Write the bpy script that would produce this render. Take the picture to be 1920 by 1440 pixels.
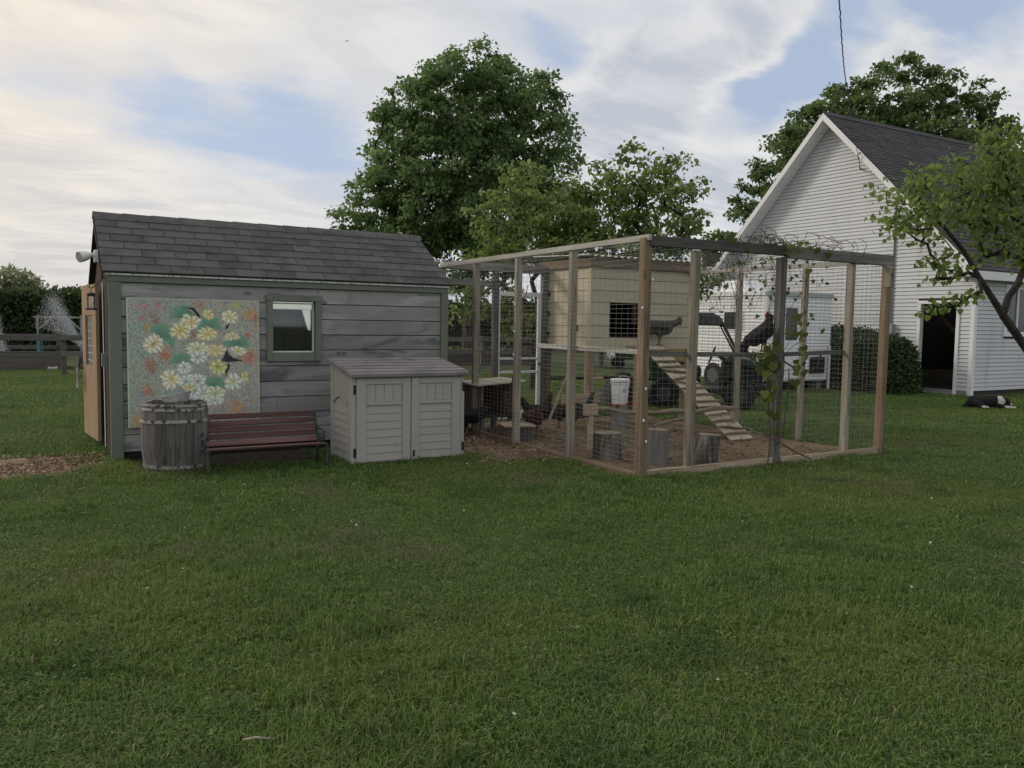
import bpy, math, random
import numpy as np
from mathutils import Vector, Matrix

scene = bpy.context.scene
COL = scene.collection
for o in list(bpy.data.objects):
    bpy.data.objects.remove(o)
rng = np.random.default_rng(7)
random.seed(7)
rad = math.radians

# ------------------------------------------------------------------ camera
# The yard is laid out on its own axes: shed, run and barn all stand square to X and Y.
EYE = np.array([0.0, 0.0, 1.6])
FPX = 1540.0
_p, _r, _h = math.atan((720 - 607) / FPX), 0.0155, rad(30.5)
_f0 = np.array([0, math.cos(_p), -math.sin(_p)]); _u0 = np.array([0, math.sin(_p), math.cos(_p)]); _r0 = np.array([1.0, 0, 0])
_M = np.array([[math.cos(_h), math.sin(_h), 0], [-math.sin(_h), math.cos(_h), 0], [0, 0, 1]])
FWD = _M @ _f0
RGT = _M @ (math.cos(_r) * _r0 + math.sin(_r) * _u0)
UPV = _M @ (math.cos(_r) * _u0 - math.sin(_r) * _r0)
cam_data = bpy.data.cameras.new('camera')
cam_data.sensor_width = 36.0
cam_data.lens = FPX / 1920 * 36.0
cam_data.clip_start = 0.05
cam_data.clip_end = 3000
cam = bpy.data.objects.new('camera', cam_data)
COL.objects.link(cam)
cam.matrix_world = Matrix(((RGT[0], UPV[0], -FWD[0], EYE[0]), (RGT[1], UPV[1], -FWD[1], EYE[1]),
                           (RGT[2], UPV[2], -FWD[2], EYE[2]), (0, 0, 0, 1)))
scene.camera = cam


def ray(x, y):
    return FWD + RGT * (x - 960) / FPX - UPV * (y - 720) / FPX


def far_point(x, y, d):
    """a point d metres away (along the view axis), for placing trees and other far things"""
    return EYE + ray(x, y) * d


# ------------------------------------------------------------------ light
scene.view_settings.view_transform = 'Standard'
scene.view_settings.look = 'None'
scene.view_settings.exposure = 0.14
scene.view_settings.gamma = 1.0
scene.view_settings.use_curve_mapping = False
scene.cycles.use_denoising = True
scene.cycles.max_bounces = 6
scene.cycles.transparent_max_bounces = 12
scene.cycles.sample_clamp_indirect = 6

SUN_EL, SUN_AZ = rad(27), rad(130)           # low evening sun on the left, behind thin cloud (azimuth from +X)
SDIR = np.array([math.cos(SUN_AZ) * math.cos(SUN_EL), math.sin(SUN_AZ) * math.cos(SUN_EL), math.sin(SUN_EL)])
sun = bpy.data.lights.new('sun', 'SUN')
sun.energy = 1.3
sun.angle = rad(13)
sun.color = (1.0, 0.92, 0.82)
sun_o = bpy.data.objects.new('sun', sun)
COL.objects.link(sun_o)
sun_o.rotation_euler = Vector(-SDIR).to_track_quat('-Z', 'Y').to_euler()
sun_o.location = (-20, 20, 30)

world = bpy.data.worlds.new('World')
scene.world = world
world.use_nodes = True


class NT:
    """a thin wrapper for building node trees"""
    def __init__(self, tree):
        self.t = tree
        self.t.nodes.clear()

    def n(self, kind, ins=None, **attrs):
        nd = self.t.nodes.new(kind)
        for k, v in attrs.items():
            setattr(nd, k, v)
        for k, v in (ins or {}).items():
            sk = nd.inputs[k]
            if isinstance(v, bpy.types.NodeSocket):
                self.t.links.new(v, sk)
            elif hasattr(sk, 'default_value'):
                try:
                    sk.default_value = v
                except Exception:
                    sk.default_value = tuple(v) + (1.0,)
        return nd

    def math(self, op, a, b=0.0, c=0.0, clamp=False):
        return self.n('ShaderNodeMath', {0: a, 1: b, 2: c}, operation=op, use_clamp=clamp).outputs[0]

    def mix(self, f, a, b, blend='MIX'):
        nd = self.n('ShaderNodeMix', {0: f, 6: a, 7: b}, data_type='RGBA', blend_type=blend)
        return nd.outputs[2]

    def rng(self, v, lo, hi, a=0.0, b=1.0, smooth=True):
        return self.n('ShaderNodeMapRange', {0: v, 1: lo, 2: hi, 3: a, 4: b}, interpolation_type='SMOOTHSTEP' if smooth else 'LINEAR').outputs[0]


def c4(c):
    return (c[0], c[1], c[2], 1.0)


def build_sky():
    w = NT(world.node_tree)
    out = w.n('ShaderNodeOutputWorld')
    bg = w.n('ShaderNodeBackground', {'Strength': 0.1})
    w.t.links.new(bg.outputs[0], out.inputs[0])
    sky = w.n('ShaderNodeTexSky', sky_type='NISHITA', sun_disc=False)
    sky.sun_elevation = SUN_EL
    sky.sun_rotation = math.pi / 2 - SUN_AZ
    sky.altitude = 0
    sky.air_density = 1.0
    sky.dust_density = 1.6
    sky.ozone_density = 1.5
    co = w.n('ShaderNodeTexCoord').outputs['Generated']
    d = w.n('ShaderNodeVectorMath', {0: co}, operation='NORMALIZE').outputs[0]
    sep = w.n('ShaderNodeSeparateXYZ', {0: d})
    zz = w.math('ADD', w.math('MAXIMUM', sep.outputs[2], 0.0), 0.16)
    flat = w.n('ShaderNodeVectorMath', {0: d, 1: w.n('ShaderNodeCombineXYZ', {0: zz, 1: zz, 2: 1.0}).outputs[0]}, operation='DIVIDE').outputs[0]
    rot = w.n('ShaderNodeMapping', {'Vector': flat, 'Rotation': (0, 0, rad(-38)), 'Scale': (0.62, 1.0, 0.0), 'Location': (3.1, 1.7, 0)}).outputs[0]
    n1 = w.n('ShaderNodeTexNoise', {'Vector': rot, 'Scale': 1.15, 'Detail': 7.0, 'Roughness': 0.52, 'Distortion': 0.55}).outputs[0]
    n2 = w.n('ShaderNodeTexNoise', {'Vector': rot, 'Scale': 3.2, 'Detail': 9.0, 'Roughness': 0.62, 'Distortion': 0.9}).outputs[0]
    st = w.n('ShaderNodeMapping', {'Vector': flat, 'Rotation': (0, 0, rad(-62)), 'Scale': (0.35, 2.4, 0.0), 'Location': (0.4, 2.2, 0)}).outputs[0]
    n3 = w.n('ShaderNodeTexNoise', {'Vector': st, 'Scale': 2.2, 'Detail': 8.0, 'Roughness': 0.58, 'Distortion': 1.1}).outputs[0]
    cov = w.math('ADD', w.math('ADD', w.math('MULTIPLY', n1, 0.56), w.math('MULTIPLY', n2, 0.28)), w.math('MULTIPLY', n3, 0.16))

    wob = w.n('ShaderNodeTexNoise', {'Vector': rot, 'Scale': 2.6, 'Detail': 5.0, 'Roughness': 0.6}).outputs[1]
    wob = w.n('ShaderNodeVectorMath', {0: w.n('ShaderNodeVectorMath', {0: wob, 1: (0.5, 0.5, 0.5)}, operation='SUBTRACT').outputs[0], 1: (0.16, 0.16, 0.10)}, operation='MULTIPLY').outputs[0]
    dw = w.n('ShaderNodeVectorMath', {0: w.n('ShaderNodeVectorMath', {0: d, 1: wob}, operation='ADD').outputs[0]}, operation='NORMALIZE').outputs[0]

    def lobe(x, y, cosw, amount, prev):
        v = ray(x, y); v = v / np.linalg.norm(v)
        dt = w.n('ShaderNodeVectorMath', {0: dw, 1: tuple(v)}, operation='DOT_PRODUCT').outputs[1]
        return w.math('ADD', prev, w.math('MULTIPLY', w.rng(dt, cosw, 1.0), amount))
    # the openings and banks of this evening's cloud, as seen between the trees
    for x, y, cw, am in CLOUD_LOBES:
        cov = lobe(x, y, math.cos(rad(cw)), am, cov)
    cov = w.math('ADD', cov, w.rng(sep.outputs[2], 0.32, 0.02, 0.0, 0.16))          # thicker towards the horizon
    fac = w.rng(cov, 0.24, 0.51)
    # cloud brightness: thin bright edges, greyer thick undersides
    thick = w.rng(cov, 0.50, 0.78)
    sd = w.n('ShaderNodeVectorMath', {0: d, 1: tuple(SDIR)}, operation='DOT_PRODUCT').outputs[1]
    warm = w.rng(sd, 0.42, 0.98)
    lit = w.mix(warm, (7.5, 7.45, 7.35, 1), (9.3, 8.2, 6.6, 1))
    shade = w.mix(warm, (4.9, 5.2, 5.75, 1), (7.4, 6.7, 5.9, 1))
    tex = w.math('ADD', w.math('MULTIPLY', w.rng(n2, 0.38, 0.62), 0.45), w.math('MULTIPLY', w.rng(n3, 0.36, 0.66), 0.22))
    ccol = w.mix(w.math('ADD', w.math('MULTIPLY', thick, 0.5), tex, clamp=True), lit, shade)
    blue = w.n('ShaderNodeVectorMath', {0: sky.outputs[0], 1: (1.0, 1.0, 1.0)}, operation='MULTIPLY').outputs[0]
    blue = w.mix(0.75, blue, (4.5, 5.3, 6.9, 1))                                    # thin high veil over the blue
    w.t.links.new(w.mix(w.math('MULTIPLY', fac, 0.94), blue, ccol), bg.inputs[0])


CLOUD_LOBES = [(170, 200, 8, -0.07), (290, 225, 9, -0.07), (430, 275, 8.5, -0.08), (540, 325, 7, -0.10), (650, 365, 5, -0.09), (450, 180, 8, -0.04), (640, 260, 7, -0.05), (60, 130, 4, -0.05),
               (1590, 40, 4, -0.13), (1530, 110, 4.5, -0.17), (1460, 165, 4, -0.16), (1385, 215, 3.5, -0.13), (1310, 250, 3, -0.07), (1840, 35, 4.5, -0.20), (1770, 30, 3.5, -0.12), (1050, 95, 2.6, -0.12), (1000, 70, 2.4, -0.06),
               (1440, 20, 3.4, 0.10), (1370, 70, 3.8, 0.13), (1290, 120, 4.2, 0.13), (1200, 165, 4.4, 0.14), (1110, 190, 3.6, 0.10), (1250, 220, 5, 0.08), (1640, 110, 3.2, 0.08), (1740, 150, 4, 0.10), (1860, 140, 4, 0.10),
               (120, 400, 8, 0.12), (40, 290, 5, 0.07), (250, 60, 8, 0.10), (480, 130, 6, 0.08), (700, 180, 6, 0.07), (1200, 340, 8, 0.10), (400, 400, 7, 0.06)]
build_sky()
# ------------------------------------------------------------------ materials
def noise_fac(w, co, L):
    sc = L.get('scale', 5)
    vec = co
    if isinstance(sc, (tuple, list)):
        vec = w.n('ShaderNodeMapping', {'Vector': co, 'Scale': tuple(sc)}).outputs[0]
        sc = 1.0
    t = L.get('type', 'noise')
    if t == 'noise':
        v = w.n('ShaderNodeTexNoise', {'Vector': vec, 'Scale': sc, 'Detail': L.get('detail', 5.0), 'Roughness': L.get('rough', 0.55), 'Distortion': L.get('dist', 0.0)}).outputs[0]
    elif t == 'voronoi':
        v = w.n('ShaderNodeTexVoronoi', {'Vector': vec, 'Scale': sc}, feature=L.get('feature', 'F1')).outputs[0]
    else:
        v = w.n('ShaderNodeTexWave', {'Vector': vec, 'Scale': sc, 'Distortion': L.get('dist', 4.0), 'Detail': 3.0, 'Detail Scale': 1.2}, bands_direction=L.get('dir', 'Y')).outputs[1]
    return w.rng(v, L.get('lo', 0.4), L.get('hi', 0.6), 0.0, L.get('fac', 1.0))


def mat(name, base, rough=0.85, layers=(), bump=None, metal=0.0, rnd=0.0, spec=0.3, attr=None, world_co=False, trans=0.0):
    m = bpy.data.materials.new(name)
    m.use_nodes = True
    w = NT(m.node_tree)
    out = w.n('ShaderNodeOutputMaterial')
    bs = w.n('ShaderNodeBsdfPrincipled', {'Roughness': rough, 'Metallic': metal, 'Specular IOR Level': spec})
    if world_co:
        co = w.n('ShaderNodeNewGeometry').outputs['Position']
    else:
        co = w.n('ShaderNodeTexCoord').outputs['Object']
    oi = w.n('ShaderNodeObjectInfo').outputs['Random'] if rnd else None
    if rnd:
        off = w.n('ShaderNodeCombineXYZ', {0: w.math('MULTIPLY', oi, 37.0), 1: w.math('MULTIPLY', oi, 19.0), 2: w.math('MULTIPLY', oi, 53.0)}).outputs[0]
        co = w.n('ShaderNodeVectorMath', {0: co, 1: off}, operation='ADD').outputs[0]
    if attr:
        col = w.n('ShaderNodeAttribute', attribute_name=attr).outputs['Color']
    else:
        col = w.n('ShaderNodeRGB'); col.outputs[0].default_value = c4(base); col = col.outputs[0]
    for L in layers:
        col = w.mix(noise_fac(w, co, L), col, c4(L['col']), L.get('blend', 'MIX'))
    if rnd:
        k = w.rng(oi, 0, 1, 1 - rnd, 1 + rnd, smooth=False)
        col = w.n('ShaderNodeVectorMath', {0: col, 1: w.n('ShaderNodeCombineXYZ', {0: k, 1: k, 2: k}).outputs[0]}, operation='MULTIPLY').outputs[0]
    w.t.links.new(col, bs.inputs['Base Color'])
    if bump:
        fac = noise_fac(w, co, dict(scale=bump[0], lo=0.0, hi=1.0, detail=6))
        b = w.n('ShaderNodeBump', {'Height': fac, 'Strength': bump[1], 'Distance': bump[2] if len(bump) > 2 else 0.02})
        w.t.links.new(b.outputs[0], bs.inputs['Normal'])
    sh = bs.outputs[0]
    if trans:
        tr = w.n('ShaderNodeBsdfTranslucent', {'Color': col})
        sh = w.n('ShaderNodeMixShader', {0: trans, 1: sh, 2: tr.outputs[0]}).outputs[0]
    w.t.links.new(sh, out.inputs[0])
    return m


def wood(name, base, dark, light, axis='X', rnd=0.18, knots=0.6, rough=0.9, fine=1.0, spots=None):
    """weathered board: grain drawn out along one axis, knots and blotches"""
    a = {'X': (1.2, 30, 30), 'Y': (30, 1.2, 30), 'Z': (30, 30, 1.2)}[axis]
    b = {'X': (0.7, 5, 5), 'Y': (5, 0.7, 5), 'Z': (5, 5, 0.7)}[axis]
    k = {'X': (2.2, 5.5, 5.5), 'Y': (5.5, 2.2, 5.5), 'Z': (5.5, 5.5, 2.2)}[axis]
    L = [dict(scale=b, col=light, lo=0.42, hi=0.72, fac=0.8, dist=0.6), dict(scale=tuple(x * fine for x in a), col=dark, lo=0.48, hi=0.72, fac=0.75, dist=0.8)]
    if knots:
        L.append(dict(type='voronoi', scale=k, col=dark, lo=0.17, hi=0.05, fac=knots))
    if spots:
        L.append(dict(scale=3.0, col=spots, lo=0.55, hi=0.75, fac=0.6))
    return mat(name, base, rough, L, bump=(tuple(x * fine for x in a), 0.35, 0.01), rnd=rnd, spec=0.2)


def leafmat(name, lo, hi, trans=0.3, rough=0.6, vary=0.35):
    m = bpy.data.materials.new(name)
    m.use_nodes = True
    w = NT(m.node_tree)
    out = w.n('ShaderNodeOutputMaterial')
    at = w.n('ShaderNodeAttribute', attribute_name='tint').outputs['Fac']
    nz = w.n('ShaderNodeTexNoise', {'Vector': w.n('ShaderNodeNewGeometry').outputs['Position'], 'Scale': 0.55, 'Detail': 3.0}).outputs[0]
    f = w.math('ADD', at, w.math('MULTIPLY', w.math('SUBTRACT', nz, 0.5), vary * 3), clamp=True)
    col = w.mix(f, c4(lo), c4(hi))
    bs = w.n('ShaderNodeBsdfPrincipled', {'Base Color': col, 'Roughness': rough, 'Specular IOR Level': 0.25})
    tr = w.n('ShaderNodeBsdfTranslucent', {'Color': col})
    w.t.links.new(w.n('ShaderNodeMixShader', {0: trans, 1: bs.outputs[0], 2: tr.outputs[0]}).outputs[0], out.inputs[0])
    return m


# ------------------------------------------------------------------ things, parts, meshes
def tag(o, label=None, cat=None, group=None, kind=None):
    if label: o['label'] = label
    if cat: o['category'] = cat
    if group: o['group'] = group
    if kind: o['kind'] = kind
    return o


ORG = {}


def thing(name, label, cat, loc=(0, 0, 0), group=None, rotz=0.0, local=False):
    o = bpy.data.objects.new(name, None)
    o.empty_display_size = 0.1
    COL.objects.link(o)
    o.location = loc
    o.rotation_euler = (0, 0, rotz)
    ORG[o.name] = Vector((0, 0, 0)) if local else Vector(loc)
    return tag(o, label, cat, group)


def link(name, me, m, parent=None, org=None):
    o = bpy.data.objects.new(name, me)
    COL.objects.link(o)
    if m is not None and not me.materials:
        me.materials.append(m)
    if parent is not None:
        o.parent = parent
        ORG[o.name] = ORG.get(parent.name, Vector((0, 0, 0)))
    else:
        ORG[o.name] = Vector((0, 0, 0))
    return o


class MB:
    def __init__(self):
        self.v = []; self.f = []

    def add(self, vs, fs):
        o = len(self.v)
        self.v += [tuple(map(float, p)) for p in vs]
        self.f += [tuple(i + o for i in f) for f in fs]
        return self

    def box(self, x0, x1, y0, y1, z0, z1):
        return self.add([(x0, y0, z0), (x1, y0, z0), (x1, y1, z0), (x0, y1, z0), (x0, y0, z1), (x1, y0, z1), (x1, y1, z1), (x0, y1, z1)],
                        [(0, 3, 2, 1), (4, 5, 6, 7), (0, 1, 5, 4), (1, 2, 6, 5), (2, 3, 7, 6), (3, 0, 4, 7)])

    def bar(self, p, q, w, h, up=(0, 0, 1)):
        p, q, up = Vector(p), Vector(q), Vector(up)
        d = (q - p).normalized()
        if abs(d.dot(up)) > 0.98:
            up = Vector((0, 1, 0))
        s = d.cross(up).normalized() * (w / 2)
        u = s.cross(d).normalized() * (h / 2)
        vs = [p - s - u, p + s - u, p + s + u, p - s + u, q - s - u, q + s - u, q + s + u, q - s + u]
        return self.add(vs, [(0, 1, 2, 3), (7, 6, 5, 4), (0, 4, 5, 1), (1, 5, 6, 2), (2, 6, 7, 3), (3, 7, 4, 0)])

    def tube(self, pts, r, n=6, caps=True):
        pts = [Vector(p) for p in pts]
        k = len(pts)
        rs = [r] * k if isinstance(r, (int, float)) else list(r)
        vs, fs = [], []
        ref = Vector((0, 0, 1)) if abs((pts[-1] - pts[0]).normalized().z) < 0.9 else Vector((1, 0, 0))
        for i, p in enumerate(pts):
            d = (pts[min(i + 1, k - 1)] - pts[max(i - 1, 0)]).normalized()
            a = d.cross(ref)
            if a.length < 1e-4:
                a = d.cross(Vector((0.3, 1, 0)))
            a.normalize()
            b = a.cross(d)
            for j in range(n):
                t = 2 * math.pi * j / n
                vs.append(p + (a * math.cos(t) + b * math.sin(t)) * rs[i])
        for i in range(k - 1):
            for j in range(n):
                j2 = (j + 1) % n
                fs.append((i * n + j, i * n + j2, (i + 1) * n + j2, (i + 1) * n + j))
        if caps:
            fs.append(tuple(range(n - 1, -1, -1)))
            fs.append(tuple((k - 1) * n + j for j in range(n)))
        return self.add(vs, fs)

    def lathe(self, prof, c=(0, 0, 0), n=20, wob=0.0):
        vs, fs = [], []
        for (r, z) in prof:
            for j in range(n):
                t = 2 * math.pi * j / n
                k = r * (1 + wob * math.sin(3 * t + 1.3) + wob * 0.7 * math.sin(5 * t + 4 * z))
                vs.append((c[0] + k * math.cos(t), c[1] + k * math.sin(t), c[2] + z))
        k = len(prof)
        for i in range(k - 1):
            for j in range(n):
                j2 = (j + 1) % n
                fs.append((i * n + j, i * n + j2, (i + 1) * n + j2, (i + 1) * n + j))
        fs.append(tuple(range(n - 1, -1, -1)))
        fs.append(tuple((k - 1) * n + j for j in range(n)))
        return self.add(vs, fs)

    def prism(self, poly, off):
        off = Vector(off)
        k = len(poly)
        a = [Vector(p) for p in poly]
        b = [p + off for p in a]
        fs = [tuple(range(k - 1, -1, -1)), tuple(range(k, 2 * k))]
        fs += [(i, (i + 1) % k, k + (i + 1) % k, k + i) for i in range(k)]
        return self.add(a + b, fs)

    def build(self, name, m, parent=None, smooth=False, bevel=0.0, kind=None, label=None, fix=True):
        org = ORG.get(parent.name, Vector((0, 0, 0))) if parent is not None else Vector((0, 0, 0))
        me = bpy.data.meshes.new(name)
        me.from_pydata([(x - org.x, y - org.y, z - org.z) for x, y, z in self.v], [], self.f)
        if fix:
            import bmesh
            bm = bmesh.new(); bm.from_mesh(me)
            bmesh.ops.recalc_face_normals(bm, faces=bm.faces)
            bm.to_mesh(me); bm.free()
        if smooth:
            me.polygons.foreach_set('use_smooth', [True] * len(me.polygons))
        o = link(name, me, m, parent)
        if bevel:
            b = o.modifiers.new('bevel', 'BEVEL'); b.width = bevel; b.segments = 2; b.limit_method = 'ANGLE'
        if kind: o['kind'] = kind
        if label: o['label'] = label
        return o


def one(name, m, shape, label=None, cat=None, group=None, kind=None, **kw):
    """a thing made of one mesh, its origin kept at its own base"""
    o = shape.build(name, m, **kw)
    me = o.data
    co = np.empty(len(me.vertices) * 3); me.vertices.foreach_get('co', co); co = co.reshape(-1, 3)
    b = np.array([co[:, 0].mean(), co[:, 1].mean(), co[:, 2].min()])
    me.vertices.foreach_set('co', (co - b).ravel())
    o.location = b
    return tag(o, label, cat, group, kind)


def np_mesh(name, verts, faces, attr=None, cols=None, smooth=False):
    """fast mesh from arrays; faces is (n, k) with one k; attr: float per vertex named tint; cols: rgb per vertex named Col"""
    verts = np.asarray(verts, np.float32); faces = np.asarray(faces, np.int32)
    me = bpy.data.meshes.new(name)
    nf, k = faces.shape
    me.vertices.add(len(verts)); me.vertices.foreach_set('co', verts.ravel())
    me.loops.add(nf * k); me.loops.foreach_set('vertex_index', faces.ravel())
    me.polygons.add(nf)
    me.polygons.foreach_set('loop_start', np.arange(0, nf * k, k, dtype=np.int32))
    me.polygons.foreach_set('loop_total', np.full(nf, k, np.int32))
    if smooth:
        me.polygons.foreach_set('use_smooth', np.ones(nf, bool))
    me.update(calc_edges=True)
    me.validate()
    if attr is not None:
        a = me.attributes.new('tint', 'FLOAT', 'POINT'); a.data.foreach_set('value', np.asarray(attr, np.float32))
    if cols is not None:
        a = me.attributes.new('Col', 'FLOAT_COLOR', 'POINT')
        cc = np.ones((len(verts), 4), np.float32); cc[:, :3] = cols
        a.data.foreach_set('color', cc.ravel())
    return me


def unit(a):
    return a / np.maximum(np.linalg.norm(a, axis=-1, keepdims=True), 1e-9)


RHOMB = np.array([(0, 0, 0), (0.36, 0.45, 0.06), (0, 1, -0.04), (-0.36, 0.45, 0.06)])
OVATE = np.array([(0, 0, 0), (0.30, 0.22, 0.05), (0.40, 0.5, 0.07), (0, 1, -0.10), (-0.40, 0.5, 0.07), (-0.30, 0.22, 0.05)])
HEART = np.array([(0, 0.10, 0), (0.30, 0.0, 0.05), (0.48, 0.25, 0.08), (0.34, 0.62, 0.05), (0, 1, -0.12), (-0.34, 0.62, 0.05), (-0.48, 0.25, 0.08), (-0.30, 0.0, 0.05)])
LOBED = np.array([(0, 0, 0), (0.34, 0.06, 0.04), (0.56, 0.42, 0.05), (0.27, 0.50, 0.02), (0, 1, -0.08), (-0.27, 0.50, 0.02), (-0.56, 0.42, 0.05), (-0.34, 0.06, 0.04)])


def leaves(c, size, tipdir, normal, shape):
    """one flat-ish polygon per leaf; returns verts, faces"""
    n = len(c)
    t = unit(tipdir)
    b = unit(np.cross(normal, t)); nn = np.cross(t, b)
    s = np.asarray(size).reshape(n, 1, 1)
    P = shape[None]
    v = c[:, None] + s * (P[..., 0:1] * b[:, None] + P[..., 1:2] * t[:, None] + P[..., 2:3] * nn[:, None])
    k = len(shape)
    f = np.arange(n * k).reshape(n, k)
    return v.reshape(-1, 3), f


def skeleton(start, targets, r_trunk, r_tip, seg, jit=0.12, power=2.3, rg=None):
    """grow branches: every target joins the nearest branch that comes from below; returns frustum mesh arrays"""
    rg = rg or rng
    P = [np.array(p, float) for p in start]; par = [-1] + list(range(len(start) - 1))
    base = P[0]
    order = np.argsort([np.linalg.norm(t - P[min(len(start) - 1, len(start) // 2)]) for t in targets])
    tips = []
    for ti in order:
        t = targets[ti]
        A = np.array(P)
        dv = t - A
        dist = np.linalg.norm(dv, axis=1)
        cost = dist * (1 + 0.9 * np.clip(-dv[:, 2] / np.maximum(dist, 1e-6), 0, 1))
        cost[0] += 0.5
        j = int(np.argmin(cost))
        L = dist[j]
        k = max(1, int(L / seg))
        prev = j
        a0 = A[j]
        for q in range(1, k + 1):
            u = q / k
            p = a0 + (t - a0) * u + np.array([0, 0, 0.10 * L * math.sin(math.pi * u)]) + rg.normal(0, jit * seg, 3) * (1 if q < k else 0)
            P.append(p); par.append(prev); prev = len(P) - 1
        tips.append(prev)
    n = len(P)
    w = np.zeros(n)
    for t in tips: w[t] += 1
    for i in range(n - 1, 0, -1):
        if par[i] >= 0: w[par[i]] += w[i]
    w = np.maximum(w, 1)
    r = r_tip * w ** (1 / power)
    r *= min(1.0, r_trunk / r.max()) if r.max() > r_trunk else 1
    r[0] = max(r[0], r_trunk)
    P = np.array(P)
    idx = [i for i in range(n) if par[i] >= 0]
    a = P[[par[i] for i in idx]]; b = P[idx]
    ra = np.minimum(r[[par[i] for i in idx]], r[idx] * 1.5); rb = r[idx]
    return frusta(a, b, ra, rb)


def frusta(a, b, ra, rb, n=5):
    d = unit(b - a)
    ref = np.where(np.abs(d[:, 2:3]) > 0.9, np.array([[1.0, 0, 0]]), np.array([[0, 0, 1.0]]))
    s = unit(np.cross(d, ref)); u = np.cross(s, d)
    t = np.arange(n) * 2 * math.pi / n
    ring = s[:, None] * np.cos(t)[None, :, None] + u[:, None] * np.sin(t)[None, :, None]
    va = a[:, None] + ring * ra[:, None, None]
    vb = b[:, None] + ring * rb[:, None, None] + 0.0 * d[:, None]
    m = len(a)
    v = np.concatenate([va, vb], 1).reshape(-1, 3)
    i = np.arange(n); i2 = (i + 1) % n
    q = np.stack([i, i2, i2 + n, i + n], 1)
    f = (np.arange(m) * 2 * n)[:, None, None] + q[None]
    return v, f.reshape(-1, 4)


def crown_points(lobes, n, rg, shell=0.55):
    """points spread through a set of ellipsoids, denser towards the outside"""
    vol = np.array([r[0] * r[1] * r[2] for _, r in lobes]); vol = vol ** 0.8
    pick = rg.choice(len(lobes), n, p=vol / vol.sum())
    d = unit(rg.normal(size=(n, 3)))
    k = rg.random(n) ** (1 / 3.0)
    k = shell + (1 - shell) * k if shell else k
    C = np.array([l[0] for l in lobes])[pick]; Rr = np.array([l[1] for l in lobes])[pick]
    return C + d * Rr * k[:, None], d


def tree(name, label, base, start, lobes, n_cl, per, leaf, bark, foliage, spread=0.4, r_trunk=0.3, r_tip=0.012, seg=0.6, shape=RHOMB, seed=1, group=None,
         shell=0.5, droop=0.5, cat='tree', keep=None, flat=0.5, spikes=0, spike=0.6):
    rg = np.random.default_rng(seed)
    cl, out = crown_points(lobes, n_cl, rg, shell)
    if spikes:
        k = rg.choice(n_cl, spikes, replace=False)
        C0 = np.mean([l[0] for l in lobes], 0)
        r = unit(cl[k] - C0 + np.array([0, 0, 0.8]))
        cl[k] += r * rg.uniform(0.3, 1.0, (spikes, 1)) * spike
    if keep is not None:
        kk = keep(cl); cl, out = cl[kk], out[kk]
    n_cl = len(cl)
    t = thing(name, label, cat, tuple(base), group)
    org = np.array(base)
    v, f = skeleton([np.array(p) for p in start], list(cl), r_trunk, r_tip, seg, rg=rg)
    o = link('trunk', np_mesh('trunk', v - org, f, smooth=True), bark, t)
    N = n_cl * per
    sp = spread * rg.uniform(0.6, 1.3, n_cl)
    ball = unit(rg.normal(size=(N, 3))) * (rg.random((N, 1)) ** 0.45)
    c = np.repeat(cl, per, 0) + ball * np.repeat(sp, per)[:, None] * 1.55 * np.array([1, 1, flat])
    tip = np.repeat(out, per, 0) * 0.6 + rg.normal(size=(N, 3)) * 0.7; tip[:, 2] -= droop
    nor = rg.normal(size=(N, 3)) * 0.65; nor[:, 2] += 0.9
    sz = leaf * rg.uniform(0.45, 1.45, N)
    v, f = leaves(c, sz, tip, nor, shape)
    tint = np.clip(rg.normal(0.45, 0.2, N) + np.repeat(rg.normal(0, 0.2, n_cl), per), 0, 1)  # per-cluster tint shift paints lit and dark clumps into the leaf colour
    o = link('crown', np_mesh('crown', v - org, f, attr=np.repeat(tint, len(shape))), foliage, t)
    o['kind'] = 'stuff'
    return t, cl
# ------------------------------------------------------------------ ground
m_lawn = mat('lawn_soil_and_grass', (0.060, 0.085, 0.022), 0.95, [
    dict(scale=0.35, col=(0.075, 0.085, 0.03), lo=0.45, hi=0.7, fac=0.7), dict(scale=2.0, col=(0.035, 0.06, 0.016), lo=0.45, hi=0.65, fac=0.7),
    dict(scale=60.0, col=(0.02, 0.03, 0.01), lo=0.45, hi=0.6, fac=0.6)], bump=(70.0, 0.6, 0.02), world_co=True)
m_dirt = mat('bare_dirt', (0.165, 0.108, 0.066), 0.95, [
    dict(scale=1.4, col=(0.23, 0.18, 0.11), lo=0.45, hi=0.62, fac=0.8), dict(scale=9.0, col=(0.05, 0.034, 0.022), lo=0.48, hi=0.68, fac=0.7),
    dict(scale=70.0, col=(0.22, 0.16, 0.10), lo=0.58, hi=0.7, fac=0.6)], bump=(45.0, 0.7, 0.03), world_co=True)
m_mulch = mat('wood_chip_mulch', (0.34, 0.245, 0.155), 0.95, [
    dict(scale=40.0, col=(0.09, 0.055, 0.03), lo=0.45, hi=0.6), dict(scale=3.0, col=(0.30, 0.22, 0.14), lo=0.5, hi=0.7, fac=0.6)], bump=(50.0, 0.8, 0.03), world_co=True)

one('lawn', m_lawn, MB().add([(-700, -200, 0), (900, -200, 0), (900, 1200, 0), (-700, 1200, 0)], [(0, 1, 2, 3)]), kind='structure')


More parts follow.
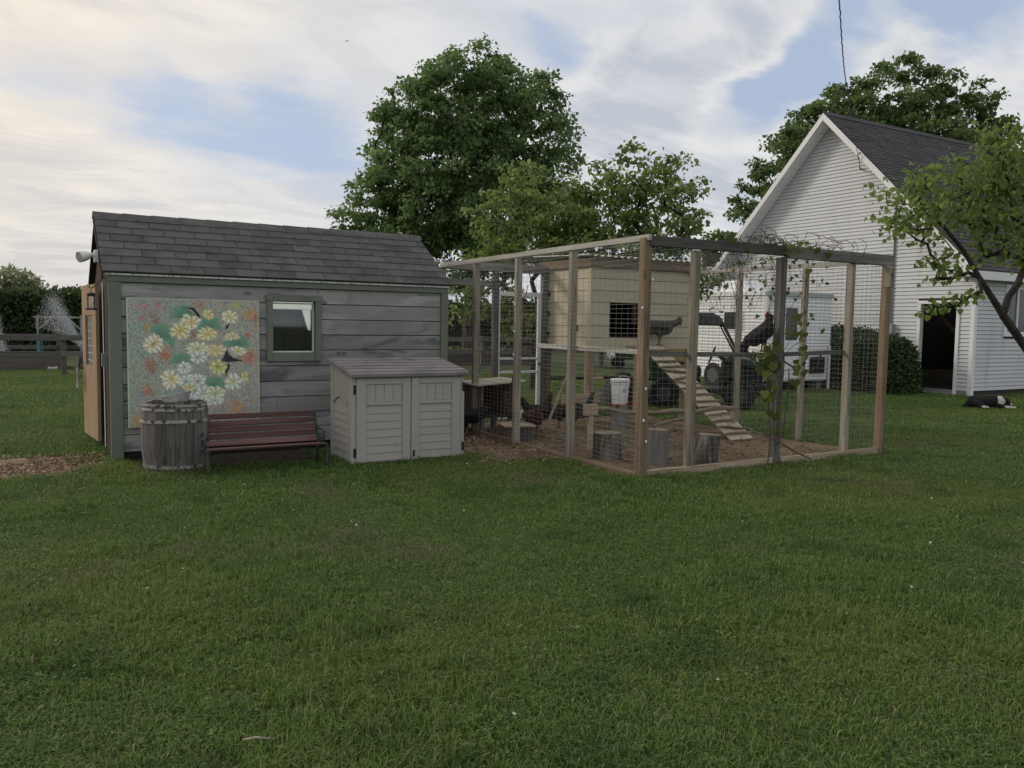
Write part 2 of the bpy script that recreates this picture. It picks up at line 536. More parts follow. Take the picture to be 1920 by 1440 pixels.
def bumpy_sheet(name, m, x0, x1, y0, y1, z, amp, n, edge, seed):
    rg = np.random.default_rng(seed)
    nx = max(2, int((x1 - x0) * n)); ny = max(2, int((y1 - y0) * n))
    xs = np.linspace(x0, x1, nx); ys = np.linspace(y0, y1, ny)
    X, Y = np.meshgrid(xs, ys)
    Z = np.zeros_like(X)
    for _ in range(14):
        k = rg.normal(0, 3.0, 2); Z += np.sin(X * k[0] + Y * k[1] + rg.uniform(0, 6))
    Z = z + amp * (Z / 14 * 2 + 0.5)
    fade = np.minimum.reduce([(X - x0) / edge, (x1 - X) / edge, (Y - y0) / edge, (y1 - Y) / edge]).clip(0, 1)
    Z = z * 0.3 + (Z - z * 0.3) * fade
    i = np.arange(nx * ny).reshape(ny, nx)
    f = np.stack([i[:-1, :-1], i[:-1, 1:], i[1:, 1:], i[1:, :-1]], -1).reshape(-1, 4)
    v = np.stack([X.ravel(), Y.ravel(), np.maximum(Z.ravel(), 0.003)], 1)
    o = link(name, np_mesh(name, v, f, smooth=True), m)
    o['kind'] = 'structure'
    return o


bumpy_sheet('dirt_ground', m_dirt, 5.35, 9.38, 6.72, 11.5, 0.014, 0.02, 12, 0.1, 3)
bumpy_sheet('bare_soil_strip', m_dirt, 4.3, 5.36, 7.9, 10.9, 0.012, 0.012, 10, 0.25, 9)
bumpy_sheet('shade_soil_strip', mat('shade_dark_soil', (0.045, 0.034, 0.025), 0.95, [dict(scale=9.0, col=(0.02, 0.016, 0.013), lo=0.45, hi=0.65), dict(scale=40.0, col=(0.10, 0.075, 0.05), lo=0.62, hi=0.7, fac=0.7)], bump=(40.0, 0.7, 0.03), world_co=True), 0.9, 3.05, 9.15, 10.06, 0.012, 0.012, 12, 0.15, 17)  # soil strip, coloured darker to stand in for contact shade under the bench
bumpy_sheet('mulch_path', m_mulch, -3.2, 0.72, 9.15, 10.75, 0.012, 0.02, 10, 0.3, 4)


# blades of grass: small patches of real blades, planted over the lawn
def blade_patch(n, side, hmin, hmax, wid, seed, lean=1.5, clover=0):
    rg = np.random.default_rng(seed)
    p = np.zeros((n, 3)); p[:, :2] = rg.uniform(-side / 2, side / 2, (n, 2)) * 1.45
    a = rg.uniform(0, 2 * math.pi, n)
    d = np.stack([np.cos(a), np.sin(a), np.zeros(n)], 1)
    s = np.stack([-np.sin(a), np.cos(a), np.zeros(n)], 1)
    h = rg.uniform(hmin, hmax, n) * rg.uniform(0.55, 1.0, n)
    ln = np.abs(rg.normal(0, lean * 0.55, n)) + 0.1
    w = wid * rg.uniform(0.6, 1.3, n)
    up = np.array([0, 0, 1.0])
    m1 = p + d * (h * ln * 0.35)[:, None] + up * (h * 0.62)[:, None]
    z2 = h * np.clip(1.0 - 0.28 * ln, 0.35, 1)
    tp = p + d * (h * ln)[:, None] + up * z2[:, None]
    W = (s * w[:, None]) / 2
    v = np.stack([p - W, p + W, m1 + W * 0.85, m1 - W * 0.85, tp], 1)
    q = np.array([[0, 1, 2, 3]]); t = np.array([[3, 2, 4]])
    base = (np.arange(n) * 5)[:, None]
    me = bpy.data.meshes.new('blades')
    fs = [tuple(r) for r in (base + q)] + [tuple(r) for r in (base + t)]
    vl = v.reshape(-1, 3).tolist()
    tint = np.clip(rg.normal(0.42, 0.26, n), 0, 0.9)
    tint[rg.random(n) < 0.05] = 1.4                       # a few dead, straw-coloured blades
    tl = np.repeat(tint, 5).tolist()
    if clover:
        cc = np.zeros((clover, 3)); cc[:, :2] = rg.normal(0, side * 0.3, (clover, 2)); cc[:, 2] = rg.uniform(hmin * 0.6, hmax * 0.8, clover)
        lv, lf = leaves(cc, rg.uniform(0.010, 0.022, clover), rg.normal(size=(clover, 3)) * np.array((1, 1, 0.25)), rg.normal(size=(clover, 3)) * 0.3 + np.array((0, 0, 1.0)), OVATE)
        o0 = len(vl)
        vl += lv.tolist(); fs += [tuple(int(i) + o0 for i in r) for r in lf]; tl += np.repeat(rg.uniform(0.1, 0.5, clover), 6).tolist()
    me.from_pydata(vl, [], fs)
    at = me.attributes.new('tint', 'FLOAT', 'POINT'); at.data.foreach_set('value', np.array(tl, np.float32))
    return me


def grass_material():
    m = bpy.data.materials.new('grass_blades')
    m.use_nodes = True
    w = NT(m.node_tree)
    out = w.n('ShaderNodeOutputMaterial')
    pos = w.n('ShaderNodeNewGeometry').outputs['Position']
    at = w.n('ShaderNodeAttribute', attribute_name='tint').outputs['Fac']
    col = w.mix(w.math('MINIMUM', at, 1.0), (0.034, 0.090, 0.016, 1), (0.222, 0.338, 0.076, 1))
    big = w.n('ShaderNodeTexNoise', {'Vector': pos, 'Scale': 0.3, 'Detail': 4.0}).outputs[0]
    col = w.mix(w.rng(big, 0.46, 0.66, 0, 0.5), col, (0.215, 0.245, 0.060, 1))            # drier yellowish sweeps
    mid = w.n('ShaderNodeTexNoise', {'Vector': pos, 'Scale': 1.9, 'Detail': 4.0}).outputs[0]
    col = w.mix(w.rng(mid, 0.50, 0.72, 0, 0.55), col, (0.040, 0.100, 0.024, 1))           # darker clover patches
    br = w.n('ShaderNodeTexNoise', {'Vector': w.n('ShaderNodeVectorMath', {0: pos, 1: (5.2, 1.7, 0)}, operation='ADD').outputs[0], 'Scale': 0.75, 'Detail': 5.0}).outputs[0]
    thin = w.math('MULTIPLY', w.rng(br, 0.585, 0.68, 0, 0.75), w.rng(at, 0.1, 0.6, 1, 0.35))
    col = w.mix(thin, col, (0.180, 0.150, 0.095, 1))                                       # worn brownish spots
    col = w.mix(w.rng(at, 1.1, 1.3), col, (0.33, 0.29, 0.16, 1))
    bs = w.n('ShaderNodeBsdfPrincipled', {'Base Color': col, 'Roughness': 0.5, 'Specular IOR Level': 0.3})
    tr = w.n('ShaderNodeBsdfTranslucent', {'Color': col})
    w.t.links.new(w.n('ShaderNodeMixShader', {0: 0.33, 1: bs.outputs[0], 2: tr.outputs[0]}).outputs[0], out.inputs[0])
    return m


m_blade = grass_material()
SIDE = 0.25
patches = bpy.data.collections.new('grass_blade_patches')
specs = [(1150, 0.018, 0.055, 0.0040)] * 5 + [(950, 0.030, 0.085, 0.0042)] * 3 + [(420, 0.025, 0.060, 0.0075)] * 4 + [(260, 0.03, 0.07, 0.014)] * 3 + [(420, 0.05, 0.13, 0.006)] * 2
for i, (n, h0, h1, wd) in enumerate(specs):
    me = blade_patch(n, SIDE, h0, h1, wd, 50 + i, clover=(0, 60, 0, 140, 0, 0, 50, 0)[i] if i < 8 else 0)
    me.materials.append(m_blade)
    patches.objects.link(bpy.data.objects.new('blade_patch_%02d' % i, me))

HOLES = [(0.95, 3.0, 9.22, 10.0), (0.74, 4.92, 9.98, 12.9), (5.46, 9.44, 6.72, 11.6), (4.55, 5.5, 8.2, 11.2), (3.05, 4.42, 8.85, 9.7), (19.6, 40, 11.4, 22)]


def value_noise(x, y, s, seed):
    rg = np.random.default_rng(seed)
    g = rg.random((64, 64))
    u, v = (x * s) % 63, (y * s) % 63
    i, j = u.astype(int), v.astype(int)
    fu, fv = u - i, v - j
    fu, fv = fu * fu * (3 - 2 * fu), fv * fv * (3 - 2 * fv)
    i2, j2 = (i + 1) % 64, (j + 1) % 64
    return (g[i, j] * (1 - fu) + g[i2, j] * fu) * (1 - fv) + (g[i, j2] * (1 - fu) + g[i2, j2] * fu) * fv


def plant_grass():
    gx, gy = np.meshgrid(np.arange(-14, 27, SIDE), np.arange(0.5, 30, SIDE))
    x = gx.ravel() + rng.uniform(-0.06, 0.06, gx.size); y = gy.ravel() + rng.uniform(-0.06, 0.06, gx.size)
    v = np.stack([x, y, np.full_like(x, 0.03)], 1) - EYE
    dep = v @ FWD; sx = 960 + FPX * (v @ RGT) / np.maximum(dep, 0.1); sy = 720 - FPX * (v @ UPV) / np.maximum(dep, 0.1)
    ok = (dep > 1.2) & (dep < 26) & (sx > -900) & (sx < 2820) & (sy < 2600)
    for (a, b, c, d) in HOLES:
        ok &= ~((x > a) & (x < b) & (y > c) & (y < d))
    ml = (x > -3.1) & (x < 0.6 + 0.1 * np.sin(y * 9)) & (y > 9.3 + 0.12 * np.sin(x * 5)) & (y < 10.65)
    ok &= ~(ml & (rng.random(x.size) > 0.06))
    x, y, dep = x[ok], y[ok], dep[ok]
    n = len(x)
    tall = value_noise(x + 40, y + 40, 0.9, 5) * 0.6 + value_noise(x + 40, y + 40, 2.3, 6) * 0.4
    idx = rng.integers(0, 5, n)
    near_tall = (dep < 7) & (tall > 0.60)
    idx[near_tall] = 5 + rng.integers(0, 3, near_tall.sum())
    midr = (dep >= 6.5) & (rng.random(n) < np.clip((dep - 6.5) / 3, 0, 1))
    idx[midr] = 8 + rng.integers(0, 4, midr.sum())
    farr = dep >= 14
    idx[farr] = 12 + rng.integers(0, 3, farr.sum())
    scl = rng.uniform(0.85, 1.15, n) * (0.55 + 0.95 * tall)
    # unmown fringe along the foot of the shed, the box and the run
    fr = (((y > 8.6) & (y < 9.3) & (x > 0.5) & (x < 3.1)) | ((y > 8.45) & (y < 8.9) & (x > 2.9) & (x < 4.6)) | ((y > 6.25) & (y < 6.75) & (x > 5.2) & (x < 9.7)) | ((x > 9.35) & (x < 9.8) & (y > 6.5) & (y < 10.5)))
    fr &= rng.random(n) < 0.7
    idx[fr] = 15 + rng.integers(0, 2, fr.sum())
    scl[fr] *= rng.uniform(0.6, 1.0, fr.sum())
    me = bpy.data.meshes.new('grass')
    me.from_pydata(np.stack([x, y, np.full(n, 0.001)], 1).tolist(), [], [])
    for nm, ty, val in (('rot', 'FLOAT', rng.uniform(0, 6.28, n).astype(np.float32)), ('scl', 'FLOAT', scl.astype(np.float32)), ('idx', 'INT', idx.astype(np.int32))):
        a = me.attributes.new(nm, ty, 'POINT'); a.data.foreach_set('value', val)
    o = link('grass', me, None)
    tag(o, 'uneven green mown grass covering the whole yard', 'grass', kind='stuff')
    ng = bpy.data.node_groups.new('plant_blades', 'GeometryNodeTree')
    ng.interface.new_socket('Geometry', in_out='INPUT', socket_type='NodeSocketGeometry')
    ng.interface.new_socket('Geometry', in_out='OUTPUT', socket_type='NodeSocketGeometry')
    g = NT(ng)
    gi = g.n('NodeGroupInput'); go = g.n('NodeGroupOutput')
    ci = g.n('GeometryNodeCollectionInfo', transform_space='ORIGINAL')
    ci.inputs['Collection'].default_value = patches
    ci.inputs['Separate Children'].default_value = True
    ci.inputs['Reset Children'].default_value = True

    def at(nm, ty):
        nd = g.n('GeometryNodeInputNamedAttribute', data_type=ty); nd.inputs['Name'].default_value = nm
        return nd.outputs[0]
    eul = g.n('FunctionNodeEulerToRotation', {0: g.n('ShaderNodeCombineXYZ', {2: at('rot', 'FLOAT')}).outputs[0]})
    sc = at('scl', 'FLOAT')
    iop = g.n('GeometryNodeInstanceOnPoints', {'Points': gi.outputs[0], 'Instance': ci.outputs[0], 'Pick Instance': True, 'Instance Index': at('idx', 'INT'),
                                              'Rotation': eul.outputs[0], 'Scale': g.n('ShaderNodeCombineXYZ', {0: 1.0, 1: 1.0, 2: sc}).outputs[0]})
    g.t.links.new(iop.outputs[0], go.inputs[0])
    md = o.modifiers.new('blades', 'NODES'); md.node_group = ng


plant_grass()


def scatter_bits(name, m, n, box, size, flatness, seed, label, cat, z=0.02, keep=None, slim=0.25):
    """loose chips or straws lying on the ground"""
    rg = np.random.default_rng(seed)
    c = np.stack([rg.uniform(box[0], box[1], n), rg.uniform(box[2], box[3], n), np.full(n, z)], 1)
    if keep is not None:
        c = c[keep(c, rg)]
        n = len(c)
    tip = rg.normal(size=(n, 3)); tip[:, 2] *= flatness
    nor = rg.normal(size=(n, 3)) * 0.4; nor[:, 2] += 1
    sh = RHOMB.copy(); sh[:, 0] *= slim / 0.36
    v, f = leaves(c + np.array([0, 0, 0.006]), size * rg.uniform(0.5, 1.4, n), tip, nor, sh)
    o = link(name, np_mesh(name, v, f, attr=np.repeat(rg.random(n), 4)), m)
    return tag(o, label, cat, kind='stuff')


m_chip = leafmat('pale_wood_chips', (0.10, 0.06, 0.035), (0.42, 0.31, 0.20), trans=0.0)
m_straw = leafmat('straw_bits', (0.13, 0.095, 0.05), (0.34, 0.27, 0.15), trans=0.0)
scatter_bits('wood_chips', m_chip, 9000, (-3.0, 0.68, 9.25, 10.7), 0.036, 0.25, 11, 'tan wood chip mulch beside the shed corner', 'mulch', keep=lambda c, rg: (c[:, 1] > 9.3 + 0.12 * np.sin(c[:, 0] * 5)))
scatter_bits('straw', m_straw, 5200, (5.6, 9.3, 6.75, 11.2), 0.07, 0.2, 12, 'straw and wood chips strewn over the dirt inside the run', 'straw', z=0.03,
             keep=lambda c, rg: rg.random(len(c)) < 0.25 + 0.75 * np.exp(-((c[:, 0] - 6.6) ** 2 + (c[:, 1] - 8.4) ** 2) / 1.6), slim=0.10)
scatter_bits('bark_chips', m_chip, 700, (4.4, 5.5, 8.0, 10.6), 0.05, 0.2, 13, 'wood chips on bare soil beside the storage box', 'mulch')
m_petal = mat('fallen_petal', (0.48, 0.47, 0.40), 0.7)
scatter_bits('fallen_petals', m_petal, 75, (-3.0, 8.0, 2.4, 9.5), 0.020, 0.3, 14, 'tiny pale petals and bits lying on the lawn', 'petals', z=0.045, slim=0.4)

# broad-leaved weeds: flat rosettes here and there in the turf
rgw = np.random.default_rng(15)
nw_ = 260
wc = np.stack([rgw.uniform(-4.5, 9.5, nw_), 2.2 + 7.5 * rgw.random(nw_) ** 0.8, np.full(nw_, 0.012)], 1)
okw = np.ones(nw_, bool)
for (a, b, c, d) in HOLES:
    okw &= ~((wc[:, 0] > a - 0.1) & (wc[:, 0] < b + 0.1) & (wc[:, 1] > c - 0.1) & (wc[:, 1] < d + 0.1))
wc = wc[okw]; nw_ = len(wc)
ang = rgw.uniform(0, 6.28, (nw_, 1)) + np.arange(7)[None] * 0.9 + rgw.normal(0, 0.2, (nw_, 7))
tipw = np.stack([np.cos(ang), np.sin(ang), rgw.uniform(0.35, 0.9, ang.shape)], -1).reshape(-1, 3)
szw = (rgw.uniform(0.018, 0.042, (nw_, 1)) * rgw.uniform(0.6, 1.1, (nw_, 7))).ravel()
norw = np.tile((0, 0, 1.0), (nw_ * 7, 1)) + rgw.normal(0, 0.25, (nw_ * 7, 3))
vw, fw_ = leaves(np.repeat(wc, 7, 0), szw, tipw, norw, OVATE * np.array((0.75, 1, 1.4)))
ow = link('lawn_weeds', np_mesh('lawn_weeds', vw, fw_, attr=np.repeat(rgw.random(nw_ * 7), 6)), leafmat('weed_leaves', (0.075, 0.14, 0.035), (0.20, 0.29, 0.085), 0.3))
tag(ow, 'small broad leaved weeds scattered through the lawn', 'weeds', kind='stuff')
# ------------------------------------------------------------------ garden shed
m_shed = mat('weathered_grey_siding', (0.268, 0.262, 0.252), 0.9, [
    dict(scale=(0.9, 3, 3.5), col=(0.39, 0.388, 0.38), lo=0.44, hi=0.66, fac=0.85, dist=0.8), dict(scale=(1.3, 4, 5), col=(0.125, 0.13, 0.135), lo=0.54, hi=0.70, fac=0.85, dist=1.2),
    dict(scale=(2.0, 40, 70), col=(0.15, 0.15, 0.152), lo=0.50, hi=0.72, fac=0.45, dist=0.4), dict(type='voronoi', scale=(1.7, 4.5, 4.5), col=(0.10, 0.095, 0.09), lo=0.16, hi=0.09, fac=0.75),
    dict(type='voronoi', scale=(1.7, 4.5, 4.5), col=(0.34, 0.335, 0.33), lo=0.07, hi=0.03, fac=0.9), dict(scale=(0.5, 2, 2), col=(0.31, 0.285, 0.28), lo=0.58, hi=0.70, fac=0.6)], bump=((2.0, 40, 70), 0.3, 0.006), rnd=0.16, spec=0.2)
m_green = mat('grey_green_paint', (0.165, 0.19, 0.15), 0.75, [dict(scale=6.0, col=(0.13, 0.15, 0.12), lo=0.5, hi=0.7, fac=0.6)], bump=(30.0, 0.1, 0.005))
m_dark = mat('dark_boards', (0.022, 0.018, 0.016), 0.95, [dict(scale=8.0, col=(0.04, 0.03, 0.025), lo=0.5, hi=0.7)])
m_brownb = wood('dark_brown_boards', (0.050, 0.034, 0.026), (0.02, 0.014, 0.012), (0.075, 0.052, 0.04), 'Z', rnd=0.1, knots=0)
m_shingle = mat('dark_grey_shingle', (0.088, 0.086, 0.085), 0.95, [dict(scale=140.0, col=(0.16, 0.155, 0.15), lo=0.5, hi=0.7, fac=0.7), dict(scale=4.0, col=(0.05, 0.049, 0.05), lo=0.45, hi=0.65, fac=0.6)], bump=(160.0, 0.4, 0.004), rnd=0.17)
m_white = mat('white_paint', (0.72, 0.72, 0.70), 0.55, [dict(scale=4.0, col=(0.6, 0.6, 0.58), lo=0.5, hi=0.7, fac=0.5)])
m_drip = mat('chipped_white_edge', (0.66, 0.66, 0.63), 0.6, [dict(scale=(60, 30, 30), col=(0.2, 0.2, 0.19), lo=0.5, hi=0.62, fac=0.9)])
m_cedar = wood('new_cedar', (0.35, 0.24, 0.15), (0.21, 0.13, 0.075), (0.43, 0.31, 0.205), 'Z', rnd=0.08, knots=0.4)
m_iron = mat('black_iron', (0.018, 0.015, 0.013), 0.6, [dict(scale=30.0, col=(0.05, 0.03, 0.02), lo=0.55, hi=0.7)], spec=0.4)


def glass(name, tint=(0.85, 0.9, 0.88)):
    m = bpy.data.materials.new(name)
    m.use_nodes = True
    w = NT(m.node_tree)
    out = w.n('ShaderNodeOutputMaterial')
    gl = w.n('ShaderNodeBsdfGlossy', {'Color': (1, 1, 1, 1), 'Roughness': 0.03})
    tr = w.n('ShaderNodeBsdfTransparent', {'Color': c4(tint)})
    fr = w.n('ShaderNodeFresnel', {'IOR': 1.5}).outputs[0]
    w.t.links.new(w.n('ShaderNodeMixShader', {0: w.math('ADD', fr, 0.03), 1: tr.outputs[0], 2: gl.outputs[0]}).outputs[0], out.inputs[0])
    return m


m_glass = glass('window_glass')

X0, X1, Y0, Y1 = 0.79, 4.87, 10.10, 12.50
RY, RZ, EZ = 11.22, 2.855, 2.10        # ridge and eave
shed = thing('garden_shed', 'small grey plank shed with dark shingle roof and green trim', 'shed', (2.8, 11.3, 0))
# inner shell: walls round a hollow room with the window opening left free
wx0, wx1, wz0, wz1 = 2.545, 3.085, 1.195, 1.825
s = MB()
s.box(X0 + 0.02, wx0, Y0 + 0.012, Y0 + 0.08, 0.02, 2.06); s.box(wx1, X1 - 0.02, Y0 + 0.012, Y0 + 0.08, 0.02, 2.06)
s.box(wx0, wx1, Y0 + 0.012, Y0 + 0.08, 0.02, wz0); s.box(wx0, wx1, Y0 + 0.012, Y0 + 0.08, wz1, 2.06)
s.build('front_wall', m_dark, shed)
for xa, xb in ((X0, X0 + 0.05), (X1 - 0.05, X1)):
    MB().prism([(xa, Y0 + 0.085, 0.02), (xa, Y1, 0.02), (xa, Y1, 2.06), (xa, RY, RZ - 0.06), (xa, Y0 + 0.085, 2.06)], (xb - xa, 0, 0)).build('end_wall', m_brownb, shed)
bw = MB()
gx0, gx1, gz0, gz1 = 3.08, 4.30, 1.765, 2.0
bw.box(X0 + 0.06, gx0, Y1 - 0.05, Y1 - 0.002, 0.02, 2.06); bw.box(gx1, X1 - 0.06, Y1 - 0.05, Y1 - 0.002, 0.02, 2.06)
bw.box(gx0, 3.60, Y1 - 0.05, Y1 - 0.002, 0.02, gz0); bw.box(3.74, gx1, Y1 - 0.05, Y1 - 0.002, 0.02, gz0); bw.box(3.60, 3.74, Y1 - 0.05, Y1 - 0.002, 0.02, 1.45); bw.box(gx0, gx1, Y1 - 0.05, Y1 - 0.002, gz1, 2.06)
bw.build('back_wall', m_dark, shed)
MB().box(X0 + 0.06, X1 - 0.06, Y0 + 0.09, Y1 - 0.06, 0.03, 0.06).build('inside_floor', m_dark, shed)
m_milky = mat('milky_panel', (0.95, 0.95, 0.95), 0.4, trans=0.97)
MB().box(gx0, gx1, Y1 - 0.03, Y1 - 0.02, gz0, gz1).build('rear_pane', m_milky, shed)
MB().prism([(3.60, Y1 - 0.03, gz0 - 0.002), (3.74, Y1 - 0.03, gz0 - 0.002), (3.74, Y1 - 0.03, 1.45), (3.70, Y1 - 0.03, 1.45)], (0, 0.01, 0)).build('rear_pane', m_milky, shed)
MB().prism([(3.60, Y1 - 0.045, gz0 - 0.01), (3.695, Y1 - 0.045, 1.45), (3.60, Y1 - 0.045, 1.45)], (0, 0.012, 0)).build('inside_shutter', m_dark, shed)
pb = MB()
for i, (a, b) in enumerate(((3.02, 3.29), (3.32, 3.59))):
    for (c, d) in ((1.18, 1.44), (1.48, 1.74)):
        pb.box(a, b, Y1 - 0.075, Y1 - 0.052, c, d)
pb.build('inside_panel', mat('inside_brown_panel', (0.5, 0.46, 0.45), 0.7), shed)
# siding boards, one by one
rows = 10
rh = (2.0 - 0.10) / rows
plank_i = 0
for r in range(rows):
    z0 = 0.10 + r * rh; z1 = z0 + rh - 0.011
    xa, xb = 0.895, 4.795
    cuts = []
    if z1 > 1.13 and z0 < 1.87:
        segs = [(xa, 2.50), (3.13, xb)]
        if z1 > 1.91: extra = (2.502, 3.128, 1.908, z1)
        elif z0 < 1.10: extra = (2.502, 3.128, z0, 1.098)
        else: extra = None
        if extra:
            MB().box(extra[0], extra[1], Y0 - 0.024, Y0 + 0.008, extra[2], extra[3]).build('plank', m_shed, shed)
    else:
        j = [1.9, 3.3, 2.6, 4.1, 1.4, 3.6, 2.2, 3.0, 4.3, 9][r]
        segs = [(xa, j - 0.002), (j + 0.002, xb)] if j < xb else [(xa, xb)]
    for (a, b) in segs:
        dy = random.uniform(0, 0.004)
        MB().prism([(a, Y0 - 0.028 + dy, z0), (a, Y0 + 0.008, z0), (a, Y0 + 0.008, z1), (a, Y0 - 0.022 + dy, z1), (a, Y0 - 0.026 + dy, z1 - 0.006)], (b - a, 0, 0)).build('plank', m_shed, shed)
# trim
def board(name, m, par, *b, bevel=0.004, **k):
    return MB().box(*b).build(name, m, par, bevel=bevel, **k)
board('corner_trim', m_green, shed, 0.765, 0.892, Y0 - 0.055, Y0 + 0.01, 0.02, 1.992)
board('corner_trim', m_green, shed, 4.798, 4.90, Y0 - 0.055, Y0 + 0.01, 0.02, 1.992)
board('frieze_trim', m_green, shed, 0.765, 4.90, Y0 - 0.058, Y0 + 0.01, 1.995, 2.066)
board('drip_edge', m_drip, shed, 0.745, 4.91, Y0 - 0.080, Y0 + 0.02, 2.068, 2.088, bevel=0)
board('sill_beam', m_dark, shed, 0.90, 4.79, Y0 - 0.01, Y0 + 0.05, 0.0, 0.095, bevel=0)
# roof
roof = MB()
ey = Y0 - 0.085
roof.prism([(0.72, ey, EZ), (0.72, RY, RZ), (0.72, RY, RZ - 0.05), (0.72, ey, EZ - 0.0 - 0.012)], (4.94 - 0.72, 0, 0))
roof.prism([(0.72, RY + 0.001, RZ), (0.72, Y1 + 0.13, EZ - 0.02), (0.72, Y1 + 0.13, EZ - 0.06), (0.72, RY + 0.001, RZ - 0.05)], (4.94 - 0.72, 0, 0))
roof = roof.build('roof', mat('roof_deck', (0.05, 0.05, 0.05), 0.95), shed)
sl = Vector((0, RY - ey, RZ - EZ)); L = sl.length; sl.normalize(); nr = Vector((0, -sl.z, sl.y))
nrow = 8
ex = L / nrow
for r in range(nrow):
    off = (0.0, 0.21, 0.09, 0.27, 0.14, 0.03, 0.24, 0.11)[r]
    w = 0.355
    xs = [0.705] + [0.705 + off + k * w for k in range(1 if off < 0.1 else 0, 14)] + [4.95]
    xs = sorted(x for x in xs if 0.705 <= x <= 4.95)
    base = Vector((0, ey - 0.012, EZ)) + sl * (r * ex)
    for a, b in zip(xs, xs[1:]):
        if b - a < 0.05: continue
        t = random.uniform(0.012, 0.015)
        lo = base + nr * t; hi = base + sl * (ex * 1.12) + nr * (0.004)
        g = 0.0035
        vs = [(a + g, lo.y, lo.z), (b - g, lo.y, lo.z), (b - g, hi.y, hi.z), (a + g, hi.y, hi.z)]
        lo2 = base + nr * 0.001
        vs += [(a + g, lo2.y, lo2.z), (b - g, lo2.y, lo2.z), (b - g, hi.y - nr.y * .003, hi.z - .003), (a + g, hi.y - nr.y * .003, hi.z - .003)]
        MB().add(vs, [(0, 1, 2, 3), (0, 4, 5, 1), (1, 5, 6, 2), (3, 2, 6, 7), (0, 3, 7, 4), (4, 7, 6, 5)]).build('shingle', m_shingle, roof)
for k in range(13):
    a = 0.70 + k * 0.3275; b = a + 0.355
    z = RZ + 0.010
    MB().add([(a, RY - 0.12, z - 0.062), (b, RY - 0.12, z - 0.068), (b, RY, z + 0.004), (a, RY, z + 0.012), (b, RY + 0.12, z - 0.075), (a, RY + 0.12, z - 0.07)],
             [(0, 1, 2, 3), (3, 2, 4, 5)]).build('ridge_shingle', m_shingle, roof)
MB().prism([(0.70, ey, EZ - 0.005), (0.70, RY, RZ - 0.012), (0.70, RY, RZ - 0.10), (0.70, ey, EZ - 0.085)], (0.018, 0, 0)).build('rake_board', m_dark, shed)
# window
win = MB().box(2.555, 3.075, Y0 + 0.02, Y0 + 0.05, 1.205, 1.222).box(2.555, 3.075, Y0 + 0.02, Y0 + 0.05, 1.798, 1.815).box(2.555, 2.572, Y0 + 0.02, Y0 + 0.05, 1.223, 1.797).box(3.058, 3.075, Y0 + 0.02, Y0 + 0.05, 1.223, 1.797).build('window', m_white, shed)
for b in ((2.482, 2.552, 1.10, 1.83), (3.078, 3.15, 1.10, 1.83)):
    board('window_frame', m_green, win, b[0], b[1], Y0 - 0.062, Y0 + 0.03, b[2] + 0.001, b[3])
board('window_frame', m_green, win, 2.470, 3.162, Y0 - 0.066, Y0 + 0.03, 1.832, 1.905)
board('window_frame', m_green, win, 2.554, 3.076, Y0 - 0.060, Y0 + 0.03, 1.10, 1.20)
MB().box(2.56, 3.07, Y0 + 0.032, Y0 + 0.036, 1.21, 1.81).build('window_pane', m_glass, win)
# door on the end wall, standing a little ajar
dh, df = Vector((0.735, 11.05, 0)), Vector((0.64, 12.02, 0))
dd = (df - dh).normalized(); dn = Vector((-dd.y, dd.x, 0)) * -1
if dn.x > 0: dn = -dn
door = MB()
def dquad(mb, u0, u1, z0, z1, t0, t1):
    p = [dh + dd * u0, dh + dd * u1]
    mb.add([p[0] + dn * t0 + Vector((0, 0, z0)), p[1] + dn * t0 + Vector((0, 0, z0)), p[1] + dn * t1 + Vector((0, 0, z0)), p[0] + dn * t1 + Vector((0, 0, z0)),
            p[0] + dn * t0 + Vector((0, 0, z1)), p[1] + dn * t0 + Vector((0, 0, z1)), p[1] + dn * t1 + Vector((0, 0, z1)), p[0] + dn * t1 + Vector((0, 0, z1))],
           [(0, 3, 2, 1), (4, 5, 6, 7), (0, 1, 5, 4), (1, 2, 6, 5), (2, 3, 7, 6), (3, 0, 4, 7)])
    return mb
dquad(door, 0, 0.98, 0.10, 1.00, 0, 0.035); dquad(door, 0, 0.26, 1.002, 1.62, 0, 0.035); dquad(door, 0.74, 0.98, 1.002, 1.62, 0, 0.035); dquad(door, 0, 0.98, 1.622, 2.0, 0, 0.035)
door = door.build('door', m_cedar, shed)
dquad(MB(), 0.262, 0.738, 1.004, 1.618, 0.006, 0.010).build('door_pane', mat('grey_screen', (0.16, 0.15, 0.16), 0.4), door)
gr = MB()
for k in range(7): dquad(gr, 0.262, 0.738, 1.06 + k * 0.09, 1.066 + k * 0.09, 0.012, 0.016)
for k in range(3): dquad(gr, 0.37 + k * 0.12, 0.376 + k * 0.12, 1.004, 1.618, 0.017, 0.020)
gr.build('door_grille', m_white, door)
hp = dh + dd * 0.93 + dn * 0.04
MB().tube([hp + Vector((0, 0, 1.02)), hp + dn * 0.05 + Vector((0, 0, 1.02)), hp + dn * 0.05 + Vector((0, 0, 0.94)), hp + Vector((0, 0, 0.94))], 0.009, 6).build('handle', m_iron, door)
MB().box(0.742, 0.748, 10.55, 10.60, 0.1, 2.0).build('door_jamb', m_white, shed)
MB().box(0.70, 0.785, 10.20, 10.30, 1.05, 1.20).build('latch_box', m_green, shed, bevel=0.005)
MB().box(0.775, 0.788, 10.12, 10.14, 0.1, 2.05).build('edge_strip', m_drip, shed)

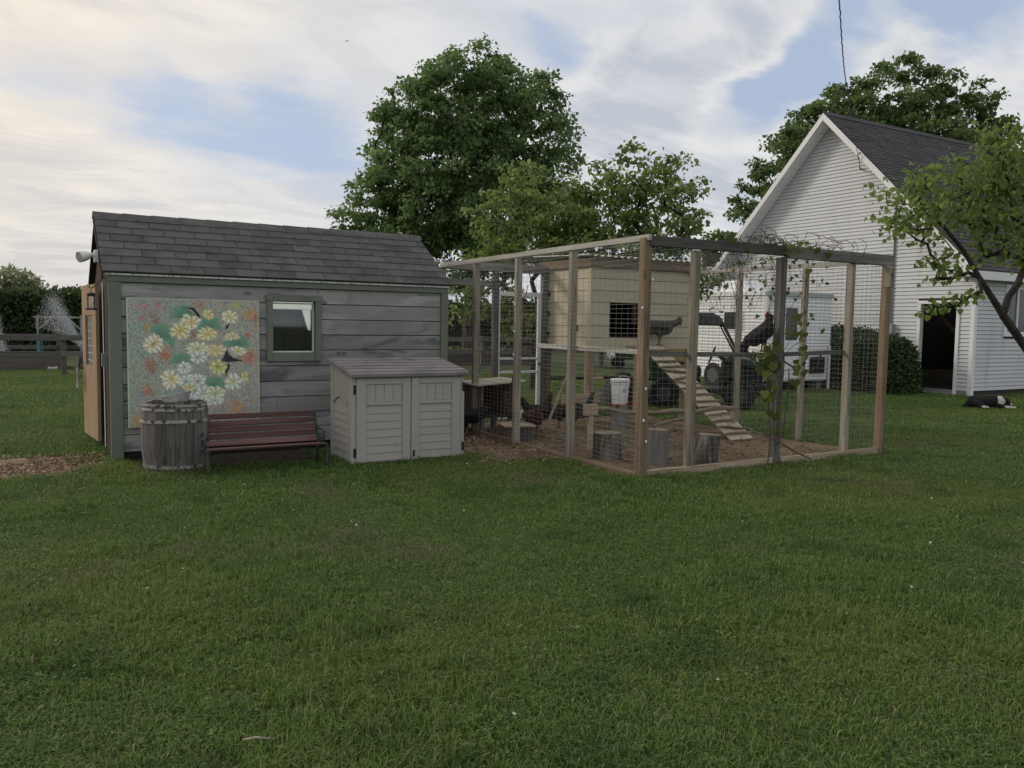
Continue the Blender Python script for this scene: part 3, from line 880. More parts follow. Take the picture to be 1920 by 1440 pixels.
# a towel over the door handle
hp2 = hp + dn * 0.055
tw = MB()
prof = [(0.035, 0.95), (0.04, 0.93), (0.045, 0.85), (0.05, 0.78), (0.04, 0.72)]
pts = []
for i, (w_, z_) in enumerate(prof):
    for k in range(5):
        u = (k - 2) / 2
        pts.append(hp2 + dd * (u * w_) + dn * (0.012 * math.sin(k * 2.4 + i) + 0.02) + Vector((0, 0, z_ - 0.012 * abs(u) * i)))
fs = [(i * 5 + k, i * 5 + k + 1, (i + 1) * 5 + k + 1, (i + 1) * 5 + k) for i in range(4) for k in range(4)]
o = one('towel', mat('grey_towel', (0.42, 0.43, 0.40), 0.95, [dict(scale=20.0, col=(0.28, 0.29, 0.27), lo=0.5, hi=0.7)], bump=(80.0, 0.5, 0.01)), MB().add(pts, fs), 'pale grey rag hanging from the shed door handle', 'towel', fix=False)
sm = o.modifiers.new('thick', 'SOLIDIFY'); sm.thickness = 0.012

# white floodlight under the gable
fl = thing('floodlight', 'white security floodlight fixed high on the shed gable', 'light', (0.66, 10.5, 2.28))
b0 = Vector((0.70, 10.50, 2.30))
MB().box(0.66, 0.715, 10.45, 10.56, 2.22, 2.36).build('mount', m_white, fl, bevel=0.01)
MB().tube([b0 + Vector((-0.02, -0.01, 0)), b0 + Vector((-0.07, -0.04, 0.0)), b0 + Vector((-0.09, -0.05, -0.005))], 0.022, 8).build('arm', m_white, fl, smooth=True)
ax = Vector((-0.86, -0.42, -0.22)).normalized()
c = b0 + Vector((-0.09, -0.05, -0.005))
hd = MB().tube([c - ax * 0.02, c, c + ax * 0.03, c + ax * 0.085, c + ax * 0.12], [0.02, 0.038, 0.05, 0.062, 0.064], 14)
hd.build('lamp_head', m_white, fl, smooth=True)
MB().tube([c + ax * 0.115, c + ax * 0.123], 0.058, 14).build('lens', mat('dull_lens', (0.35, 0.35, 0.33), 0.3), fl)

# lantern on a curled bracket
ln = thing('lantern', 'small black lantern hanging from a curled iron hook by the shed corner', 'lantern', (0.60, 10.25, 1.80))
br = [(0.775, 10.12, 1.93), (0.765, 10.12, 2.02), (0.735, 10.13, 2.04), (0.70, 10.15, 2.02), (0.66, 10.18, 1.965), (0.625, 10.2, 1.925), (0.60, 10.21, 1.92), (0.588, 10.215, 1.935), (0.59, 10.215, 1.955)]
MB().tube(br, 0.006, 6).build('hook', m_iron, ln, smooth=True)
lx, ly = 0.606, 10.21
MB().tube([(lx, ly, 1.92), (lx, ly, 1.875)], 0.003, 5).build('ring', m_iron, ln)
MB().lathe([(0.012, 1.875), (0.045, 1.86), (0.05, 1.845), (0.03, 1.842), (0.028, 1.83)], (lx, ly, 0), 12).build('cap', m_iron, ln)
MB().lathe([(0.062, 1.68), (0.062, 1.695), (0.05, 1.70)], (lx, ly, 0), 12).build('base', m_iron, ln)
for k in range(4):
    a = math.pi / 4 + k * math.pi / 2
    MB().tube([(lx + 0.046 * math.cos(a), ly + 0.046 * math.sin(a), 1.695), (lx + 0.046 * math.cos(a), ly + 0.046 * math.sin(a), 1.845)], 0.005, 5).build('bar', m_iron, ln)
MB().lathe([(0.04, 1.70), (0.04, 1.835)], (lx, ly, 0), 12).build('glass_chimney', glass('lantern_glass', (0.95, 0.93, 0.85)), ln)
MB().lathe([(0.018, 1.70), (0.018, 1.76), (0.004, 1.775)], (lx, ly, 0), 10).build('candle', mat('wax', (0.7, 0.66, 0.55), 0.6), ln)

# ------------------------------------------------------------------ torn flower painting
def paint():
    W, H = 240, 240
    rg = np.random.default_rng(21)
    yy, xx = np.mgrid[0:H, 0:W]
    X = 45 + xx / (W - 1) * 1390; Y = 60 + yy / (H - 1) * 1330        # working canvas units
    img = np.zeros((H, W, 3))

    def soft(n, seed):
        return value_noise(X / 1390, Y / 1390, n, seed)
    teal, green, blue, grey = np.array((0.33, 0.52, 0.50)), np.array((0.36, 0.55, 0.38)), np.array((0.36, 0.50, 0.62)), np.array((0.50, 0.52, 0.48))
    a = soft(5, 1)[..., None]; b = soft(4, 2)[..., None]
    left = np.clip(1 - (X - 45) / 700, 0, 1)[..., None]; top = np.clip(1 - (Y - 60) / 600, 0, 1)[..., None]
    teal, green, blue, grey = teal * 0.5 + 0.28, green * 0.55 + 0.24, blue * 0.6 + 0.22, grey * 0.8 + 0.12
    img[:] = grey * (1 - left) + (teal * (1 - a) + green * a) * left
    img = img * (1 - 0.6 * top * left) + blue * 0.6 * top * left
    img = img * (1 - 0.35 * b) + teal * 0.35 * b
    # dabs of many colours, each about one brush tip
    pal = np.array([(0.16, 0.22, 0.30), (0.18, 0.28, 0.20), (0.60, 0.62, 0.55), (0.62, 0.40, 0.36), (0.22, 0.20, 0.26), (0.55, 0.62, 0.50), (0.24, 0.48, 0.50), (0.74, 0.42, 0.18), (0.26, 0.50, 0.36), (0.70, 0.34, 0.22)])
    for k, p in ((2, 0.45), (1, 0.40)):
        gh, gw = H // k + 1, W // k + 1
        ids = rg.integers(0, len(pal), (gh, gw)); on = rg.random((gh, gw)) < p
        I = np.kron(ids, np.ones((k, k), int))[:H, :W]; O = np.kron(on, np.ones((k, k), bool))[:H, :W]
        img[O] = img[O] * 0.35 + pal[I][O] * 0.65

    def cluster(cx, cy, r, col, p=0.6):
        d = np.hypot(X - cx, Y - cy) / r
        m = (rg.random((H, W)) < p * np.clip(1.3 - d, 0, 1))
        img[m] = img[m] * 0.25 + np.array(col) * rg.uniform(0.75, 1.1) * 0.75
    red, pink, orange = (0.60, 0.16, 0.10), (0.70, 0.32, 0.42), (0.75, 0.38, 0.12)
    for cx, cy, r, c in ((215, 150, 60, pink), (350, 110, 50, pink), (385, 160, 35, pink), (205, 260, 45, pink), (315, 230, 38, red), (340, 300, 38, red), (245, 370, 42, orange), (430, 650, 75, red), (275, 740, 75, red), (300, 810, 40, red),
                         (1330, 200, 70, orange), (1390, 360, 38, orange), (1400, 260, 50, red), (790, 120, 60, (0.6, 0.35, 0.30)), (1320, 680, 90, red), (1180, 1220, 80, orange), (240, 1020, 70, red), (130, 1320, 60, orange), (720, 440, 60, (0.45, 0.22, 0.2)), (500, 560, 30, red), (1310, 430, 40, red), (540, 1060, 60, (0.25, 0.38, 0.58)), (180, 1060, 40, (0.28, 0.45, 0.62)), (1290, 790, 50, (0.30, 0.50, 0.55)), (1170, 110, 60, (0.6, 0.56, 0.25))):
        cluster(cx, cy, r, c)

    def fan(cx, cy, r, col, dark, a0, a1):
        """a lily pad: a fan with dark strokes from its heart"""
        dx, dy = X - cx, Y - cy
        d = np.hypot(dx, dy) / r; an = np.arctan2(-dy, dx)
        inside = (d < 1 + 0.06 * np.sin(an * 9)) & (an > a0) & (an < a1)
        st = 0.5 + 0.5 * np.sin(an * 34 + 2 * np.sin(an * 7))
        k = np.clip(1.15 - d, 0, 1) * st
        colr = np.array(col)[None, None] * (1 - 0.75 * k[..., None]) + np.array(dark) * 0.75 * k[..., None]
        img[inside] = colr[inside]

    def flower(cx, cy, rx, ry, n, base, heart, rot=0.0, sharp=0.28, again=True):
        if again:
            for q in range(3):
                an_ = rot * 3 + q * 2.1
                flower(cx + math.cos(an_) * rx * 0.45, cy + math.sin(an_) * ry * 0.4, rx * 0.72, ry * 0.72, n, np.array(base) * (0.86, 0.92, 0.80)[q], heart, rot + q, 0.35, False)
        dx, dy = (X - cx) / rx + 0.10 * np.sin(Y / 23 + cx), (Y - cy) / ry + 0.10 * np.sin(X / 19 + cy)
        d = np.hypot(dx, dy); an = np.arctan2(dy, dx) + rot
        lim = 1 - sharp * (0.5 + 0.5 * np.cos(an * n)) ** 1.0 * 0.9
        inside = d < lim
        st = 0.5 + 0.5 * np.cos(an * n + math.pi)
        k = np.clip(0.85 - 1.6 * d, 0, 1)[..., None]
        sh = (0.66 + 0.36 * st ** 0.7 + 0.10 * np.sin(an * n * 5 + d * 9))[..., None]
        colr = (np.array(base) * (1 - k * 0.75) + np.array(heart) * k * 0.75) * sh
        img[inside] = colr[inside]
        core = (d < 0.10) & again
        img[core] = np.array(heart) * 0.6
    pad, padd = (0.34, 0.50, 0.40), (0.05, 0.13, 0.10)
    cream, white, yel, pale = (0.78, 0.75, 0.60), (0.72, 0.76, 0.72), (0.78, 0.60, 0.16), (0.72, 0.75, 0.58)
    for f in ((620, 270, 150, 0.3, 3.1), (390, 470, 150, -0.6, 2.6), (890, 360, 130, -0.2, 3.3), (590, 740, 120, 0.0, 3.1), (930, 1000, 130, -0.2, 2.7), (1190, 560, 140, -0.1, 3.2)):
        fan(f[0], f[1], f[2], pad, padd, f[3], f[4])
    for f in ((690, 300, 105, 85, 7, cream, yel), (580, 390, 110, 95, 8, (0.74, 0.70, 0.48), yel), (310, 530, 105, 100, 9, cream, (0.55, 0.45, 0.2)), (860, 425, 105, 75, 8, (0.76, 0.72, 0.45), yel), (880, 220, 60, 55, 7, (0.74, 0.66, 0.35), yel),
              (1110, 240, 90, 75, 7, cream, yel), (1130, 450, 90, 45, 8, (0.72, 0.68, 0.52), yel), (760, 580, 125, 75, 9, pale, (0.6, 0.55, 0.25)), (960, 600, 110, 65, 7, (0.74, 0.70, 0.45), yel), (770, 670, 90, 70, 7, white, (0.35, 0.45, 0.3)), (1190, 610, 90, 60, 7, cream, yel),
              (980, 780, 95, 85, 8, (0.70, 0.70, 0.36), (0.45, 0.50, 0.05)), (620, 780, 75, 70, 8, white, (0.5, 0.52, 0.5)), (480, 900, 105, 105, 8, cream, yel), (640, 920, 85, 75, 8, white, (0.45, 0.42, 0.42)), (750, 920, 90, 80, 9, white, (0.45, 0.42, 0.4)),
              (670, 990, 70, 45, 6, (0.68, 0.70, 0.42), yel), (1140, 940, 95, 95, 7, white, yel), (830, 1050, 95, 80, 8, white, (0.4, 0.38, 0.38)), (940, 1060, 120, 80, 8, pale, (0.5, 0.52, 0.4)), (930, 1140, 110, 50, 8, white, (0.55, 0.6, 0.55)), (700, 1110, 80, 60, 7, white, (0.55, 0.55, 0.52)), (430, 1110, 70, 45, 5, pale, (0.5, 0.55, 0.35)), (1270, 890, 40, 60, 4, (0.66, 0.70, 0.35), yel), (260, 1160, 30, 50, 3, pale, yel)):
        flower(f[0], f[1], f[2] * 0.98, f[3] * 0.98, f[4], np.array(f[5]) * 0.72 + np.array((0.86, 0.86, 0.78)) * 0.28, f[6], rot=f[0] * 0.01)
    dab = rg.random((H, W)) < 0.10
    img[dab] = img[dab] * 0.55 + pal[rg.integers(0, len(pal), (H, W))][dab] * 0.45
    soft_ = img.copy(); soft_[1:-1, 1:-1] = (img[1:-1, 1:-1] * 2 + img[:-2, 1:-1] + img[2:, 1:-1] + img[1:-1, :-2] + img[1:-1, 2:]) / 6; img = soft_
    # rips in the sheet, showing the dark behind it
    hole = np.zeros((H, W), bool)
    for poly in (((610, 148), (720, 145), (770, 200), (805, 262), (760, 240), (700, 185)), ((1072, 578), (1090, 640), (1140, 680), (1255, 710), (1100, 722), (1015, 715)), ((1075, 700), (1108, 740), (1095, 800), (1072, 830), (1058, 885), (1048, 820), (1078, 780)), ((1110, 300), (1085, 360), (1055, 370), (1062, 335))):
        inside = np.zeros((H, W), bool)
        n = len(poly)
        for i in range(n):
            (ax_, ay_), (bx_, by_) = poly[i], poly[(i + 1) % n]
            cr = ((ay_ > Y) != (by_ > Y)) & (X < (bx_ - ax_) * (Y - ay_) / (by_ - ay_ + 1e-9) + ax_)
            inside ^= cr
        hole |= inside
    ed = (X < 58) | (Y < 70) | (X > 1424)
    img[ed] = img[ed] * 0.4 + np.array((0.62, 0.64, 0.60)) * 0.6
    return np.clip(img, 0, 1) ** 1.65 * 1.45, hole


PX0, PX1, PZ0, PZ1 = 0.94, 2.385, 0.37, 1.825
pt = thing('painting', 'large torn painting of white and yellow flowers hung on the shed wall', 'painting', (1.66, 10.05, PZ0))
img, hole = paint()
H_, W_ = img.shape[:2]
gx = np.linspace(PX0, PX1, W_) - 1.66; gz = np.linspace(PZ1, PZ0, H_) - PZ0
GX, GZ = np.meshgrid(gx, gz)
GY = 0.003 * np.sin(GX * 7) * np.sin(GZ * 5) - 0.012
v = np.stack([GX.ravel(), GY.ravel(), GZ.ravel()], 1)
ii = np.arange(H_ * W_).reshape(H_, W_)
f = np.stack([ii[:-1, :-1], ii[1:, :-1], ii[1:, 1:], ii[:-1, 1:]], -1).reshape(-1, 4)
f = f[~hole[:-1, :-1].ravel()]
link('canvas', np_mesh('canvas', v, f, cols=img.reshape(-1, 3)), mat('painted_canvas', (1, 1, 1), 0.6, attr='Col', bump=(120.0, 0.25, 0.004)), pt)
MB().box(PX0 + 0.01, PX1 - 0.01, 10.045, 10.066, PZ0 + 0.01, PZ1 - 0.01).build('backing_board', mat('dark_backing', (0.06, 0.06, 0.058), 0.9), pt)
# curled flaps of canvas at the rips
m_flap = mat('canvas_back', (0.50, 0.50, 0.44), 0.8, [dict(scale=25.0, col=(0.3, 0.36, 0.3), lo=0.5, hi=0.7)])


def cv(x, y, d):
    return (PX0 + (x - 45) / 1390 * (PX1 - PX0), 10.036 - d, PZ1 - (y - 60) / 1330 * (PZ1 - PZ0))


for quad in (((1072, 578, 0), (1140, 600, .02), (1180, 650, .045), (1140, 680, .03)), ((1020, 730, 0), (1115, 738, .02), (1110, 750, .035), (1015, 722, .01)), ((620, 148, 0), (700, 170, .03), (760, 235, .03), (690, 190, 0)), ((1000, 405, 0), (1040, 410, .03), (1030, 430, .02), (1005, 425, 0))):
    MB().add([cv(*q) for q in quad], [(0, 1, 2, 3)]).build('torn_flap', m_flap, pt)
# ------------------------------------------------------------------ barrel with a dented pan on top
m_stave = wood('grey_oak_stave', (0.15, 0.138, 0.128), (0.055, 0.05, 0.046), (0.22, 0.208, 0.196), 'Z', rnd=0.26, knots=0.45)
m_rusty = mat('pale_flaking_hoop', (0.32, 0.30, 0.28), 0.85, [dict(scale=(22, 22, 14), col=(0.06, 0.05, 0.045), lo=0.5, hi=0.56, fac=0.95)], bump=(60.0, 0.6, 0.01))
m_bhead = wood('barrel_head', (0.085, 0.08, 0.065), (0.04, 0.04, 0.03), (0.13, 0.12, 0.10), 'X', rnd=0, knots=0)
bc = Vector((1.315, 9.22, 0))
barrel = thing('barrel', 'weathered grey wooden barrel standing in front of the painting', 'barrel', tuple(bc))
bprof = lambda z: 0.292 + 0.042 * math.sin(math.pi * min(max((z + 0.04) / 0.80, 0), 1)) + (0.01 if z > 0.46 else 0)
NS = 22
for k in range(NS):
    a0 = 2 * math.pi * k / NS + 0.006 + (0.02 * math.sin(k * 3.1)); a1 = 2 * math.pi * (k + 1) / NS - 0.006 + (0.02 * math.sin((k + 1) * 3.1))
    zs = [0.0, 0.1, 0.2, 0.31, 0.42, 0.53, 0.64, 0.728 + random.uniform(-0.008, 0.006)]
    vs, fs = [], []
    off = random.uniform(-0.002, 0.003)
    for z in zs:
        r = bprof(z) + off
        for (a, rr) in ((a0, r), ((a0 + a1) / 2, r + 0.002), (a1, r), (a1, r - 0.025), (a0, r - 0.025)):
            vs.append((bc.x + rr * math.cos(a), bc.y + rr * math.sin(a), z))
    n = len(zs)
    for i in range(n - 1):
        for j in range(5):
            fs.append((i * 5 + j, i * 5 + (j + 1) % 5, (i + 1) * 5 + (j + 1) % 5, (i + 1) * 5 + j))
    fs += [(4, 3, 2, 1, 0), tuple((n - 1) * 5 + j for j in range(5))]
    MB().add(vs, fs).build('stave', m_stave, barrel)
for z, h in ((0.075, 0.035), (0.545, 0.032), (0.665, 0.028), (0.708, 0.022)):
    n = 40
    vs, fs = [], []
    for dz in (-h / 2, h / 2):
        for rr in (0.002, 0.010):
            for j in range(n):
                a = 2 * math.pi * j / n
                r = bprof(z + dz) + rr + 0.002 * math.sin(j * 2.7)
                vs.append((bc.x + r * math.cos(a), bc.y + r * math.sin(a), z + dz + 0.004 * math.sin(a * 2 + z * 9)))
    for j in range(n):
        j2 = (j + 1) % n
        fs += [(n + j, n + j2, 3 * n + j2, 3 * n + j), (j, j2, n + j2, n + j), (2 * n + j, 3 * n + j, 3 * n + j2, 2 * n + j2), (j, 2 * n + j, 2 * n + j2, j2)]
    MB().add(vs, fs).build('hoop', m_rusty, barrel)
MB().lathe([(0.272, 0.655), (0.272, 0.668)], tuple(bc), 24).build('barrel_head', m_bhead, barrel)
pan = MB()
pc = Vector((bc.x + 0.0, bc.y - 0.05, 0.70))
ring = []
n = 18
vs, fs = [], []
for (rx, ry, z) in ((0.10, 0.07, 0.005), (0.125, 0.09, 0.03), (0.135, 0.10, 0.085), (0.15, 0.11, 0.09), (0.13, 0.095, 0.08), (0.10, 0.07, 0.02)):
    for j in range(n):
        a = 2 * math.pi * j / n
        k = 1 + 0.10 * math.sin(2 * a + 1) + 0.05 * math.sin(5 * a)
        vs.append((pc.x + rx * k * math.cos(a), pc.y + ry * k * math.sin(a), pc.z + z + (0.035 * math.cos(a + 0.6) if z > 0.05 else 0) + 0.02))
for i in range(5):
    for j in range(n):
        j2 = (j + 1) % n
        fs.append((i * n + j, i * n + j2, (i + 1) * n + j2, (i + 1) * n + j))
fs.append(tuple(range(n - 1, -1, -1))); fs.append(tuple(5 * n + j for j in range(n)))
one('metal_pan', mat('dull_aluminium', (0.78, 0.77, 0.78), 0.32, [dict(scale=9.0, col=(0.32, 0.30, 0.30), lo=0.5, hi=0.68, fac=0.5)], metal=0.25, bump=(12.0, 0.3, 0.02)), MB().add(vs, fs), 'dented silver metal pan lying on top of the barrel', 'pan', smooth=True)

# ------------------------------------------------------------------ low slatted bench
m_red = wood('worn_red_slat', (0.108, 0.060, 0.055), (0.045, 0.024, 0.024), (0.16, 0.10, 0.092), 'X', rnd=0.14, knots=0)
m_red2 = wood('bare_worn_slat', (0.175, 0.105, 0.092), (0.08, 0.04, 0.04), (0.30, 0.23, 0.20), 'X', rnd=0.12, knots=0)
m_cast = mat('green_cast_iron', (0.038, 0.055, 0.052), 0.7, [dict(scale=25.0, col=(0.08, 0.095, 0.088), lo=0.5, hi=0.7, fac=0.7)], spec=0.4)
bench = thing('bench', 'low bench with worn dark red slats and green iron ends', 'bench', (2.16, 8.9, 0))
bx0, bx1 = 1.545, 2.785
for k in range(5):
    z = 0.285 + k * 0.068; y = 9.012 + k * 0.030
    MB().bar((bx0 + 0.015, y, z), (bx1 - 0.015, y, z), 0.016, 0.056, up=(0, 0.35, 1)).build('slat', m_red if k != 0 else m_red2, bench, bevel=0.003)
for k in range(4):
    y = 8.70 + k * 0.075; z = 0.266 - 0.008 * k
    MB().bar((bx0 - 0.0 * k, y, z), (bx1, y, z), 0.062, 0.018, up=(0, 0.1, 1)).build('slat', m_red2 if k else m_red, bench, bevel=0.003)
for x in (bx0 + 0.0, bx1 - 0.0):
    end = MB().bar((x, 9.00, 0.226), (x, 9.155, 0.566), 0.028, 0.03, up=(0, 1, 0)).build('end_frame', m_cast, bench, bevel=0.004)
    MB().bar((x, 8.67, 0.242), (x, 9.03, 0.218), 0.03, 0.026).build('seat_rail', m_cast, end)
    arm = [(x, 9.075, 0.426), (x, 9.03, 0.421), (x, 8.95, 0.396), (x, 8.86, 0.401), (x, 8.81, 0.381), (x, 8.80, 0.336), (x, 8.83, 0.276), (x, 8.85, 0.241)]
    MB().tube(arm, 0.015, 6).build('armrest', m_cast, end, smooth=True)
    scroll = [(x, 8.93, 0.266), (x, 8.97, 0.296), (x, 8.96, 0.336), (x, 8.91, 0.346), (x, 8.88, 0.316), (x, 8.90, 0.286)]
    MB().tube(scroll, 0.009, 5).build('scroll', m_cast, end, smooth=True)
    MB().tube([(x, 8.70, 0.241), (x, 8.705, 0.180), (x, 8.69, 0.080), (x, 8.66, 0.000)], [0.018, 0.015, 0.013, 0.016], 6).build('leg', m_cast, end, smooth=True)
    MB().tube([(x, 9.01, 0.226), (x, 9.03, 0.150), (x, 9.07, 0.000)], [0.018, 0.015, 0.016], 6).build('leg', m_cast, end, smooth=True)

# ------------------------------------------------------------------ plastic storage box
m_plast = mat('warm_grey_plastic', (0.40, 0.378, 0.345), 0.55, [dict(scale=1.6, col=(0.355, 0.337, 0.31), lo=0.45, hi=0.65, fac=0.6)], bump=(90.0, 0.12, 0.003), spec=0.3)
m_plastd = mat('splashed_plastic', (0.40, 0.378, 0.345), 0.6, [dict(scale=(6, 6, 4), col=(0.34, 0.325, 0.26), lo=0.5, hi=0.62, fac=0.6), dict(scale=40.0, col=(0.13, 0.11, 0.08), lo=0.64, hi=0.7, fac=0.8)], bump=(90.0, 0.12, 0.003))
m_lid = mat('taupe_plastic_lid', (0.235, 0.215, 0.218), 0.6, [dict(scale=3.0, col=(0.12, 0.11, 0.113), lo=0.45, hi=0.7, fac=0.6)], bump=(70.0, 0.2, 0.004))
m_blackp = mat('black_plastic', (0.012, 0.012, 0.013), 0.5)
SX0, SX1, SY0, SY1, SZF, SZB = 3.03, 4.42, 8.60, 9.33, 1.03, 1.155
sb = thing('storage_box', 'grey plastic garden storage box with two doors and a shingle lid', 'storage box', (3.72, 8.97, 0), rotz=0)
MB().prism([(SX0 + 0.012, SY0 + 0.03, 0.01), (SX0 + 0.012, SY1, 0.01), (SX0 + 0.012, SY1, SZB - 0.02), (SX0 + 0.012, SY0 + 0.03, SZF - 0.03)], (SX1 - SX0 - 0.024, 0, 0)).build('body', m_plast, sb, bevel=0.008)
# side panels: a recess with an arched top and lap boards
for sx, sgn in ((SX0, -1), (SX1, 1)):
    xo = sx + (0.0 if sgn > 0 else -0.0)
    MB().box(min(xo, xo - sgn * 0.02), max(xo, xo - sgn * 0.02), SY0 + 0.002, SY0 + 0.13, 0.02, SZF - 0.045).build('corner_post', m_plast, sb, bevel=0.01)
    MB().box(min(xo, xo - sgn * 0.02), max(xo, xo - sgn * 0.02), SY1 - 0.09, SY1 + 0.002, 0.02, SZB - 0.05).build('corner_post', m_plast, sb, bevel=0.01)
    for r in range(7):
        z = 0.06 + r * 0.085
        MB().prism([(xo - sgn * 0.004, SY0 + 0.135, z), (xo - sgn * 0.013, SY0 + 0.135, z + 0.078), (xo - sgn * 0.02, SY0 + 0.135, z + 0.078), (xo - sgn * 0.02, SY0 + 0.135, z)], (0, SY1 - SY0 - 0.235, 0)).build('side_board', m_plast, sb)
    arch = [(xo - sgn * 0.002, SY0 + 0.135 + (SY1 - SY0 - 0.235) * t / 8, 0.665 + 0.09 * math.sin(math.pi * t / 8)) for t in range(9)]
    MB().tube(arch, 0.008, 5).build('arch_rib', m_plast, sb, smooth=True)
xm = (SX0 + SX1) / 2 + 0.01
for di, (a, b) in enumerate(((SX0 + 0.055, xm - 0.003), (xm + 0.003, SX1 - 0.055))):
    d = MB().box(a, b, SY0 + 0.012, SY0 + 0.032, 0.03, SZF - 0.055).build('door', m_plast, sb, bevel=0.004)
    ia, ib = (a + 0.115, b - 0.10) if di == 0 else (a + 0.10, b - 0.115)
    # stiles and rails proud of the door
    for q in ((a + 0.002, ia, 0.032, SZF - 0.058), (ib, b - 0.002, 0.032, SZF - 0.058)):
        MB().box(q[0], q[1], SY0 - 0.008, SY0 + 0.0115, q[2], q[3]).build('stile', m_plast, d, bevel=0.005)
    for z0, z1 in ((SZF - 0.125, SZF - 0.0585), (0.672, 0.705)):
        MB().box(ia + 0.001, ib - 0.001, SY0 - 0.006 if z0 > 0.8 else SY0 - 0.011, SY0 + 0.0115, z0, z1).build('rail', m_plast, d, bevel=0.004)
    nw = 4
    for k in range(nw):
        p0 = ia + 0.004 + (ib - ia - 0.008) * k / nw; p1 = ia + 0.004 + (ib - ia - 0.008) * (k + 1) / nw - 0.006
        MB().box(p0, p1, SY0 + 0.004, SY0 + 0.0118, 0.710, SZF - 0.130).build('upright_board', m_plast, d, bevel=0.002)
    for r in range(7):
        z = 0.045 + r * 0.089
        MB().prism([(ia + 0.003, SY0 + 0.001, z), (ia + 0.003, SY0 + 0.0065, z + 0.082), (ia + 0.003, SY0 + 0.0118, z + 0.082), (ia + 0.003, SY0 + 0.0118, z)], (ib - ia - 0.006, 0, 0)).build('lap_board', m_plastd if r < 3 else m_plast, d)
for x in (SX0 + 0.028, SX1 - 0.028):
    MB().box(x - 0.024, x + 0.024, SY0 + 0.002, SY0 + 0.03, 0.02, SZF - 0.05).build('hinge_post', m_plast, sb, bevel=0.008)
    for z0, z1 in ((0.10, 0.20), (0.80, 0.90)):
        h = MB().box(x - 0.004, x + 0.022, SY0 - 0.006, SY0 + 0.0015, z0, z1).build('hinge', m_blackp, sb)
        MB().box(x - 0.006, x + 0.024, SY0 - 0.012, SY0 + 0.001, z1 + 0.001, z1 + 0.018).build('hinge_cap', m_plast, h, bevel=0.003)
MB().box(xm + 0.015, xm + 0.075, SY0 - 0.012, SY0 - 0.0085, SZF - 0.13, SZF - 0.06).build('latch', mat('pale_plastic', (0.42, 0.42, 0.40), 0.5), sb, bevel=0.003)
MB().box(xm + 0.025, xm + 0.045, SY0 - 0.016, SY0 - 0.0085, 0.07, 0.14).build('latch', m_blackp, sb)
lid = MB().prism([(SX0 - 0.03, SY0 - 0.045, SZF - 0.045), (SX0 - 0.03, SY0 - 0.05, SZF - 0.005), (SX0 - 0.03, SY0 - 0.03, SZF + 0.012), (SX0 - 0.03, SY1 + 0.03, SZB + 0.012), (SX0 - 0.03, SY1 + 0.03, SZB - 0.03)], (SX1 - SX0 + 0.06, 0, 0)).build('lid', m_lid, sb, bevel=0.006)
nr_ = 5
for r in range(nr_):
    y0 = SY0 - 0.02 + (SY1 - SY0 + 0.03) * r / nr_; y1 = SY0 - 0.02 + (SY1 - SY0 + 0.03) * (r + 1) / nr_
    zf = lambda y: SZF + 0.012 + (SZB - SZF) * (y - SY0 + 0.03) / (SY1 - SY0 + 0.06)
    xs = [SX0 - 0.012] + [SX0 - 0.012 + (0.12 if r % 2 else 0.24) + 0.24 * k for k in range(6)] + [SX1 + 0.012]
    xs = [x for x in xs if x <= SX1 + 0.013]
    for a, b in zip(xs, xs[1:]):
        if b - a < 0.03: continue
        MB().prism([(a + 0.003, y0, zf(y0) + 0.001), (a + 0.003, y0, zf(y0) + 0.011), (a + 0.003, y1, zf(y1) + 0.002), (a + 0.003, y1, zf(y1) + 0.001)], (b - a - 0.006, 0, 0)).build('lid_tile', m_lid, lid)
# ------------------------------------------------------------------ fenced chicken run
m_new = wood('newer_brown_post', (0.205, 0.148, 0.098), (0.065, 0.045, 0.03), (0.30, 0.225, 0.155), 'Z', rnd=0.12, knots=0.55)
m_pgrey = wood('weathered_post', (0.28, 0.245, 0.192), (0.085, 0.07, 0.052), (0.42, 0.385, 0.32), 'Z', rnd=0.16, knots=0.5)
m_pdark = wood('dark_grey_post', (0.115, 0.11, 0.11), (0.05, 0.047, 0.047), (0.19, 0.18, 0.175), 'Z', rnd=0.12, knots=0.4)
m_bgreyX = wood('weathered_beam_long', (0.42, 0.40, 0.365), (0.16, 0.15, 0.13), (0.60, 0.575, 0.535), 'Y', rnd=0.12, knots=0.3)
m_bdarkX = wood('dark_beam_long', (0.085, 0.079, 0.075), (0.035, 0.032, 0.03), (0.145, 0.136, 0.13), 'X', rnd=0.1, knots=0.3)
m_bgreyY = wood('weathered_beam_cross', (0.185, 0.178, 0.16), (0.07, 0.066, 0.06), (0.28, 0.272, 0.245), 'X', rnd=0.12, knots=0.3)
m_wire = mat('dull_galvanised_wire', (0.235, 0.235, 0.222), 0.6, metal=0.2, spec=0.3)
m_rail = wood('dark_middle_rail', (0.125, 0.118, 0.105), (0.055, 0.05, 0.045), (0.19, 0.18, 0.16), 'X', rnd=0.1, knots=0.2)
RX0, RX1, RYF, RYB, RH = 5.485, 9.39, 6.64, 11.46, 2.53
run = thing('chicken_run', 'tall timber chicken run fenced with welded wire', 'chicken run', (7.4, 8.8, 0))


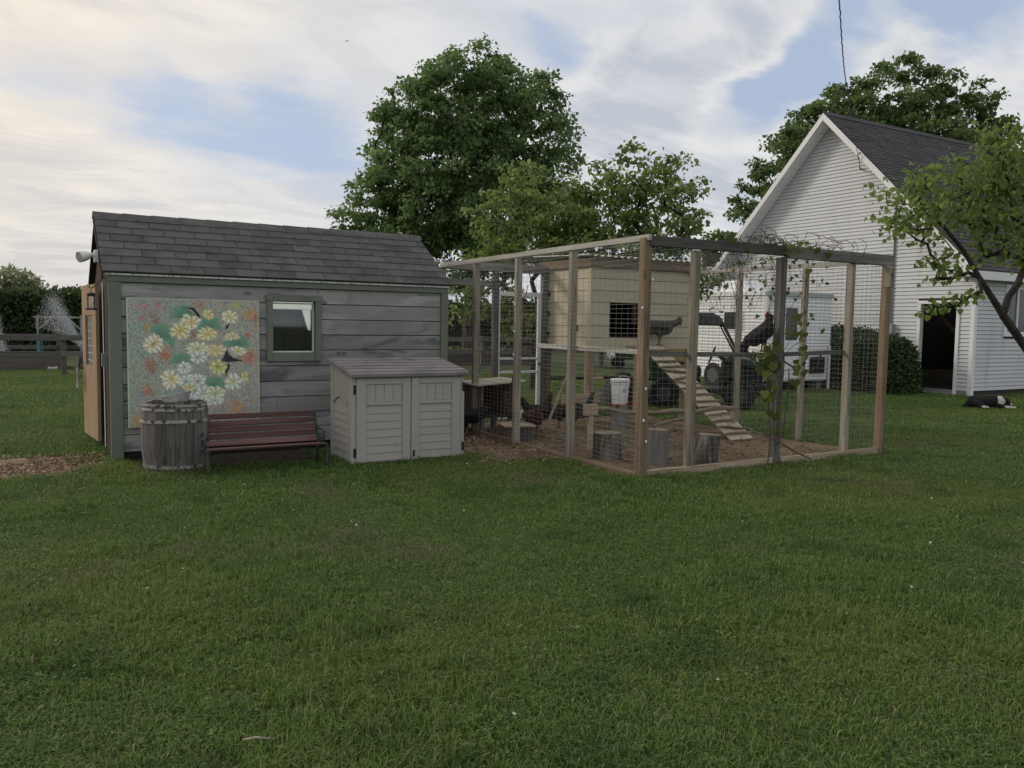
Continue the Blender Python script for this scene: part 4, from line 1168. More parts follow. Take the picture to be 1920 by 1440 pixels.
def post(x, y, w, d, h, m, lean=(0, 0), base=0.0):
    mb = MB().add([(x - w / 2, y - d / 2, base), (x + w / 2, y - d / 2, base), (x + w / 2, y + d / 2, base), (x - w / 2, y + d / 2, base)] +
                  [(x - w / 2 + lean[0], y - d / 2 + lean[1], h), (x + w / 2 + lean[0], y - d / 2 + lean[1], h), (x + w / 2 + lean[0], y + d / 2 + lean[1], h), (x - w / 2 + lean[0], y + d / 2 + lean[1], h)],
                  [(0, 3, 2, 1), (4, 5, 6, 7), (0, 1, 5, 4), (1, 2, 6, 5), (2, 3, 7, 6), (3, 0, 4, 7)])
    return mb.build('post', m, run, bevel=0.004)


post(RX0, RYF, 0.092, 0.092, 2.50, m_new, (0.01, 0.02))
for y, m in ((7.95, m_pgrey), (9.20, m_pgrey), (10.36, m_pgrey)):
    post(RX0 + 0.005, y, 0.088, 0.060, 2.445, m, (0.02, 0.03))
post(RX0, RYB, 0.09, 0.09, 2.44, m_pgrey)
post(6.155, RYF + 0.01, 0.075, 0.088, 2.41, m_pgrey, (0.03, 0.01))
post(7.50, RYF + 0.02, 0.090, 0.090, 2.41, m_pdark, (0.03, 0.02))
post(8.74, RYF + 0.02, 0.065, 0.088, 2.405, m_pgrey, (0.02, 0.02))
post(RX1, RYF, 0.09, 0.09, 2.41, m_new, (0.03, 0.01))
post(RX1 - 0.01, 7.90, 0.088, 0.05, 2.43, m_pgrey, (0.02, 0))
post(RX1 - 0.01, 9.10, 0.088, 0.06, 2.43, m_pgrey, (0.0, 0.02))
post(6.42, RYB, 0.09, 0.09, 2.43, m_pdark)
post(7.34, RYB, 0.09, 0.09, 2.43, m_pdark)


def pbeam(p, q, w, h, m, name='beam'):
    return MB().bar(p, q, w, h).build(name, m, run, bevel=0.004)


pbeam((RX0, RYF - 0.06, 2.50), (RX0, RYB + 0.05, 2.475), 0.04, 0.062, m_bgreyX)          # left top rail
pbeam((RX0 + 0.022, RYF + 0.0, 2.47), (7.56, RYF + 0.0, 2.485), 0.085, 0.105, m_bdarkX)      # front top beams, two lengths
pbeam((7.562, RYF + 0.004, 2.47), (RX1 + 0.08, RYF + 0.004, 2.472), 0.088, 0.130, m_bgreyY)
pbeam((RX1, RYF + 0.05, 2.46), (RX1, 10.30, 2.475), 0.05, 0.055, m_bgreyX)               # right top rail
pbeam((RX0 + 0.03, RYB, 2.49), (7.46, RYB, 2.48), 0.09, 0.13, m_bgreyY)                  # back top beam
pbeam((5.1, RYB + 0.02, 2.25), (6.5, RYB + 0.02, 2.22), 0.05, 0.09, m_bgreyY)
pbeam((RX0 + 0.05, RYF + 0.06, 1.325), (RX0 + 0.05, 8.80, 1.33), 0.02, 0.055, m_bgreyX, 'middle_rail')
pbeam((RX0 + 0.06, RYF + 0.07, 1.31), (7.46, RYF + 0.075, 1.285), 0.025, 0.050, m_rail, 'middle_rail')
pbeam((7.46, RYF + 0.078, 1.285), (8.78, RYF + 0.078, 1.315), 0.025, 0.050, m_rail, 'middle_rail')
m_sill = wood('pale_sill_board', (0.42, 0.33, 0.235), (0.19, 0.13, 0.085), (0.54, 0.45, 0.34), 'X', rnd=0.1, knots=0.3)
m_sillY = wood('brown_sill_board', (0.24, 0.175, 0.115), (0.12, 0.08, 0.05), (0.33, 0.26, 0.19), 'Y', rnd=0.1, knots=0.3)
pbeam((RX0 + 0.06, RYF - 0.02, 0.045), (7.42, RYF - 0.02, 0.05), 0.035, 0.09, m_sill, 'sill_board')
pbeam((7.56, RYF - 0.02, 0.045), (RX1 - 0.05, RYF - 0.02, 0.05), 0.035, 0.09, m_sill, 'sill_board')
pbeam((RX0 - 0.02, RYF + 0.06, 0.03), (RX0 - 0.02, 9.15, 0.03), 0.03, 0.07, m_sillY, 'sill_board')
pbeam((RX0 - 0.02, 9.25, 0.05), (RX0 - 0.02, 11.4, 0.05), 0.03, 0.08, m_sillY, 'sill_board')


def wire_panel(o, ax, L, H, du, dv, r, name='wire_mesh', z0=0.04, jitter=0.004, seed=1):
    """welded wire: every strand a thin real bar"""
    rg = np.random.default_rng(seed)
    o = np.array(o, float); ax = np.array(ax, float); up = np.array((0, 0, 1.0))
    a, b = [], []
    n = int((H - z0) / dv)
    for i in range(n + 1):
        z = z0 + i * dv
        k = int(L / 0.6)
        pts = [o + ax * (L * t / k) + up * (z + rg.normal(0, jitter)) for t in range(k + 1)]
        a += pts[:-1]; b += pts[1:]
    n = int(L / du)
    for i in range(n + 1):
        u = i * du
        k = 4
        pts = [o + ax * (u + rg.normal(0, jitter)) + up * (z0 + (H - z0) * t / k) for t in range(k + 1)]
        a += pts[:-1]; b += pts[1:]
    a, b = np.array(a), np.array(b)
    v, f = frusta(a, b, np.full(len(a), r), np.full(len(a), r), n=3)
    w = link(name, np_mesh(name, v - np.array(ORG[run.name]), f), m_wire, run)
    w['kind'] = 'stuff'
    return w


wire_panel((RX0 - 0.052, RYF, 0), (0, 1, 0), RYB - RYF, 2.46, 0.102, 0.051, 0.0019, seed=1)
wire_panel((RX0, RYF - 0.052, 0), (1, 0, 0), RX1 - RX0, 2.42, 0.077, 0.060, 0.0013, seed=2)
wire_panel((RX1 + 0.04, RYF, 0), (0, 1, 0), 3.6, 2.42, 0.077, 0.060, 0.0012, seed=3)
wire_panel((RX0, RYB + 0.05, 0), (1, 0, 0), 1.95, 2.42, 0.102, 0.077, 0.0014, seed=4)
# loose netting over the top
a, b = [], []
for i in range(21):
    y = RYF + 0.1 + i * 0.2
    for k in range(8):
        x0_, x1_ = RX0 + (RX1 - RX0) * k / 8, RX0 + (RX1 - RX0) * (k + 1) / 8
        if y > 10.2 and x1_ > 7.4: continue
        z = lambda x: 2.51 - 0.05 * math.sin(math.pi * (x - RX0) / (RX1 - RX0))
        a.append((x0_, y, z(x0_))); b.append((x1_, y, z(x1_)))
for i in range(20):
    x = RX0 + 0.1 + i * 0.2
    zz = 2.51 - 0.05 * math.sin(math.pi * (x - RX0) / (RX1 - RX0))
    a.append((x, RYF, zz)); b.append((x, RYB if x < 7.3 else 10.25, zz))
v, f = frusta(np.array(a), np.array(b), np.full(len(a), 0.0013), np.full(len(a), 0.0013), n=3)
w = link('roof_netting', np_mesh('roof_netting', v - np.array(ORG[run.name]), f), m_wire, run); w['kind'] = 'stuff'
# white screen door in the back of the run
dr = MB()
for q in ((6.47, 6.50, 0.06, 2.11), (7.21, 7.275, 0.06, 2.11)):
    dr.box(q[0], q[1], RYB - 0.025, RYB + 0.015, q[2], q[3])
for z0, z1 in ((2.04, 2.11), (1.02, 1.055), (0.80, 0.84), (0.06, 0.19)):
    dr.box(6.501, 7.209, RYB - 0.024, RYB + 0.014, z0, z1)
dr = dr.build('door', m_white, run, bevel=0.004)
MB().box(7.225, 7.26, RYB - 0.05, RYB - 0.026, 0.93, 0.97).build('handle', m_blackp, dr)
for (x, y, z) in ((RX0 + 0.052, RYF - 0.05, 2.07), (RX0 - 0.05, RYF - 0.02, 1.78), (RX0 - 0.05, 9.2, 1.85), (RX0 - 0.05, 9.2, 1.5), (RX0 - 0.05, 9.2, 1.2), (RX0 + 0.0, RYF - 0.05, 0.95), (RX0 + 0.02, RYF - 0.05, 0.4), (RX0 - 0.02, RYF - 0.05, 0.62)):
    MB().tube([(x - 0.004, y, z), (x + 0.004, y - 0.012, z)], [0.016, 0.016], 8).build('wire_clip', m_white, run)

# grey bird box under the right-hand end of the front beam
bb = thing('bird_box', 'small grey wooden box fixed under the end of the front beam', 'bird box', (9.27, 6.56, 2.14))
MB().prism([(9.27, 6.50, 2.13), (9.27, 6.585, 2.13), (9.27, 6.585, 2.40), (9.27, 6.50, 2.37)], (0.09, 0, 0)).build('case', m_pgrey, bb, bevel=0.003)
MB().tube([(9.315, 6.50, 2.28), (9.315, 6.495, 2.28)], 0.016, 10).build('entrance_hole', m_dark, bb)

# ------------------------------------------------------------------ raised coop
m_tan = mat('tan_panel_paint', (0.475, 0.425, 0.318), 0.7, [dict(scale=1.5, col=(0.42, 0.375, 0.28), lo=0.45, hi=0.65, fac=0.6), dict(scale=14.0, col=(0.51, 0.46, 0.345), lo=0.55, hi=0.7, fac=0.5)], bump=(25.0, 0.12, 0.006), rnd=0.04)
m_rough = wood('rough_brown_fascia', (0.175, 0.122, 0.078), (0.06, 0.04, 0.027), (0.27, 0.20, 0.135), 'X', rnd=0.1, knots=0.5)
m_tin = mat('pale_corrugated_roof', (0.46, 0.44, 0.37), 0.6, [dict(scale=9.0, col=(0.30, 0.26, 0.19), lo=0.5, hi=0.7, fac=0.7)])
CX0, CX1, CY0, CY1, CZ0, CZ1 = 7.42, 9.45, 10.27, 11.58, 1.23, 2.50
coop = thing('chicken_coop', 'tan plywood hen house raised on timber legs with a corrugated roof', 'chicken coop', (8.43, 10.9, 0))
hx0, hx1, hz0, hz1 = 7.78, 8.36, 1.44, 1.925
pf = MB()
nb = 7
bh = (CZ1 - CZ0) / nb
for r in range(nb):
    z0 = CZ0 + r * bh; z1 = z0 + bh - 0.006
    segs = [(CX0, CX1)]
    if z1 > hz0 and z0 < hz1: segs = [(CX0, hx0), (hx1, CX1)]
    for a, b in segs:
        MB().prism([(a, CY0 - 0.012, z0), (a, CY0 + 0.01, z0), (a, CY0 + 0.01, z1), (a, CY0 - 0.004, z1)], (b - a, 0, 0)).build('panel', m_tan, coop)
    if segs[0][1] == hx0:
        pass
sh = MB()
sh.box(CX0 + 0.013, hx0, CY0 + 0.012, CY0 + 0.03, CZ0, CZ1); sh.box(hx1, CX1 - 0.013, CY0 + 0.012, CY0 + 0.03, CZ0, CZ1)
sh.box(hx0, hx1, CY0 + 0.012, CY0 + 0.03, CZ0, hz0); sh.box(hx0, hx1, CY0 + 0.012, CY0 + 0.03, hz1, CZ1)
sh.box(CX1 - 0.03, CX1 - 0.013, CY0 + 0.031, CY1 - 0.013, CZ0, CZ1); sh.box(CX0 + 0.031, CX1 - 0.031, CY1 - 0.03, CY1 - 0.013, CZ0, CZ1)
sh.box(CX0 + 0.013, CX0 + 0.03, CY0 + 0.031, CY1 - 0.013, CZ0, CZ1)
sh.build('inner_wall', m_dark, coop)
MB().box(CX0 + 0.01, CX1 - 0.01, CY0 + 0.012, CY1 - 0.012, CZ0 - 0.03, CZ0 - 0.001).build('coop_floor', m_dark, coop)
nl = 7
for r in range(nl):
    z0 = CZ0 + r * (CZ1 - CZ0) / nl; z1 = z0 + (CZ1 - CZ0) / nl - 0.006
    MB().prism([(CX0 - 0.010, CY0 + 0.06, z0), (CX0 + 0.012, CY0 + 0.06, z0), (CX0 + 0.012, CY0 + 0.06, z1), (CX0 - 0.003, CY0 + 0.06, z1)], (0, CY1 - CY0 - 0.06, 0)).build('panel', m_tan, coop)
    MB().box(CX1 - 0.012, CX1 + 0.004, CY0 + 0.012, CY1, z0, z1).build('panel', m_tan, coop)
MB().box(CX0 - 0.014, CX0 + 0.004, CY0 - 0.016, CY0 + 0.055, CZ0, CZ1).build('corner_board', m_tan, coop)
for (y, z) in ((11.42, 2.10), (11.42, 1.78), (11.42, 1.44), (10.62, 1.55)):
    MB().box(CX0 - 0.028, CX0 - 0.0101, y - 0.035, y + 0.035, z - 0.04, z + 0.04).build('hinge', m_iron, coop)
rough = MB().box(CX0 - 0.05, CX1 + 0.05, CY0 - 0.05, CY0 - 0.014, CZ1 - 0.012, CZ1 + 0.13).build('fascia_board', m_rough, coop)
MB().box(CX0 - 0.05, CX0 - 0.012, CY0 - 0.013, CY1 + 0.1, CZ1 - 0.01, CZ1 + 0.12).build('fascia_board', m_rough, coop)
# corrugated sheet
vs, fs = [], []
nx = 90
for i in range(nx + 1):
    x = CX0 - 0.12 + (CX1 - CX0 + 0.24) * i / nx
    z = 0.016 * math.sin(i * math.pi / 2.5)
    vs += [(x, CY0 - 0.14, CZ1 + 0.150 + z), (x, CY1 + 0.2, CZ1 + 0.215 + z), (x, CY0 - 0.14, CZ1 + 0.146 + z), (x, CY1 + 0.2, CZ1 + 0.211 + z)]
for i in range(nx):
    o_ = i * 4
    fs += [(o_, o_ + 4, o_ + 5, o_ + 1), (o_ + 2, o_ + 3, o_ + 7, o_ + 6), (o_, o_ + 2, o_ + 6, o_ + 4), (o_ + 1, o_ + 5, o_ + 7, o_ + 3)]
MB().add(vs, fs).build('corrugated_roof', m_tin, coop)
for (x, y, m) in ((CX0 + 0.06, CY0 + 0.05, m_new), (CX0 + 0.05, CY1 - 0.05, m_new), (8.55, CY0 + 0.05, m_new), (CX1 - 0.06, CY0 + 0.05, m_new), (CX1 - 0.06, CY1 - 0.05, m_new), (8.30, CY1 - 0.05, m_new)):
    MB().box(x - 0.044, x + 0.044, y - 0.044, y + 0.044, 0.0, CZ0 - 0.031).build('leg', m, coop, bevel=0.003)
MB().box(CX0 + 0.11, CX0 + 0.3, CY0 + 0.04, CY0 + 0.06, 0.76, 0.80).build('cross_board', m_sill, coop)
# pop-hole: sliding door half across the opening
MB().box(8.20, 8.40, CY0 - 0.035, CY0 - 0.014, 1.62, 1.93).build('slide_door', m_dark, coop)
MB().box(8.42, 8.455, CY0 - 0.035, CY0 - 0.014, 1.50, 1.95).build('slide_rail', m_white, coop)
MB().box(8.12, 8.80, CY0 - 0.25, CY0 - 0.016, 1.262, 1.290).build('landing_board', m_sill, coop)
MB().box(8.84, 9.34, CY0 - 0.028, CY0 - 0.014, 1.02, 1.225).build('yellow_board', mat('mustard_board', (0.30, 0.23, 0.06), 0.8), coop)

# ramp of two planks with branch cleats
m_plank = wood('pale_ramp_plank', (0.46, 0.39, 0.295), (0.27, 0.205, 0.14), (0.56, 0.49, 0.385), 'Y', rnd=0.08, knots=0.3)
m_bark = wood('stick_bark', (0.19, 0.158, 0.11), (0.065, 0.05, 0.036), (0.30, 0.26, 0.19), 'X', rnd=0.2, knots=0.3)
rt, rb_ = Vector((8.44, 10.02, 1.275)), Vector((8.585, 8.20, 0.035))
ramp = thing('chicken_ramp', 'pale plank ramp with stick cleats leading up to the coop', 'ramp', tuple(rb_))
side = Vector((1, -0.0, 0.0)); dv = (rt - rb_).normalized(); nv = side.cross(dv).normalized()
for s in (-1, 1):
    MB().bar(rb_ + side * (0.11 * s), rt + side * (0.11 * s), 0.212, 0.02, up=nv).build('plank', m_plank, ramp, bevel=0.002)
k = 0
u = 0.10
Lr = (rt - rb_).length
while u < Lr - 0.05:
    c = rb_ + dv * u + nv * 0.028
    w = random.uniform(0.24, 0.30)
    t = random.uniform(-0.05, 0.05)
    r0 = random.uniform(0.012, 0.020)
    pts = [c + side * (w * q) + dv * (t * q + random.uniform(-0.012, 0.012)) + nv * random.uniform(0, 0.008) for q in (-1, -0.6, -0.2, 0.2, 0.6, 1)]
    MB().tube(pts, [r0 * 0.8, r0, r0 * 1.15, r0, r0 * 0.9, r0 * 0.6], 7).build('cleat', m_bark, ramp, smooth=True)
    u += random.uniform(0.115, 0.17); k += 1

# ------------------------------------------------------------------ things in the run
m_stump = wood('stump_bark', (0.085, 0.072, 0.06), (0.016, 0.013, 0.011), (0.36, 0.33, 0.30), 'Z', rnd=0.25, knots=0.0, fine=0.8)
m_stumpg = wood('silver_stump_wood', (0.21, 0.205, 0.185), (0.07, 0.065, 0.06), (0.33, 0.325, 0.30), 'Z', rnd=0.2, knots=0.0, fine=0.6)
m_cut = mat('cut_end_grain', (0.26, 0.22, 0.165), 0.9, [dict(scale=14.0, col=(0.12, 0.10, 0.08), lo=0.45, hi=0.65)])


def stump(c, r, h, m, label, tilt=(0, 0), wob=0.05):
    t = thing('log_stump', label, 'log', c, 'upright log sections used as perches')
    n = 22
    vs, fs = [], []
    zs = (0, h * 0.15, h * 0.5, h * 0.85, h)
    for i, z in enumerate(zs):
        for j in range(n):
            a = 2 * math.pi * j / n
            rr = r * (1.06 - 0.08 * i / 4 + wob * math.sin(3 * a + c[0] * 7) + wob * 0.6 * math.sin(7 * a + i) + 0.025 * math.sin(13 * a + 2 * i))
            vs.append((c[0] + rr * math.cos(a) + tilt[0] * z, c[1] + rr * math.sin(a) + tilt[1] * z, z + (0.25 * tilt[0] * rr * math.cos(a) * -1 if i == 4 else 0)))
    for i in range(4):
        for j in range(n):
            j2 = (j + 1) % n
            fs.append((i * n + j, i * n + j2, (i + 1) * n + j2, (i + 1) * n + j))
    MB().add(vs, fs).build('bark', m, t)
    MB().add(vs[-n:], [tuple(range(n))]).build('cut_top', m_cut, t)
    return t


stump((5.86, 7.72, 0), 0.165, 0.34, m_stump, 'short dark log with peeling pale bark left of the corner post')
stump((6.14, 7.14, 0), 0.12, 0.43, m_stumpg, 'silvery grey upright log just right of the corner post')
stump((6.63, 6.90, 0), 0.135, 0.37, m_stump, 'dark ridged log leaning behind the front grey post', (0.22, 0.05))
stump((7.80, 9.98, 0), 0.13, 0.395, m_stumpg, 'grey log standing under the white bucket')
# white bucket drinker
bk = thing('bucket', 'white lidded bucket with red drinker cups standing on a log', 'bucket', (7.80, 9.98, 0.398))
bkc = (7.80, 9.98, 0.398)
m_bucket = mat('white_plastic', (0.84, 0.85, 0.86), 0.35, [dict(scale=4.0, col=(0.6, 0.61, 0.62), lo=0.5, hi=0.7, fac=0.5)], spec=0.4)
MB().lathe([(0.118, 0.0), (0.122, 0.01), (0.138, 0.30), (0.140, 0.33)], bkc, 28).build('bucket_wall', m_bucket, bk, smooth=True)
for z in (0.315, 0.345):
    MB().lathe([(0.141, z), (0.151, z + 0.003), (0.152, z + 0.014), (0.141, z + 0.017)], bkc, 28).build('rim', m_bucket, bk, smooth=True)
MB().lathe([(0.150, 0.363), (0.152, 0.376), (0.146, 0.388), (0.13, 0.385), (0.128, 0.375)], bkc, 28).build('lid', m_bucket, bk, smooth=True)
hpts = [(bkc[0] + 0.05 + 0.11 * math.cos(t) * 0.8, bkc[1] - 0.02 - 0.11 * math.cos(t) * 0.5, bkc[2] + 0.33 + 0.105 * math.sin(t)) for t in np.linspace(-0.9, math.pi - 0.2, 12)]
MB().tube(hpts, 0.006, 6).build('handle', mat('yellowed_hose', (0.42, 0.38, 0.22), 0.5), bk, smooth=True)
vdir = Vector((-bkc[0], -bkc[1], 0)).normalized(); vs_ = Vector((-vdir.y, vdir.x, 0))
emb = MB(); cE = Vector(bkc) + Vector((0, 0, 0.215))
dirs = (vdir * math.cos(0.55) + vs_ * math.sin(0.55))
tang = Vector((-dirs.y, dirs.x, 0))
n = 20
for (ra, rb2, dep) in ((0.030, 0.023, 0.0),):
    vs, fs = [], []
    for rr in (ra, rb2):
        for j in range(n):
            a = 2 * math.pi * j / n
            vs.append(cE + dirs * 0.1345 + tang * (rr * math.cos(a)) + Vector((0, 0, rr * math.sin(a) * 1.05)))
    fs = [(j, (j + 1) % n, n + (j + 1) % n, n + j) for j in range(n)]
    emb.add(vs, fs)
for (ang, w_, h_) in ((0.6, 0.012, 0.005), (2.4, 0.010, 0.006), (4.2, 0.013, 0.005), (5.4, 0.009, 0.005)):
    p = cE + dirs * 0.1348 + tang * (0.011 * math.cos(ang)) + Vector((0, 0, 0.011 * math.sin(ang)))
    emb.add([p + tang * w_, p + Vector((0, 0, h_)), p - tang * w_, p - Vector((0, 0, h_))], [(0, 1, 2, 3)])
emb.build('round_badge', mat('dark_print', (0.03, 0.035, 0.045), 0.5), bk, fix=False)
MB().bar(Vector(bkc) + vdir * 0.1335 + vs_ * -0.035 + Vector((0, 0, 0.185)), Vector(bkc) + vdir * 0.1335 + vs_ * 0.035 + Vector((0, 0, 0.185)), 0.008, 0.01).build('grip_rib', m_bucket, bk)
m_redp = mat('red_plastic', (0.42, 0.02, 0.02), 0.4)
for an in (-1.35, -0.15, 1.2):
    dcu = vdir * math.cos(an) + vs_ * math.sin(an)
    p = Vector(bkc) + dcu * 0.15 + Vector((0, 0, 0.0))
    cup = MB().lathe([(0.012, -0.025), (0.028, -0.02), (0.032, 0.0), (0.028, 0.0), (0.02, -0.012)], tuple(p), 12).build('drinker_cup', m_redp, bk)
    MB().bar(p - dcu * 0.03 + Vector((0, 0, 0.01)), p + Vector((0, 0, 0.0)), 0.014, 0.014).build('nozzle', m_redp, cup)


def log(label, pts, r, m, cat='log', name='log_perch', group=None, n=8):
    t = MB().tube(pts, r, n)
    return one(name, m, t, label, cat, group, smooth=True)


log('long crooked log perch laid across the middle of the run', [(6.12, 8.45, 0.53), (6.45, 8.5, 0.52), (6.7, 8.5, 0.455), (7.0, 8.5, 0.445), (7.25, 8.5, 0.43), (7.55, 8.52, 0.445), (8.0, 8.5, 0.42), (8.4, 8.5, 0.455), (8.76, 8.48, 0.445)], [0.028, 0.032, 0.031, 0.033, 0.031, 0.034, 0.030, 0.033, 0.026], m_bark)
log('short pale log perch low behind the corner post', [(6.16, 7.24, 0.452), (6.5, 7.4, 0.47), (6.85, 7.52, 0.475), (7.05, 7.57, 0.485)], [0.020, 0.022, 0.021, 0.026], m_bark)
log('thin broken branch leaning on the dark grey front post', [(7.25, 6.85, 0.42), (7.5, 6.6, 0.28), (7.72, 6.55, 0.16), (7.95, 6.5, 0.06)], [0.006, 0.012, 0.014, 0.008], m_bark, 'branch', 'branch')
log('brown pole leaning against a coop leg above the hens', [(6.20, 9.66, 0.03), (6.62, 10.0, 0.40), (7.02, 10.35, 0.72), (7.40, 10.66, 1.03)], [0.022, 0.022, 0.021, 0.018], m_bark, 'pole', 'pole')
# perch board with its end block
o = one('perch_board', m_sill, MB().bar((6.93, 10.258, 0.475), (7.62, 10.258, 0.475), 0.03, 0.14).box(6.95, 7.0, 10.274, 10.31, 0.0, 0.52), 'pale board fixed low across the coop legs behind the hens', 'board', bevel=0.003)
o = one('perch_post', m_sill, MB().box(6.0, 6.2, 8.36, 8.42, 0.46, 0.60).box(6.07, 6.13, 8.365, 8.415, 0.0, 0.459), 'short post with a pale block holding the left end of the log perch', 'post', bevel=0.003)
one('perch_stake', m_pgrey, MB().box(8.66, 8.71, 8.46, 8.51, 0.0, 0.425), 'thin stake holding up the right end of the long log perch', 'stake')
one('perch_stake', m_pgrey, MB().box(6.96, 7.0, 7.53, 7.57, 0.0, 0.455), 'thin stake holding up the short pale log perch', 'stake')
# little shelter with a pale top
st = thing('feed_shelter', 'small brown box shelter with a pale sloping top beside the storage box', 'shelter', (5.9, 10.5, 0))
MB().prism([(5.42, 10.15, 0.715), (6.22, 10.15, 0.765), (6.22, 10.15, 0.787), (5.42, 10.15, 0.737)], (0, 0.75, 0)).build('shelter_top', mat('pale_board', (0.46, 0.44, 0.36), 0.8, [dict(scale=(6, 1, 6), col=(0.36, 0.34, 0.27), lo=0.45, hi=0.6)]), st)
MB().box(5.52, 5.55, 10.22, 10.85, 0.25, 0.718).build('side_wall', m_rough, st); MB().box(6.04, 6.07, 10.22, 10.85, 0.25, 0.75).build('side_wall', m_rough, st)
MB().box(5.551, 6.039, 10.82, 10.85, 0.25, 0.735).build('rear_wall', m_dark, st); MB().box(5.551, 6.039, 10.22, 10.819, 0.25, 0.28).build('base', m_dark, st)
for x in (5.56, 6.03):
    MB().box(x - 0.03, x + 0.03, 10.25, 10.31, 0, 0.249).build('leg', m_pdark, st); MB().box(x - 0.03, x + 0.03, 10.75, 10.81, 0, 0.249).build('leg', m_pdark, st)
one('red_feeder', mat('red_plastic_feeder', (0.35, 0.03, 0.02), 0.5), MB().lathe([(0.15, 0.0), (0.16, 0.04), (0.15, 0.07), (0.09, 0.09), (0.10, 0.40), (0.11, 0.52), (0.09, 0.58), (0.03, 0.62)], (5.17, 10.62, 0.012), 18), 'red poultry feeder peeping past the edge of the storage box', 'feeder', smooth=True)
# dust-bath crate
cr = thing('wooden_crate', 'dark wooden crate with a pale lid on the ground in the run', 'crate', (5.74, 9.62, 0), rotz=rad(-14), local=True)
MB().box(-0.20, 0.20, -0.19, -0.17, 0.02, 0.21).build('crate_front', m_pdark, cr); MB().box(-0.20, 0.20, 0.17, 0.19, 0.02, 0.21).build('crate_back', m_pdark, cr)
MB().box(-0.20, -0.18, -0.169, 0.169, 0.02, 0.21).build('crate_side', m_rough, cr); MB().box(0.18, 0.20, -0.169, 0.169, 0.02, 0.21).build('crate_side', m_rough, cr)
for k in range(3):
    MB().box(-0.225, 0.225, -0.215 + k * 0.147, -0.075 + k * 0.147, 0.2105, 0.2305 + 0.004 * k).build('lid_board', m_sill, cr)
one('pale_stone', mat('white_stone', (0.5, 0.48, 0.44), 0.8), MB().lathe([(0.005, 0), (0.03, 0.01), (0.026, 0.045), (0.01, 0.07)], (5.78, 9.66, 0.236), 9, 0.1), 'small white stone lying on the crate lid', 'stone')
# straw mound
bumpy = bumpy_sheet('straw_heap', mat('heaped_straw', (0.20, 0.165, 0.095), 0.95, [dict(scale=(30, 8, 8), col=(0.09, 0.075, 0.045), lo=0.45, hi=0.6)], bump=(60.0, 0.8, 0.03), world_co=True), 6.0, 7.7, 8.1, 9.7, 0.03, 0.09, 14, 0.6, 31)
bumpy['kind'] = 'stuff'; bumpy['label'] = 'low heap of straw on the run floor'; bumpy['category'] = 'straw'
# ------------------------------------------------------------------ animals
def capsule_mesh(p, q, r0, r1, nseg=12):
    p, q = np.array(p, float), np.array(q, float)
    d = q - p
    L = np.linalg.norm(d)
    d = d / L if L > 1e-6 else np.array((1.0, 0, 0))
    ref = np.array((0, 0, 1.0)) if abs(d[2]) < 0.9 else np.array((1.0, 0, 0))
    s = np.cross(d, ref); s /= np.linalg.norm(s); u = np.cross(s, d)
    rows = [(p - d * r0 * math.sin(a), r0 * math.cos(a)) for a in (1.35, 0.9, 0.45, 0.0)] + [(q + d * r1 * math.sin(a), r1 * math.cos(a)) for a in (0.0, 0.45, 0.9, 1.35)]
    t = np.arange(nseg) * 2 * math.pi / nseg
    v = np.concatenate([c + r * (np.cos(t)[:, None] * s + np.sin(t)[:, None] * u) for c, r in rows])
    k = len(rows)
    fs = [(i * nseg + j, i * nseg + (j + 1) % nseg, (i + 1) * nseg + (j + 1) % nseg, (i + 1) * nseg + j) for i in range(k - 1) for j in range(nseg)]
    fs += [tuple(range(nseg - 1, -1, -1)), tuple((k - 1) * nseg + j for j in range(nseg))]
    return v, fs


def body_mesh(name, prims, voxel, flat=None):
    """fuse tapered limbs and body masses into one continuous skin; colour by the nearest mass"""
    mb = MB()
    for (p, q, r0, r1, col) in prims:
        v, fs = capsule_mesh(p, q, r0, r1)
        mb.add(v, fs)
    me = bpy.data.meshes.new('tmp')
    me.from_pydata(mb.v, [], mb.f)
    o = bpy.data.objects.new('tmp', me)
    COL.objects.link(o)
    md = o.modifiers.new('r', 'REMESH'); md.mode = 'VOXEL'; md.voxel_size = voxel; md.use_smooth_shade = True
    m2 = o.modifiers.new('s', 'SMOOTH'); m2.factor = 0.5; m2.iterations = 3
    dg = bpy.context.evaluated_depsgraph_get()
    out = bpy.data.meshes.new_from_object(o.evaluated_get(dg))
    out.name = name
    bpy.data.objects.remove(o); bpy.data.meshes.remove(me)
    n = len(out.vertices)
    co = np.empty(n * 3); out.vertices.foreach_get('co', co); co = co.reshape(-1, 3)
    best = np.full(n, 1e9); col = np.zeros((n, 4)); col[:, 3] = 1
    for (p, q, r0, r1, c) in prims:
        p, q = np.array(p), np.array(q)
        d = q - p; L2 = max((d * d).sum(), 1e-9)
        t = np.clip(((co - p) @ d) / L2, 0, 1)
        dist = np.linalg.norm(co - (p + t[:, None] * d), axis=1) - (r0 + (r1 - r0) * t)
        m = dist < best
        best[m] = dist[m]; col[m, :3] = c
    a = out.attributes.new('Col', 'FLOAT_COLOR', 'POINT')
    a.data.foreach_set('color', col.astype(np.float32).ravel())
    out.materials.clear()
    return out


